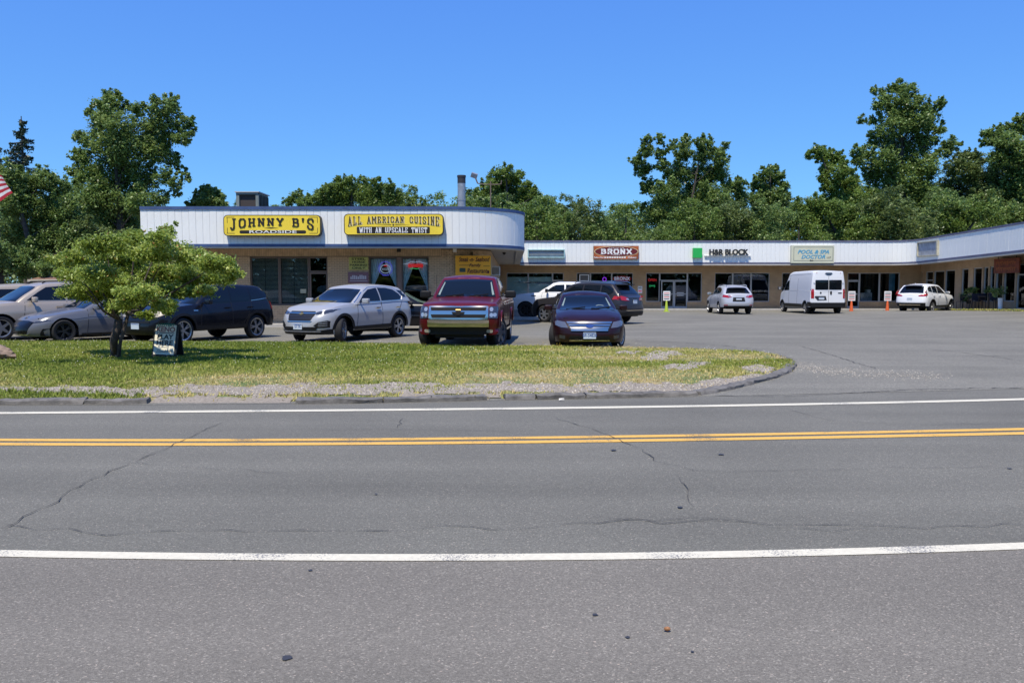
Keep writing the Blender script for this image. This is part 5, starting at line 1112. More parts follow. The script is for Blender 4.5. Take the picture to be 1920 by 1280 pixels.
mb = MB(); mb.box(c.X(.5), c.X(.15), -.6, .6, .30, .45); mb.build('air_dam', M_trim, c.root)
MB().tube([(c.X(.2), -.55, .44), (c.X(.12), 0, .42), (c.X(.2), .55, .44)], .012, 6).build('valance_strip', M_chrome, c.root)
c.mirrors(1.95, 1.38, M_trim, 1.45); c.wipers(1.45, 1.335)
M_pil = mat('pillar_trim', (.20, .26, .24), .4)
for f in (lambda P_: P_, mirr): c.patch('inner_pillar', 'F', f([(.755, 1.37), (.70, 1.36), (.615, 1.70), (.64, 1.71)]), M_pil, .013, depth=.01)
MB().tube([(c.X(1.5), -.78, 1.28), (c.X(1.52), -.78, 1.9)], .004, 5).build('antenna', M_trim, c.root)
MB().box(c.X(1.9), c.X(1.88), -.9, .9, .45, .5)
for sd in (1, -1): MB().box(c.X(3.9), c.X(1.75), *sorted((sd*.98, sd*1.03)), .40, .46).build('side_step', M_chrome, c.root)
# ---- dark maroon sedan
sp = dict(L=4.84, W=1.83, R=.335, uf=.97, ur=3.70, sill=.24, bfz=.20, brz=.25, ef=.85, nf=2.9, er=.7, nr=3, zt=[(0, .66), (.1, .74), (.3, .80), (.8, .90), (1.45, .98), (2.3, .97), (3.6, 1.02), (4.5, 1.06), (4.84, .96)], zr=[(2.0, 1.33), (2.5, 1.415), (3.0, 1.42), (3.6, 1.34), (4.0, 1.22)], c0=1.38, c1=2.22, c2=3.35, c3=4.22, wb=.82, wt=.61, spk=10, sw=.6, steer=-22, crown=.055, rc=.05, ridge=.02)
M_plum = paint('paint_plum', (.022, .006, .007), .4, .3)
c = Car('maroon_sedan', 'dark maroon sedan facing the road right of the red pickup', 'car', sp, M_plum, place(1044, 652, -92, .97, sp, -1), R(-92))
c.windscreen(.72, .575, 1.0, 1.35); c.windscreen(.66, .52, 1.1, 1.32, 'R')
c.side_windows([[(1.85, 1.01), (2.2, 1.22), (2.45, 1.33), (2.85, 1.36), (2.86, 1.02)], [(2.92, 1.02), (2.90, 1.36), (3.3, 1.33), (3.75, 1.18), (3.8, 1.05)]])
c.doors([[(1.72, .98), (1.66, .30)], [(2.88, 1.0), (2.9, .30)], [(3.86, 1.04), (3.70, .85), (3.4, .60), (3.3, .30)]], .3, 1, [2.7, 3.65], .83)
c.patch('grille', 'F', [(-.58, .70), (-.46, .475), (.46, .475), (.58, .70)], M_trim, .014)
for z, w0, w1 in ((.665, .575, .545), (.60, .53, .50), (.535, .49, .46), (.485, .46, .45)): c.patch('grille_bar', 'F', [(-w0, z+.042), (-w1, z), (w1, z), (w0, z+.042)], M_chrome, .03, depth=.03)
c.patch('emblem', 'F', [(.10*math.cos(a), .60+.042*math.sin(a)) for a in np.linspace(0, 6.283, 21)[:-1]], mat('emblem_blue', (.02, .05, .2), .2, coat=1), .045, step=.3)
for f in (lambda P_: P_, mirr):
    c.patch('headlight', 'F', f([(.53, .555), (.60, .70), (.80, .735), (.855, .70), (.84, .62), (.70, .57)]), M_lampm, .012); c.patch('fog_light', 'F', f([(.60, .28), (.60, .37), (.74, .38), (.74, .30)]), M_lampd, .012)
c.patch('lower_grille', 'F', [(-.52, .29), (-.47, .365), (.47, .365), (.52, .29), (.46, .24), (-.46, .24)], M_trim, .012); c.patch('lower_strip', 'F', [(-.50, .26), (-.50, .242), (.50, .242), (.50, .26)], M_chrome, .02)
c.plate('F', .375, 'BR-54828'); c.mirrors(1.85, 1.02, M_plum, 1.05)
for f in (lambda P_: P_, mirr): c.patch('inner_pillar', 'F', f([(.68, 1.02), (.63, 1.01), (.54, 1.27), (.56, 1.28)]), M_pil, .013, depth=.01)
c.patch('steering_wheel', 'F', [(.36+.15*math.cos(a), 1.03+.07*math.sin(a)) for a in np.linspace(0, math.pi, 12)]+[(.36+.13*math.cos(a), 1.03+.055*math.sin(a)) for a in np.linspace(math.pi, 0, 12)], M_pil, .012, depth=.01); c.wipers(1.4, 1.0)
# ---- black crossover behind the tree
sp = dict(L=4.57, W=1.85, R=.36, uf=.86, ur=3.66, sill=.36, bfz=.26, brz=.38, ef=.75, nf=3.2, er=.45, nr=4, zt=[(0, .86), (.1, .93), (.4, 1.0), (1.3, 1.08), (2.3, 1.11), (3.6, 1.17), (4.57, 1.16)], zr=[(1.9, 1.52), (2.3, 1.62), (3.0, 1.65), (3.8, 1.62), (4.3, 1.55)], c0=1.28, c1=1.98, c2=4.08, c3=4.42, wb=.84, wt=.66, spk=5, twin=True, crown=.05, rr=.262, ridge=.02)
M_blk = paint('paint_black', (.008, .009, .013), .3, .25)
c = Car('black_crossover', 'black crossover with foggy headlights behind the lottery sign', 'car', sp, M_blk, place(341, 644, -117, .86, sp, 1), R(-117))
c.windscreen(.73, .61, 1.13, 1.55); c.windscreen(.66, .56, 1.2, 1.55, 'R')
c.side_windows([[(1.62, 1.14), (1.95, 1.37), (2.15, 1.50), (2.62, 1.55), (2.64, 1.15)], [(2.70, 1.15), (2.68, 1.55), (3.36, 1.54), (3.40, 1.45), (3.42, 1.18)], [(3.50, 1.19), (3.48, 1.53), (3.95, 1.50), (4.14, 1.42), (4.26, 1.24)]])
c.seam([(3.5, 1.165), (3.9, 1.20), (4.28, 1.25), (4.20, 1.40), (4.0, 1.53)], .014, name='window_trim', m=M_chrome)
c.doors([[(1.52, 1.08), (1.46, .40)], [(2.67, 1.12), (2.67, .40)], [(3.50, 1.15), (3.42, .85), (3.14, .55), (3.1, .40)]], .4, 1.1, [2.5, 3.4], .97); c.arches(); c.patch('sill_cladding', 'S', [(1.3, .37), (3.2, .37), (3.2, .47), (1.3, .47)], M_trim, .012, mirror=True)
for f in (lambda P_: P_, mirr):
    c.patch('headlight', 'F', f([(.36, .74), (.36, .88), (.62, .91), (.82, .90), (.86, .84), (.70, .75)]), M_fog, .014); c.patch('grille', 'F', f(rrect(.03, .30, .72, .90, .06)), M_trim, .014); c.patch('grille_rim', 'F', f([(.03, .90), (.30, .90), (.30, .915), (.03, .915)]), M_chrome, .02)
c.patch('front_apron', 'F', [(-.84, .44), (-.84, .27), (.84, .27), (.84, .44)], M_trim, .012); c.patch('bumper_slot', 'F', [(-.5, .64), (-.5, .58), (.5, .58), (.5, .64)], M_trim, .012); c.plate('F', .50, '', y=0); c.mirrors(1.62, 1.16, M_blk, 1.1)
c.patch('badge', 'S', rrect(1.22, 1.38, .90, .925, .01), M_chrome, .012, mirror=True); c.patch('tail_light', 'S', [(4.32, .90), (4.34, 1.14), (4.5, 1.12), (4.5, .90)], M_red, .012, mirror=True); c.patch('rear_apron', 'R', [(-.88, .66), (-.86, .38), (.86, .38), (.88, .66)], M_trim, .012)
# ---- grey sedan behind the tree
sp = dict(L=4.68, W=1.83, R=.33, uf=.93, ur=3.65, sill=.22, bfz=.20, brz=.25, ef=1.0, nf=2.5, er=.6, nr=3.5, zt=[(0, .60), (.12, .68), (.4, .745), (.9, .82), (1.4, .90), (2.3, .93), (3.6, 1.0), (4.4, 1.06), (4.68, 1.03)], zr=[(1.9, 1.28), (2.4, 1.385), (3.0, 1.39), (3.6, 1.30), (4.1, 1.15)], c0=1.32, c1=2.25, c2=3.1, c3=4.25, wb=.81, wt=.60, spk=5, twin=True, rim=M_rimK, crown=.05, rc=.04)
M_grey = paint('paint_grey', (.155, .16, .175), .55, .28)
c = Car('grey_sedan', 'grey sedan with black wheels and dark grille beneath the small tree', 'car', sp, M_grey, place(119, 643, -129, .93, sp, 1), R(-129))
c.windscreen(.70, .57, .98, 1.31); c.side_windows([[(1.85, .97), (2.2, 1.18), (2.5, 1.30), (2.85, 1.325), (2.86, .98)], [(2.92, .98), (2.9, 1.325), (3.2, 1.30), (3.75, 1.12), (3.7, 1.0)]])
c.doors([[(1.62, .94), (1.56, .28)], [(2.88, .96), (2.9, .28)], [(3.82, 1.02), (3.65, .8), (3.35, .55), (3.28, .28)]], .3, 1, [2.68, 3.62], .80, True)
c.patch('grille', 'F', [(-.62, .64), (-.46, .27), (.46, .27), (.62, .60), (.35, .635), (-.35, .635)], M_gloss, .014); c.patch('grille_wing', 'F', [(-.56, .30), (-.47, .265), (.47, .265), (.56, .30), (.47, .245), (-.47, .245)], M_lamp, .02)
for f in (lambda P_: P_, mirr):
    c.patch('headlight', 'F', f([(.60, .575), (.64, .62), (.78, .655), (.875, .70), (.86, .645), (.74, .59)]), M_lampd, .012); c.patch('daylight_lamp', 'F', f([(.64, .625), (.80, .665), (.80, .655), (.64, .612)]), M_lampm, .018); c.patch('air_vent', 'F', f([(.72, .22), (.80, .42), (.86, .42), (.84, .22)]), M_trim, .012)
c.seam([(.62, .52), (1.2, .66), (1.7, .72), (2.6, .70)], .008, name='crease'); c.mirrors(1.78, .99, M_grey, 1.1)
c.patch('sill_strip', 'S', [(1.4, .225), (3.2, .225), (3.2, .26), (1.4, .26)], M_trim, .012, mirror=True); c.patch('emblem', 'F', [(.07*math.cos(a), .715+.03*math.sin(a)) for a in np.linspace(0, 6.283, 15)[:-1]], M_chrome, .02, step=.3)
# ---- champagne SUV far left
sp = dict(L=4.79, W=1.95, R=.37, uf=.93, ur=3.63, sill=.34, bfz=.26, brz=.36, ef=.7, nf=3.2, er=.45, nr=4, zt=[(0, .84), (.12, .93), (.4, 1.02), (1.3, 1.12), (3.6, 1.17), (4.79, 1.17)], zr=[(1.9, 1.58), (2.3, 1.68), (3.0, 1.72), (3.9, 1.69), (4.5, 1.62)], c0=1.22, c1=2.0, c2=4.2, c3=4.6, wb=.88, wt=.68, spk=5, crown=.05)
M_champ = paint('paint_champagne', (.42, .36, .29), .5, .3)
c = Car('champagne_suv', 'beige gold sport utility car at the far left beyond the grey sedan', 'car', sp, M_champ, place(2, 639, -130, .93, sp, 1), R(-130))
c.windscreen(.76, .62, 1.17, 1.61); c.side_windows([[(1.66, 1.18), (2.0, 1.42), (2.25, 1.57), (2.75, 1.61), (2.76, 1.18)], [(2.82, 1.18), (2.82, 1.61), (3.6, 1.60), (3.66, 1.20)], [(3.74, 1.22), (3.74, 1.59), (4.2, 1.55), (4.34, 1.25)]])
c.doors([[(1.6, 1.12), (1.5, .4)], [(2.79, 1.14), (2.79, .4)], [(3.7, 1.16), (3.5, .8), (3.25, .4)]], .4, 1.1, [2.55, 3.5], .98); c.rails(2.2, 4.2, M_trim, .60, 1.71); c.mirrors(1.78, 1.20, M_champ, 1.2)
c.patch('headlight', 'F', [(.5, .75), (.5, .90), (.85, .93), (.88, .80)], M_lamp, .012); c.patch('headlight', 'F', mirr([(.5, .75), (.5, .90), (.85, .93), (.88, .80)]), M_lamp, .012)
# sliver of another car beyond
sp = dict(L=4.7, W=1.85, R=.35, uf=.93, ur=3.6, sill=.3, zt=[(0, .8), (.4, .98), (1.3, 1.08), (4.7, 1.12)], zr=[(2., 1.60), (3, 1.66), (4.3, 1.58)], c0=1.22, c1=2.0, c2=4.1, c3=4.5, wb=.86, wt=.66, er=.5)
c = Car('beige_car', 'beige car cut off by the left edge beyond the beige gold one', 'car', sp, paint('paint_beige', (.42, .36, .28)), place(-78, 630, -130, .93, sp, 1), R(-130)); c.side_windows([[(1.8, 1.14), (2.2, 1.50), (3.9, 1.52), (4.1, 1.16)]]); c.windscreen(.74, .6, 1.12, 1.55)
# ---- black sedan between crossover and pickup (side on, behind)
sp = dict(L=4.9, W=1.86, R=.335, uf=.95, ur=3.8, sill=.22, ef=.8, nf=2.8, er=.6, nr=3, zt=[(0, .66), (.2, .78), (1.4, .95), (2.4, .96), (4.2, 1.04), (4.9, .95)], zr=[(2.0, 1.34), (2.6, 1.44), (3.1, 1.44), (4.0, 1.25)], c0=1.45, c1=2.3, c2=3.3, c3=4.3, wb=.82, wt=.6, rim=M_rimS)
c = Car('black_sedan', 'black sedan parked sideways between the silver crossover and the red pickup', 'car', sp, paint('paint_deep_black', (.006, .006, .007), .1, .2), Vector((-4.1, 30.4, .004)), R(2)); c.windscreen(.72, .58, .99, 1.37, m=mat('screen_green', (.12, .17, .12), .2, spec=.8)); c.side_windows([[(1.9, .99), (2.4, 1.34), (2.9, 1.385), (2.9, 1.0)], [(2.95, 1.0), (2.95, 1.385), (3.4, 1.35), (3.85, 1.03)]], mat('glass_green', (.03, .04, .03), .1))
c.seam([(.9, .55), (4.5, .60)], .02, name='side_strip', m=M_chrome); c.mirrors(1.95, 1.0, M_black, 1.); c.arches(M_black, .03, .01)
# ---- white pickup behind the dark SUV
sp = dict(L=5.8, W=2.0, R=.41, uf=.97, ur=4.55, sill=.52, bfz=.45, gap=.055, ef=.45, nf=4, er=.25, nr=7, zt=[(0, 1.02), (.1, 1.12), (.5, 1.18), (1.5, 1.25), (1.8, 1.30), (5.8, 1.32)], zr=[(2.0, 1.72), (2.5, 1.80), (3.3, 1.80), (3.9, 1.76)], c0=1.45, c1=2.3, c2=3.8, c3=4.0, wb=.92, wt=.70, spk=6, rim=M_rimK, tw=.27, bed=(4.1, 5.7))
M_wht = paint('paint_white', (.72, .74, .76), .0, .35)
c = Car('white_pickup', 'white pickup truck half hidden behind the dark sport utility car', 'truck', sp, M_wht, place(986, 596.5, 168, .97, sp, 1), R(168)); c.windscreen(.8, .64, 1.33, 1.84)
c.side_windows([[(1.98, 1.34), (2.3, 1.58), (2.5, 1.68), (2.92, 1.70), (2.94, 1.34)], [(3.02, 1.34), (3.0, 1.70), (3.72, 1.68), (3.76, 1.36)]]); c.mirrors(2.05, 1.40, M_trim, 1.4); c.arches(M_wht, .08, .02); c.patch('badge', 'S', rrect(1.25, 1.5, 1.12, 1.16, .01), M_trim, .012, mirror=True)
c.doors([[(1.82, 1.28), (1.7, .6)], [(2.98, 1.3), (2.98, .6)]], .5, 1.3, [2.8], 1.18)
# ---- dark SUV seen from behind
sp = dict(L=5.17, W=2.0, R=.38, uf=.98, ur=4.0, sill=.34, bfz=.26, brz=.36, ef=.7, nf=3, er=.6, nr=3.2, zt=[(0, .84), (.12, .94), (.4, 1.02), (1.4, 1.12), (3.0, 1.15), (4.4, 1.20), (5.0, 1.20), (5.17, 1.12)], zr=[(2.0, 1.62), (2.5, 1.74), (3.3, 1.78), (4.2, 1.74), (4.9, 1.62)], c0=1.3, c1=2.15, c2=4.45, c3=4.98, wb=.91, wt=.68, spk=6, sw=.9, crown=.04)
M_dg = paint('paint_graphite', (.030, .029, .034), .5, .3)
c = Car('graphite_suv', 'large dark graphite sport utility car seen from behind, by the pizza shop', 'car', sp, M_dg, place(1022, 604, 141, .98, sp, 1), R(141))
c.side_windows([[(1.8, 1.18), (2.2, 1.48), (2.5, 1.64), (2.95, 1.67), (2.95, 1.18)], [(3.03, 1.18), (3.03, 1.67), (3.85, 1.66), (3.86, 1.21)], [(3.93, 1.22), (3.93, 1.655), (4.3, 1.62), (4.52, 1.50), (4.55, 1.36), (4.42, 1.27)]])
c.windscreen(.72, .56, 1.28, 1.63, 'R'); c.windscreen(.8, .64, 1.16, 1.66); c.rails(2.4, 4.5, M_chrome, .60, 1.765)
for ax in ('R',):
    for f in (lambda P_: P_, mirr): c.patch('tail_light', ax, f([(.42, 1.00), (.50, 1.12), (.80, 1.20), (.93, 1.18), (.93, 1.04), (.70, 1.0)]), M_red, .014); c.patch('reverse_light', ax, f([(.44, 1.02), (.60, 1.04), (.62, 1.09), (.50, 1.10)]), M_lamp, .02)
c.patch('tail_light', 'S', [(4.55, 1.05), (4.62, 1.20), (4.95, 1.17), (5.0, 1.06)], M_red, .013, mirror=True)
c.patch('rear_strip', 'R', [(-.7, .60), (-.7, .575), (.7, .575), (.7, .60)], M_chrome, .02); c.patch('rear_apron', 'R', [(-.92, .52), (-.9, .36), (.9, .36), (.92, .52)], M_trim, .012); c.plate('R', .95, '')
c.doors([[(1.7, 1.12), (1.6, .4)], [(2.99, 1.15), (2.99, .4)], [(3.9, 1.18), (3.6, .8), (3.5, .4)]], .4, 1.1, [2.75, 3.7], 1.0, True); c.mirrors(1.9, 1.22, M_dg, 1.1)
MB().box(c.X(4.75), c.X(4.45), -.55, .55, 1.66, 1.70).build('spoiler', M_dg, c.root)
# ---- silver crossover by the double door, seen from behind
sp = dict(L=4.77, W=1.885, R=.36, uf=.92, ur=3.66, sill=.34, brz=.42, ef=.8, nf=2.8, er=.6, nr=3., zt=[(0, .82), (.3, .95), (1.3, 1.08), (3.6, 1.17), (4.5, 1.18), (4.77, 1.08)], zr=[(1.9, 1.52), (2.4, 1.63), (3.1, 1.66), (3.9, 1.60), (4.4, 1.50)], c0=1.25, c1=2.1, c2=4.05, c3=4.55, wb=.86, wt=.64, spk=5)
M_sil2 = paint('paint_silver_warm', (.48, .50, .54), .5, .3)
c = Car('silver_crossover', 'silver crossover seen from behind before the shop windows by the double door', 'car', sp, M_sil2, place(1350, 588.5, 89, 3.66, sp, 1), R(89))
c.side_windows([[(1.75, 1.15), (2.1, 1.38), (2.35, 1.52), (2.78, 1.56), (2.8, 1.17)], [(2.86, 1.17), (2.84, 1.56), (3.4, 1.53), (3.75, 1.42), (3.8, 1.24)]]); c.windscreen(.70, .56, 1.22, 1.54, 'R'); c.rails(2.2, 4.1, M_lamp, .58, 1.65)
for f in (lambda P_: P_, mirr): c.patch('tail_light', 'R', f([(.40, 1.0), (.48, 1.10), (.84, 1.12), (.88, 1.0), (.6, .95)]), M_red, .014); c.patch('reverse_light', 'R', f([(.42, 1.01), (.58, 1.03), (.60, 1.08), (.50, 1.08)]), M_lamp, .02); c.patch('reflector', 'R', f(rrect(.62, .82, .52, .56, .01)), M_red, .014)
c.patch('rear_apron', 'R', [(-.82, .50), (-.8, .42), (.8, .42), (.82, .50)], M_trim, .012); c.patch('plate_recess', 'R', [(-.36, .74), (-.32, .98), (.32, .98), (.36, .74)], M_trim, .012); c.plate('R', .87, '', h=.14)
c.doors([[(1.6, 1.1), (1.5, .4)], [(2.83, 1.14), (2.83, .4)], [(3.85, 1.16), (3.6, .8), (3.4, .4)]], .4, 1.1, [2.6, 3.6], .98); c.mirrors(1.78, 1.18, M_sil2, 1.1); MB().box(c.X(4.42), c.X(4.1), -.52, .52, 1.58, 1.61).build('spoiler', M_sil2, c.root)
# ---- white crossover by the right wing
sp = dict(L=4.6, W=1.855, R=.35, uf=.90, ur=3.56, sill=.34, brz=.40, ef=.8, nf=2.8, er=.55, nr=3.2, zt=[(0, .84), (.3, .98), (1.3, 1.09), (3.5, 1.16), (4.4, 1.17), (4.6, 1.06)], zr=[(1.9, 1.54), (2.3, 1.64), (3.0, 1.68), (3.8, 1.64), (4.3, 1.54)], c0=1.2, c1=2.0, c2=4.02, c3=4.42, wb=.85, wt=.64, spk=5, twin=True)
c = Car('white_crossover', 'white crossover with dark tinted glass parked by the right wing', 'car', sp, M_wht, place(1745, 588.5, 41, 3.56, sp, -1), R(41)); c.root.location.z = .06
c.side_windows([[(1.75, 1.14), (2.05, 1.40), (2.3, 1.54), (2.72, 1.58), (2.74, 1.16)], [(2.80, 1.16), (2.78, 1.58), (3.4, 1.57), (3.44, 1.20)], [(3.50, 1.21), (3.48, 1.57), (3.8, 1.52), (4.0, 1.40), (3.98, 1.26)]]); c.windscreen(.70, .58, 1.18, 1.58, 'R')
for f in (lambda P_: P_, mirr): c.patch('tail_light', 'R', f([(.46, .98), (.50, 1.04), (.74, 1.06), (.76, 1.34), (.84, 1.30), (.90, 1.10), (.86, .98)]), M_red, .014)
c.patch('tail_light', 'S', [(4.2, 1.02), (4.2, 1.16), (4.48, 1.12), (4.5, 1.02)], M_red, .012, mirror=True); c.patch('rear_apron', 'R', [(-.84, .60), (-.82, .40), (.82, .40), (.84, .60)], M_trim, .012); c.patch('rear_strip', 'R', [(-.6, .50), (-.6, .46), (.6, .46), (.6, .50)], M_chrome, .02); c.plate('R', .80, '')
c.arches(); c.patch('sill_cladding', 'S', [(1.3, .35), (3.1, .35), (3.1, .45), (1.3, .45)], M_trim, .012, mirror=True); c.doors([[(1.6, 1.1), (1.5, .45)], [(2.77, 1.14), (2.77, .45)], [(3.6, 1.14), (3.4, .8), (3.2, .45)]], .4, 1.1, [2.6, 3.4], .98, True); c.mirrors(1.8, 1.18, M_wht, 1.1)
MB().box(c.X(4.3), c.X(4.0), -.5, .5, 1.62, 1.65).build('spoiler', M_trim, c.root); MB().prism([(0, 0), (.12, 0), (.03, .07)], -.01, .01, M=Matrix.Translation((c.X(3.9), 0, 1.69))).build('antenna', M_wht, c.root)
# ---- white high-roof van
sp = dict(L=5.95, W=2.05, R=.345, uf=.95, ur=4.98, sill=.34, bfz=.26, brz=.42, ef=.7, nf=3, er=.12, nr=9, zt=[(0, .9), (.1, 1.02), (.6, 1.22), (1.0, 1.34), (1.5, 1.36), (5.95, 1.36)], zr=[(1.3, 2.12), (1.8, 2.40), (2.4, 2.50), (4.5, 2.52), (5.8, 2.48)], c0=.78, c1=1.75, c2=5.88, c3=5.94, wb=.985, wt=.86, eg=.05, bul=.02, rc=.04, crown=.03, wf=[(0, .965), (.3, 1.), (1., .975)], sr=[(0, .0), (1, .02)], spk=5, gap=.06)
c = Car('white_van', 'tall white high-roof delivery van seen from behind', 'van', sp, M_wht, place(1512, 588.5, 90, 4.98, sp, 1), R(90))
c.patch('rear_window', 'R', rrect(-.76, -.02, 1.42, 1.98, .04), M_cglass, .012); c.patch('rear_window', 'R', rrect(.02, .76, 1.42, 1.98, .04), M_cglass, .012)
c.patch('side_window', 'S', [(1.15, 1.42), (1.5, 1.80), (1.75, 1.96), (2.05, 1.98), (2.08, 1.40), (1.3, 1.36)], M_cglass, .01, mirror=True); c.windscreen(.86, .76, 1.36, 2.1)
for f in (lambda P_: P_, mirr): c.patch('tail_light', 'R', f(rrect(.83, .97, .92, 1.46, .03)), M_red, .016); c.patch('hinge', 'R', f(rrect(.78, .86, 1.80, 1.88, .01)), M_wht, .04)
for f in (lambda P_: P_, mirr): c.patch('clearance_lamp', 'R', f(rrect(.66, .70, 2.36, 2.39, .01)), M_red, .02)
c.patch('rear_bumper', 'R', [(-1.0, .68), (-.98, .42), (.98, .42), (1.0, .68)], M_trim, .05); c.patch('door_gap', 'R', [(-.006, .70), (.006, .70), (.006, 2.2), (-.006, 2.2)], M_seam, .008, depth=.01); c.patch('brake_lamp', 'R', [(-.22, 2.34), (-.10, 2.25), (.10, 2.25), (.22, 2.34), (.16, 2.40), (-.16, 2.40)], M_lampd, .02)
c.patch('door_latch', 'R', rrect(-.19, -.09, 1.14, 1.34, .04), M_trim, .02); c.patch('emblem', 'R', [(.45+.05*math.cos(a), 1.24+.06*math.sin(a)) for a in np.linspace(0, 6.28, 11)[:-1]], M_lampd, .014, step=.3); c.patch('plate_recess', 'R', [(.10, .82), (.16, 1.06), (.74, 1.06), (.80, 1.0), (.62, .80)], M_lampd, .012); c.plate('R', .92, '', y=.40, h=.13); c.patch('badge', 'R', rrect(-.76, -.55, 1.20, 1.26, .01), M_lampd, .014)
c.seam([(2.3, 1.36), (5.7, 1.36)], .02, name='side_crease', m=M_lamp); c.seam([(2.12, 2.2), (2.12, .4)], .016); c.seam([(1.6, 2.24), (2.4, 2.30), (5.6, 2.33)], .02, name='roof_seam', m=mat('seam_grey', (.25, .26, .28), .6)); c.seam([(3.6, 2.1), (3.6, .45)], .012)
c.patch('sill_cladding', 'S', [(1.35, .36), (4.5, .36), (4.5, .58), (1.35, .58)], M_trim, .014, mirror=True); c.patch('side_moulding', 'S', [(5.4, .45), (5.85, .45), (5.85, .72), (5.4, .72)], M_trim, .014, mirror=True); c.arches(M_trim, .05, .012)
c.mirrors(1.25, 1.50, M_trim, 1.6, y=1.0)
# ============================================================ VEGETATION
def leafmat(name, cols, trans=.32):
    m = bpy.data.materials.new(name); m.use_nodes = True; n = m.node_tree; b = n.nodes['Principled BSDF']; b.inputs['Roughness'].default_value = .42; b.inputs['Specular IOR Level'].default_value = .5
    at = n.nodes.new('ShaderNodeAttribute'); at.attribute_name = 'tint'; r = n.nodes.new('ShaderNodeValToRGB'); e = r.color_ramp.elements
    while len(e) < len(cols): e.new(.5)
    for q, (p, c) in zip(e, cols): q.position = p; q.color = (*c, 1)
    n.links.new(at.outputs['Fac'], r.inputs[0]); n.links.new(r.outputs[0], b.inputs['Base Color'])
    t = n.nodes.new('ShaderNodeBsdfTranslucent'); hs_ = n.nodes.new('ShaderNodeHueSaturation'); hs_.inputs['Value'].default_value = 1.5; hs_.inputs['Hue'].default_value = .485
    n.links.new(r.outputs[0], hs_.inputs['Color']); n.links.new(hs_.outputs[0], t.inputs[0]); mx = n.nodes.new('ShaderNodeMixShader'); mx.inputs[0].default_value = trans
    n.links.new(b.outputs[0], mx.inputs[1]); n.links.new(t.outputs[0], mx.inputs[2]); n.links.new(mx.outputs[0], n.nodes['Material Output'].inputs[0]); return m
M_lf = leafmat('leaves_mid', [(0, (.08, .12, .032)), (.5, (.17, .27, .07)), (1, (.34, .43, .14))])
M_lfd = leafmat('leaves_dark', [(0, (.055, .09, .028)), (.5, (.15, .215, .062)), (1, (.30, .36, .125))])
M_lfy = leafmat('leaves_light', [(0, (.085, .14, .03)), (.5, (.165, .26, .055)), (1, (.31, .40, .105))])
M_lfs = leafmat('leaves_small_tree', [(0, (.13, .19, .03)), (.5, (.275, .375, .065)), (.94, (.50, .54, .15)), (1, (.48, .24, .09))], .3)
M_ndl = leafmat('needles', [(0, (.012, .028, .014)), (1, (.04, .07, .03))], .1)
M_bark = mat('bark', (.075, .06, .048), .95, var=.35, vscale=9, bump=.8, bscale=30); M_barkg = mat('bark_grey', (.06, .052, .045), .95, var=.3, vscale=6)
def leaf_quads(c, nrm_bias, size, rng, droop=0., asp=.55):
    n = len(c); d = rng.normal(0, 1, (n, 3)); d[:, 2] = d[:, 2]*.6-droop; d /= np.linalg.norm(d, axis=1)[:, None]
    nn = rng.normal(0, 1, (n, 3)); nn[:, 2] = np.abs(nn[:, 2])+nrm_bias; s = np.cross(nn, d); s /= np.linalg.norm(s, axis=1)[:, None]+1e-9
    L_ = (size*rng.uniform(.6, 1.25, n))[:, None]
    return np.stack([c-d*L_*.5, c+s*L_*asp*.5, c+d*L_*.5, c-s*L_*asp*.5], 1)
def clumps(blobs, dens, rng, sub=.30, shell=.55):
    """leaf centres: every blob is filled with small clumps, every clump with leaves; blob = (x, y, z, r) or (x, y, z, rx, ry, rz)"""
    out = []; tint = []
    tot = sum((b[3] if len(b) == 4 else (b[3]*b[4]*b[5])**(1/3))**2 for b in blobs)
    for b in blobs:
        r = np.array([b[3]]*3 if len(b) == 4 else b[3:6], float); w = ((r.prod())**(1/3))**2/tot; nl = int(dens*w); nc = max(6, int(nl/48))
        u = rng.normal(0, 1, (nc, 3)); u /= np.linalg.norm(u, axis=1)[:, None]; rad = rng.uniform(shell, 1.08, nc)**.7
        cc = np.array(b[:3])+u*rad[:, None]*r; cs = (r.prod()**(1/3))*sub*rng.uniform(.6, 1.3, nc); ti = np.clip(rng.normal(.42, .17, nc), 0, 1)
        k = rng.integers(0, nc, nl); out.append(cc[k]+rng.normal(0, .58, (nl, 3))*cs[k][:, None]*np.array([1, 1, .75])); tint.append(np.clip(ti[k]+rng.normal(0, .16, nl), 0, 1))
    return np.concatenate(out), np.concatenate(tint)
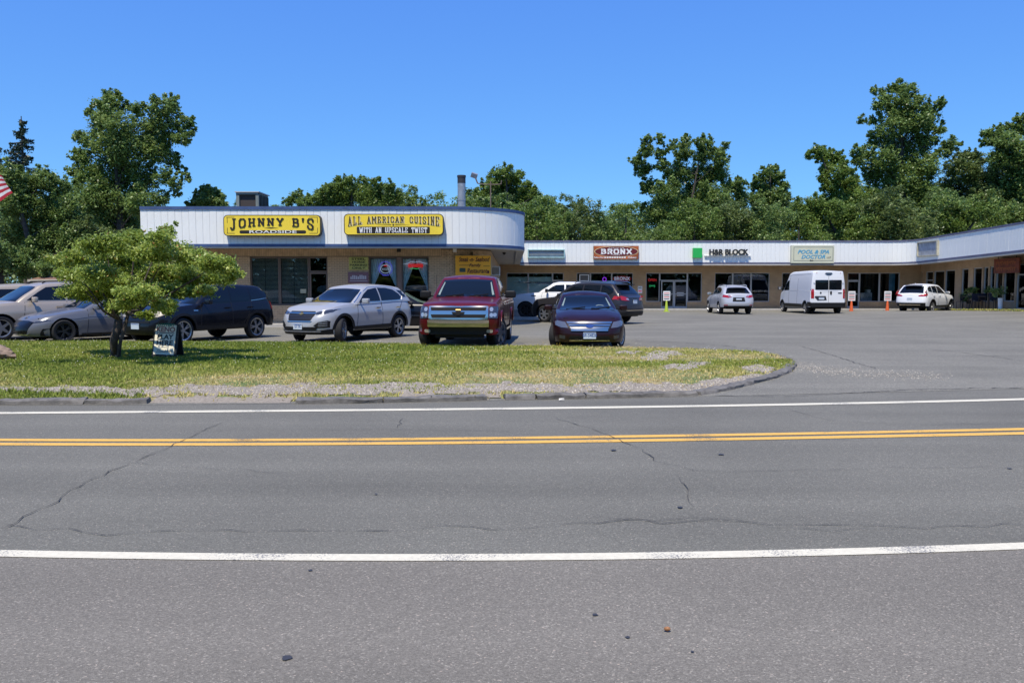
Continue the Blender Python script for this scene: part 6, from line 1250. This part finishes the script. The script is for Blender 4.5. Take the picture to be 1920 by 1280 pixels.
def tree(name, label, base, blobs, nleaf, size, m, seed=0, trunk=.25, group=None, bark=None, cat='tree', sub=.30, limbs=True, fork=None, shell=.55):
    rng = np.random.default_rng(seed); root = thing(name, label, cat, base, group=group); B = Vector(base)
    bl = [tuple(np.array(b[:3])-np.array(base))+tuple(b[3:]) for b in blobs]
    c, t = clumps(bl, int(nleaf*2.1), rng, sub*1.3, shell*.8); quads('crown', leaf_quads(c, .9, size*.66, rng), m, root, t)
    mb = MB(); cz = np.mean([b[2] for b in bl]); top = max(bl, key=lambda b: b[2]); fk = Vector(fork)-B if fork else Vector((0, 0, min(b[2] for b in bl)*.8+.4)); r_ = random.Random(seed)
    mb.tube([(0, 0, -.1), fk*.5+Vector((r_.uniform(-.1, .1), 0, 0)), fk, fk.lerp(Vector(top[:3]), .5), Vector(top[:3])], [trunk*1.25, trunk, trunk*.8, trunk*.35, trunk*.08], 8)
    mb.build('trunk', bark or M_barkg, root, True, 60)
    if limbs:
        for i, b in enumerate(bl):
            if b is top or (b[3] < .45 and trunk > .1) or i % 2: continue
            q = Vector(b[:3]); st = fk.lerp(Vector(top[:3]), min(.75, max(0, (q.z-fk.z)/max(.1, top[2]-fk.z)-.25))); mid = st.lerp(q, .5)+Vector((r_.uniform(-.2, .2), r_.uniform(-.2, .2), -.05*(q-st).length))
            MB().tube([st, mid, q], [trunk*.18, trunk*.10, trunk*.03], 5).build('limb', bark or M_barkg, root, True, 60)
    return root
def pb(lst, Y, seed=0, flat=1.):      # photo pixels (x, y, radius) at a depth -> blobs in metres
    r = random.Random(seed); out = []
    for x, y, rr in lst:
        d = rr*Y/F; yy = Y+r.uniform(-1, 1)*d*1.6; p = P(x, y, yy)
        if rr < 9: out.append((p.x, p.y, p.z, d, d*1.1, d*flat)); continue
        out.append((p.x, p.y, p.z, d*.80, d*.95, d*.80*flat))
        for k in range(6):        # twigs standing proud of the bough
            a = r.uniform(-.35, 3.5) if k < 5 else r.uniform(0, 6.28); q = r.uniform(.75, 1.15); s = r.uniform(.16, .32)
            out.append((p.x+math.cos(a)*d*q, p.y+r.uniform(-.5, .5)*d, p.z+math.sin(a)*d*q, d*s*.75, d*s, d*s*1.6))
    return out
BG = 'trees behind the shops'
def gb(px, Y): p = P(px, 540, Y); return (p.x, Y, 0)
tree('broad_tree', 'tall broad poplar tree rising behind the left end of the restaurant', gb(228, 58), pb([(198, 195, 20), (212, 180, 13), (232, 200, 14), (190, 225, 24), (222, 240, 30), (262, 205, 14), (300, 200, 18), (322, 192, 15), (310, 225, 24), (325, 250, 18), (272, 248, 30), (350, 228, 13), (358, 245, 12), (340, 262, 14), (245, 285, 36), (200, 275, 28), (150, 258, 12), (166, 262, 16), (140, 292, 12), (158, 296, 18), (295, 285, 28), (325, 300, 14), (136, 322, 13), (160, 330, 24), (205, 325, 38), (262, 335, 34), (305, 330, 16), (340, 318, 10), (350, 334, 9), (328, 345, 13), (170, 372, 32), (220, 380, 38), (265, 382, 28), (300, 368, 16), (330, 362, 10), (190, 420, 34), (240, 425, 30)], 58, 1), 46000, .30, M_lf, 11, .34, BG, fork=P(226, 430, 58), sub=.36)
tree('tall_tree', 'tallest tree, a towering cottonwood behind the right end of the shop row', gb(1690, 74), pb([(1686, 165, 13), (1665, 178, 14), (1705, 172, 16), (1640, 172, 9), (1650, 195, 14), (1690, 205, 26), (1728, 196, 15), (1762, 195, 10), (1745, 215, 18), (1716, 230, 28), (1670, 240, 26), (1632, 226, 9), (1616, 224, 8), (1645, 262, 16), (1690, 280, 34), (1735, 262, 22), (1762, 240, 12), (1780, 268, 12), (1795, 275, 9), (1770, 285, 14), (1660, 300, 24), (1625, 290, 14), (1605, 285, 11), (1612, 302, 13), (1640, 325, 20), (1690, 335, 34), (1735, 315, 26), (1700, 390, 42), (1655, 375, 30), (1745, 370, 30), (1690, 430, 40)], 74, 2), 46000, .36, M_lf, 12, .45, BG, fork=P(1692, 400, 74), sub=.36)
tree('twin_top_tree', 'tree with a long limb reaching sideways, beside the tallest tree', gb(1590, 72), pb([(1530, 285, 12), (1518, 290, 7), (1545, 292, 14), (1562, 300, 14), (1575, 292, 9), (1550, 318, 13), (1575, 322, 18), (1545, 335, 10), (1590, 345, 22), (1560, 352, 16), (1600, 380, 30), (1565, 385, 24)], 72, 3), 17000, .34, M_lfy, 13, .28, BG, sub=.36)
tree('column_tree', 'wide poplar with many upright spires above the tax office sign', gb(1290, 70), pb([(1212, 265, 10), (1238, 262, 10), (1210, 285, 13), (1193, 300, 11), (1240, 285, 11), (1206, 318, 16), (1240, 310, 12), (1218, 350, 16), (1262, 275, 10), (1285, 268, 12), (1282, 290, 16), (1312, 270, 10), (1325, 265, 11), (1318, 292, 18), (1348, 285, 10), (1362, 272, 8), (1352, 300, 14), (1275, 325, 24), (1320, 330, 26), (1350, 325, 18), (1250, 365, 24), (1290, 375, 32), (1340, 375, 30), (1372, 350, 16), (1390, 345, 10), (1385, 375, 20), (1230, 400, 26), (1300, 420, 36), (1360, 415, 30)], 70, 4), 46000, .32, M_lf, 14, .2, BG, fork=P(1290, 415, 70), sub=.34)
tree('small_crown_tree', 'smaller pointed tree standing right of the wide spired poplar', gb(1442, 72), pb([(1450, 318, 9), (1436, 325, 10), (1420, 335, 9), (1462, 332, 10), (1442, 342, 16), (1412, 350, 9), (1472, 350, 10), (1440, 368, 22), (1418, 375, 14), (1465, 375, 16), (1440, 400, 28)], 72, 5), 15000, .32, M_lf, 15, .25, BG, sub=.36)
tree('edge_tree', 'tall leafy tree cut off by the right edge of the view', gb(1905, 70), pb([(1912, 228, 12), (1895, 245, 14), (1925, 240, 18), (1872, 245, 10), (1850, 250, 8), (1862, 262, 13), (1845, 268, 9), (1885, 268, 22), (1920, 285, 28), (1870, 300, 18), (1890, 335, 34), (1930, 350, 40), (1880, 380, 34)], 70, 6), 26000, .34, M_lf, 16, .35, BG, sub=.36)
tree('round_tree', 'rounded tree between the tallest tree and the right edge tree', gb(1815, 72), pb([(1800, 298, 14), (1820, 292, 12), (1838, 300, 12), (1785, 318, 14), (1815, 322, 24), (1845, 330, 20), (1780, 345, 18), (1815, 365, 32), (1850, 375, 28), (1780, 390, 26), (1830, 400, 30)], 72, 7), 24000, .32, M_lfd, 17, .3, BG, sub=.36)
tree('domed_tree', 'dome topped tree behind the roof light pole', gb(955, 74), pb([(945, 326, 16), (925, 332, 13), (968, 332, 14), (948, 345, 22), (918, 350, 15), (985, 352, 14), (1005, 365, 12), (950, 372, 28), (985, 380, 22), (905, 375, 20), (1015, 395, 20), (960, 400, 28)], 74, 8), 22000, .30, M_lfy, 18, .3, BG, sub=.34)
tree('wide_bush_tree', 'broad light green tree rising behind the middle of the restaurant roof', gb(660, 66), pb([(632, 345, 12), (655, 340, 12), (612, 356, 12), (680, 345, 14), (705, 342, 10), (728, 350, 11), (645, 362, 24), (690, 368, 24), (598, 375, 16), (555, 370, 13), (540, 380, 10), (575, 384, 16), (735, 370, 20), (640, 390, 28), (700, 392, 26)], 66, 9), 24000, .26, M_lfy, 19, .25, BG, sub=.34)
tree('roundish_tree', 'small dark tree peeping over the roof left of the rooftop unit', gb(390, 60), pb([(385, 355, 9), (372, 366, 10), (400, 362, 10), (413, 368, 8), (388, 378, 18), (415, 384, 12), (365, 385, 12)], 60, 10), 9000, .24, M_lf, 20, .2, BG, sub=.36)
tree('wall_tree', 'bright green bushy tree low over the canopy before the tallest tree', gb(1570, 66), pb([(1500, 390, 16), (1530, 385, 18), (1560, 395, 20), (1590, 400, 18), (1520, 415, 24), (1575, 420, 24), (1470, 415, 18)], 66, 11), 14000, .28, M_lfy, 21, .2, BG, sub=.36)
tree('wing_tree', 'light green low tree showing over the right wing roof', gb(1800, 62), pb([(1770, 415, 14), (1800, 405, 16), (1830, 400, 16), (1790, 425, 18), (1850, 395, 14)], 62, 12), 9000, .26, M_lfy, 22, .2, BG, sub=.36)
# left woods near the houses
tree('dark_tree', 'dense dark green tree at the far left below the spruce', gb(70, 50), pb([(15, 330, 26), (50, 345, 22), (85, 340, 24), (110, 350, 20), (20, 380, 34), (75, 390, 36), (125, 400, 30), (30, 440, 36), (90, 450, 36), (60, 490, 34), (140, 450, 28)], 50, 13), 40000, .22, M_lf, 23, .3, BG, sub=.30)
tree('dark_tree', 'shaded bushy tree between the small house and the poplar', gb(175, 52), pb([(150, 430, 26), (190, 445, 24), (165, 470, 30), (225, 460, 24), (120, 480, 28), (200, 490, 28), (250, 455, 22), (255, 495, 20), (225, 505, 24), (150, 505, 26)], 52, 14), 26000, .22, M_lfd, 24, .25, BG, sub=.30)
tree('dark_tree', 'leafy tree cut off at the left edge behind the parked cars', gb(0, 44), pb([(-30, 420, 34), (-30, 480, 34), (10, 490, 26), (-60, 450, 40), (45, 505, 20), (85, 505, 16)], 44, 15), 20000, .2, M_lf, 25, .25, BG, sub=.30)
# spruce
def spruce(label, px, Y, top_py, hw_px, seed):
    b = gb(px, Y); root = thing('spruce_tree', label, 'tree', b, group=BG); rng = np.random.default_rng(seed); H_ = P(px, top_py, Y).z; Wd = hw_px*Y/F; C = []; T = []
    mb = MB(); mb.tube([(0, 0, 0), (0, 0, H_*.5), (0, 0, H_)], [.28, .16, .03], 8); mb.build('trunk', M_bark, root, True)
    nb = 60
    for i in range(nb):
        h = H_*(.50+.49*(i/nb)); ln = Wd*(1-(i/nb))**.75*rng.uniform(.55, 1.15)+.25; a = rng.uniform(0, 6.28); e = np.array([math.cos(a), math.sin(a), 0])
        pts = [Vector((0, 0, h)), Vector((*(e[:2]*ln*.5), h-.02*ln)), Vector((*(e[:2]*ln), h+.10*ln-.25*ln*.5))]
        MB().tube(pts, [.05, .03, .01], 4).build('limb', M_bark, root)
        n = int(130*ln/Wd)+30; t = rng.uniform(.12, 1.05, n); c = np.outer(t, e*ln); c[:, 2] = h-.05*ln*np.sin(t*3); side = np.array([-e[1], e[0], 0]); c += np.outer(rng.normal(0, .16, n)*(1.2-t)*ln*.6, side); c[:, 2] -= np.abs(rng.normal(0, .16, n)); C.append(c); T.append(rng.random(n))
    C = np.concatenate(C); quads('crown', leaf_quads(C, 0, .26, rng, .5, .32), M_ndl, root, np.concatenate(T)); return root
spruce('tall dark spruce with drooping branches at the far left', 52, 58, 218, 52, 31); spruce('spruce half cut off by the left edge', -4, 60, 245, 40, 32)
# generic wood behind: a few crowns, copied
protos = []
def proto(seed, m, n, lf):
    rng = np.random.default_rng(seed); r = random.Random(seed); bl = []
    for k in range(11):
        a = r.uniform(0, 6.28); h = r.uniform(.28, .9); w = .30*(1-abs(h-.55)*.9); bl.append((math.cos(a)*w*r.uniform(.2, 1), math.sin(a)*w*r.uniform(.2, 1), h, r.uniform(.09, .15)))
        for q in range(4): x0, y0, z0, s0 = bl[-1] if q == 0 else keep; keep = (x0, y0, z0, s0); u = [r.gauss(0, 1) for _ in range(3)]; l = math.sqrt(sum(v*v for v in u)); bl.append((x0+u[0]/l*s0*.95, y0+u[1]/l*s0*.95, z0+abs(u[2])/l*s0*.95, s0*.3, s0*.35, s0*.55))
    bl.append((0, 0, .93, .075)); c, t = clumps(bl, n, rng, .38, .5); return leaf_quads(c, .6, lf, rng), t, m
pr = [proto(41, M_lf, 22000, .021), proto(42, M_lfy, 22000, .021), proto(43, M_lfd, 22000, .021), proto(44, M_lf, 22000, .021), proto(45, M_lfy, 22000, .021)]
tb = MB().tube([(0, 0, -.01), (.01, 0, .3), (0, 0, .85)], [.022, .016, .004], 7)
tops = [(-200, 340), (0, 345), (130, 340), (330, 372), (420, 384), (520, 376), (600, 352), (720, 350), (760, 352), (800, 358), (860, 352), (900, 345), (1000, 348), (1030, 368), (1060, 362), (1100, 372), (1140, 362), (1180, 376), (1230, 372), (1390, 372), (1480, 362), (1520, 372), (1560, 378), (1600, 350), (1800, 350), (1920, 340), (2150, 330)]
rr = random.Random(77); pm = {}
labs = ['slender', 'broad', 'bushy', 'dense', 'leaning', 'rounded', 'ragged', 'low']
k = 0
spots = []
for row, (Y, off, dp) in enumerate(((64, 0, 24), (80, 22, 2))):
    for px in range(-180+off, 2140, 62 if row == 0 else 52):
        if row == 0 and px < 880: continue
        spots.append((px+rr.uniform(-12, 12), Y+rr.uniform(-2.5, 3), dp+(rr.uniform(-24, 16) if row == 0 else rr.uniform(-7, 9)), row))
lm = [(40, 'the left edge'), (330, 'the poplar'), (520, 'the rooftop unit'), (760, 'the restaurant roof'), (930, 'the flue pipe'), (1080, 'the empty sign frame'), (1200, 'the pizza sign'), (1300, 'the green square'), (1420, 'the tax office letters'), (1560, 'the pool sign'), (1680, 'the canopy bend'), (1800, 'the right wing'), (3000, 'the right edge')]
used = {}
for px, Y, dp, row in spots:
    pi = k % 5; q_, t_, m_ = pr[pi]; top_ = np.interp(px, [t[0] for t in tops], [t[1] for t in tops])+dp; H_ = P(px, top_, Y).z*1.02
    near = next(n_ for x_, n_ in lm if px < x_); used[(near, row)] = used.get((near, row), 0)+1
    shade = {0: 'mid green', 1: 'pale green', 2: 'dark green', 3: 'mid green', 4: 'pale green'}[pi]
    ords = ['first', 'second', 'third', 'fourth', 'fifth', 'sixth', 'seventh'][used[(near, row)]-1]
    lab = f"{ords} {shade} tree from the left in the {'front' if row == 0 else 'back'} row over {near}"
    root = thing('woodland_tree', lab, 'tree', gb(px, Y), rr.uniform(0, 6.28), group=BG)
    if pi not in pm:
        a = quads('crown', q_, m_, root, t_); b = tb.build('trunk', M_barkg, root, True); pm[pi] = (a.data, b.data)
    else:
        a = bpy.data.objects.new('crown', pm[pi][0]); COL.objects.link(a); a.parent = root; b = bpy.data.objects.new('trunk', pm[pi][1]); COL.objects.link(b); b.parent = root
    wd = H_*rr.uniform(.85, 1.15); a.scale = b.scale = (wd, wd, H_); k += 1
# far wood and shrub understorey, one mass
rng = np.random.default_rng(90); n = 90000; X = rng.uniform(-75, 75, n); Z = rng.uniform(0, 1, n)**.8*(8.3+1.3*vn(X, X*0, .35)); Y = 92+rng.normal(0, 2., n)
lowk = rng.random(n) < .55; Y = np.where(lowk, 70+rng.normal(0, 1.5, n), Y); Z = np.where(lowk, rng.uniform(0, 1, n)*(5.5+1.0*vn(X, X*0, .6, 3)), Z); ok = ~lowk | (X > -1) | (X < -14)
c = np.stack([X, Y, Z], 1)[ok]; o = quads('distant_wood', leaf_quads(c, .6, .45, rng), M_lfd, attr=np.clip(rng.normal(.4+.25*vn(c[:, 0], c[:, 2], .8), .15), 0, 1)); o['kind'] = 'stuff'; tag(o, 'dense undergrowth and distant wood filling gaps between the trunks', 'woods')
n = 14000; X = rng.uniform(-34, -14, n); Y = 62+rng.normal(0, 1.2, n); Z = rng.uniform(0, 1, n)*5.0; c = np.stack([X, Y, Z], 1); c[:, 0] -= 0
o = quads('undergrowth', leaf_quads(c, .6, .45, rng), M_lfd, attr=rng.random(n)*.6); o['kind'] = 'stuff'; tag(o, 'shaded undergrowth behind the small house', 'bushes')
# wood on the near side of the road, behind the viewer (seen only mirrored in glass)
n = 26000; X = rng.uniform(-70, 70, n); Z = rng.uniform(0, 1, n)*(9+1.5*vn(X, X*0, .3)); Y = -24+rng.normal(0, 2, n); o = quads('roadside_wood', leaf_quads(np.stack([X, Y, Z], 1), .6, 1.3, rng), M_lfd, attr=rng.random(n)); o['kind'] = 'stuff'; tag(o, 'wood along the near side of the road, mirrored in the shop windows', 'woods')
# ---- small tree on the verge
Yt = 17.3; tbse = G(216, 671, .07)
def sb(lst):
    r = random.Random(4); out = []
    for x, y, rx, ry in lst:
        yy = Yt+r.uniform(-2.0, 1.9)*(1-.5*abs(x-270)/190); p = P(x, y, yy); out.append((p.x, p.y, p.z, rx*1.08*yy/F, rx*yy/F*1.15, ry*1.12*yy/F))
    return out
bl = sb([(312, 434, 14, 9), (300, 448, 22, 10), (260, 448, 30, 12), (212, 455, 30, 12), (172, 462, 28, 13), (145, 480, 24, 12), (118, 488, 24, 9), (190, 485, 34, 14), (240, 480, 36, 14), (290, 475, 34, 14), (335, 468, 26, 12), (360, 482, 26, 12), (395, 492, 26, 14), (425, 500, 18, 15), (440, 516, 14, 8), (400, 520, 32, 14), (350, 512, 36, 14), (300, 510, 36, 13), (240, 512, 36, 13), (180, 512, 34, 12), (135, 515, 24, 9), (112, 512, 14, 7), (165, 540, 30, 11), (132, 548, 20, 9), (210, 545, 34, 11), (262, 548, 36, 11), (310, 545, 34, 11), (350, 548, 26, 9), (385, 545, 18, 9), (305, 572, 22, 9), (320, 585, 12, 7), (240, 568, 28, 8), (180, 556, 24, 8), (330, 420, 3, 5), (225, 575, 26, 9), (275, 590, 16, 8), (280, 530, 40, 10), (215, 528, 38, 10), (345, 530, 28, 10)])
root = thing('dogwood_tree', 'small spreading tree with layered bright leaves on the grass verge', 'tree', tbse)
rng = np.random.default_rng(55); b0 = np.array(tbse)
c, t = clumps([tuple(np.array(b[:3])-b0)+tuple(b[3:]) for b in bl], 90000, rng, .42, .12); quads('crown', leaf_quads(c, .9, .075, rng, .55, .48), M_lfs, root, t)
fk = P(222, 598, 17.3)-tbse; mb = MB(); g0 = Vector((0, 0, -.06))
mb.tube([g0, Vector((.0, 0, .12)), P(213, 640, 17.2)-tbse, P(221, 612, 17.25)-tbse, fk], [.13, .09, .08, .085, .075], 12); mb.tube([g0+Vector((.08, -.05, 0)), P(226, 640, 17.15)-tbse, P(236, 606, 17.3)-tbse, P(242, 580, 17.3)-tbse], [.045, .035, .04, .035], 8); mb.build('trunk', M_bark, root, True, 60)
for i, (x, y, dy, r_) in enumerate([(205, 560, -.3, .05), (180, 520, .3, .045), (240, 540, .5, .06), (250, 490, .1, .05), (290, 560, -.2, .055), (330, 530, .2, .045), (300, 500, -.4, .04), (270, 590, -.3, .05), (160, 545, -.4, .04), (380, 515, .1, .03), (200, 470, .3, .035), (135, 500, 0, .03), (300, 455, .3, .03), (400, 500, -.3, .03)]):
    q = P(x, y, 17.3+dy*2)-tbse; s_ = fk if x < 232 else P(240, 583, 17.3)-tbse; m1 = s_.lerp(q, .45)+Vector((0, 0, -.10)); MB().tube([s_, m1, q], [r_*1.0, r_*.6, r_*.2], 6).build('limb', M_bark, root, True, 60)
# ============================================================ SMALL THINGS
# lottery sandwich board
g = G(306, 668, .11); t = thing('sandwich_board', 'lottery KENO PLAY HERE board standing on the grass by the small tree', 'sign', g, R(-3))
wS, hS = .45, .68; M_sf = mat('sign_mint', (.92, .86, .66), .45); M_sk = mat('board_black', (.02, .022, .022), .6)
tilt = Matrix.Rotation(R(-12), 4, 'X') @ Matrix.Rotation(R(2), 4, 'Y')
mb = MB(); mb.box(-wS/2-.03, wS/2+.05, .0, .03, -.03, hS+.02, 0, tilt); mb.box(-wS/2-.03, wS/2+.05, .0, .03, -.03, hS+.0, 0, Matrix.Translation((0, .36, 0)) @ Matrix.Rotation(R(12), 4, 'X')); mb.build('frame', M_sk, t)
MB().box(-wS/2, wS/2, -.006, .0, .04, hS, 0, tilt).build('poster', M_sf, t)
for s_, z, sz, m_, sx in (('LOTTERY', .675, .085, mat('ink_green', (.03, .25, .17), .6), 1.), ('KENO', .575, .15, mat('ink_keno', (.35, .16, .13), .6), 1.), ('PLAY', .415, .145, K_, 1.05), ('HERE', .285, .145, K_, 1.05)):
    o = text('lettering', s_, m_, sz, t, (0, 0, 0), bold=.03, sx=sx, depth=.001); o.matrix_local = tilt @ Matrix.Translation((.0, -.0085, z)) @ Matrix.Rotation(R(90), 4, 'X')
MB().box(-.19, .19, -.008, -.005, .495, .51, 0, tilt).build('rule', K_, t)
for a_, b_, z_0 in ((-.06, .07, .19), (-.15, .19, .12), (-.17, .17, .09)): MB().box(a_, b_, -.008, -.005, z_0, z_0+.010, 0, tilt).build('fine_print', K_, t)
# cones with notices
def cone(px, py, col, label, seed):
    t = thing('traffic_cone', label, 'traffic cone', G(px, py), group='cones with paper notices')
    MB().lathe([(.13, .035), (.105, .2), (.05, .68), (.035, .72), (0, .72)], 20).build('cone_body', col, t, True, 40)
    MB().prism(rrect(-.2, .2, -.2, .2, .05), 0, .035, axis='z').build('base', col if seed == 0 else K_, t); MB().box(-.015, .015, -.015, .015, .7, 1.28).build('stake', M_alu, t)
    b = MB().box(-.22, .22, -.03, -.015, .72, 1.32).build('notice', Wt, t)
    for i in range(4): MB().box(-.17, .17, -.034, -.03, .80+i*.12, .85+i*.12).build('printed_line', M_redp if (i+seed) % 2 else K_, b)
M_redp = mat('print_red', (.55, .05, .04), .6); M_lime = mat('cone_lime', (.40, .52, .05), .5); M_orange = mat('cone_orange', (.66, .12, .03), .5)
cone(1249.5, 584.5, M_lime, 'lime green cone with a white notice before the double door', 0); cone(1596, 585.5, M_orange, 'orange cone with a white notice right of the white van', 1); cone(1663.5, 585.5, M_orange, 'orange cone with a white notice left of the white crossover', 1)
# flag
t = thing('flag', 'hanging red and white striped flag at the left edge', 'flag', P(-22, 330, 15)); M_fr = mat('flag_red', (.45, .02, .04), .8); M_fw = mat('flag_white', (.72, .72, .74), .8)
O = P(-22, 330, 15); A, B_, C_, D_ = P(-60, 300, 15)-O, P(2, 329, 15)-O, P(26, 362, 15)-O, P(-45, 400, 15)-O
for i in range(9):
    V = []; 
    for j in (0, 1):
        for u in np.linspace(0, 1, 9): a = A.lerp(B_, u); b = D_.lerp(C_, u); p = a.lerp(b, (i+j)/9); V.append(p+Vector((0, .04*math.sin(u*9+i*.3), 0)))
    V += [p+Vector((0, .003, 0)) for p in V]
    MB().add(V, [(k_, k_+1, 9+k_+1, 9+k_) for k_ in range(8)]+[(18+k_, 27+k_, 27+k_+1, 18+k_+1) for k_ in range(8)]).build('stripe', M_fr if i % 2 == 0 else M_fw, t, True)
MB().tube([P(-62, 640, 15)-O, P(-62, 200, 15)-O], .03, 8).build('pole', M_alu, t, True)
# terrace furniture at the right wing
def table(x, y, label):
    z = float(lift(x, y))+.11; t = thing('patio_table', label, 'table', (x, y, z), group='patio tables at the right wing'); MB().prism(rrect(-.38, .38, -.45, .45, .08), .71, .74, axis='z').build('tabletop', M_black, t)
    for a, b in ((-.3, -.38), (.3, -.38), (-.3, .38), (.3, .38)): MB().tube([(a, b, 0), (a*.9, b*.9, .71)], .018, 6).build('leg', K_, t)
def chair(x, y, rz, label):
    z = float(lift(x, y))+.11; t = thing('patio_chair', label, 'chair', (x, y, z), R(rz), group='patio chairs at the right wing'); M_ch = mat('chair_dark', (.03, .03, .05), .6)
    MB().prism(rrect(-.22, .22, -.22, .22, .05), .43, .46, axis='z').build('seat', M_ch, t); mb = MB(); mb.prism(rrect(-.22, .22, .5, .9, .06), .2, .225); mb.build('backrest', M_ch, t)
    for a, b in ((-.2, -.2), (.2, -.2)): MB().tube([(a, b, 0), (a, b, .43)], .014, 6).build('leg', K_, t)
    for a in (-.2, .2): MB().tube([(a, .22, 0), (a, .21, .43), (a, .23, .55)], .014, 6).build('leg', K_, t)
xt = 27.5
table(xt, 49.6, 'dark patio table nearest the white crossover'); table(xt, 47.9, 'dark patio table between the chairs, left of the white planter')
for y, rz, l in ((50.6, 180, 'dark patio chair closest to the white crossover'), (48.9, 0, 'dark patio chair on the far side between the tables'), (48.6, 180, 'dark patio chair on the near side between the tables'), (47.1, 0, 'dark patio chair next to the white planter')): chair(xt, y, rz, l)
def plant(x, y, h, r, label, pot=None, z0=0., seed=0):
    z = float(lift(x, y))+.11+z0; t = thing('potted_plant', label, 'plant', (x, y, z)); rng = np.random.default_rng(seed)
    MB().lathe([(0, 0), (.13*r*2, 0), (.17*r*2, h), (.15*r*2, h), (0, h-.04)], 18).build('pot', pot or K_, t, True, 40)
    c, ti = clumps([(0, 0, h+r*.8, r, r, r*.8)], 500, rng, .4, .2); quads('foliage', leaf_quads(c, .4, .11, rng), M_lf, t, ti); MB().tube([(0, 0, h-.05), (0, 0, h+r*.8)], .02, 5).build('stem', M_bark, t)
plant(27.3, 46.25, .62, .40, 'leafy plant in a tall white planter by the wing door', Wt, 0, 1); plant(27.6, 49.5, .15, .26, 'small plant in a pot on the table nearest the crossover', None, .74, 2); plant(27.6, 47.9, .15, .24, 'small plant in a pot on the second patio table', None, .74, 3); plant(27.7, 50.2, .2, .42, 'bushy red tinged potted plant behind the nearest patio table', None, .3, 4)
rng = np.random.default_rng(8); n = 2600; Y = rng.uniform(43, 53.5, n); X = 26.75+rng.normal(0, .06, n); Z = lift(X, Y)+rng.uniform(0, .12, n); o = quads('weeds', leaf_quads(np.stack([X, Y, Z], 1), .2, .07, rng), M_grass, attr=rng.uniform(.1, .9, n)); o['kind'] = 'stuff'; tag(o, 'low weeds growing along the right wing kerb', 'weeds')
n = 1100; p_ = [G(px, 602, 0) for px in np.linspace(985, 1012, 30)]; idx = rng.integers(0, 30, n); c = np.array([tuple(p_[i]) for i in idx])+rng.normal(0, .22, (n, 3))*[1, 1, 0]; c[:, 2] = .02; o = quads('fallen_leaves', leaf_quads(c, 3, .06, rng), mat('dry_leaf', (.35, .25, .13), .8)); o['kind'] = 'stuff'; tag(o, 'dry leaves gathered in front of the wheel stop', 'leaves')
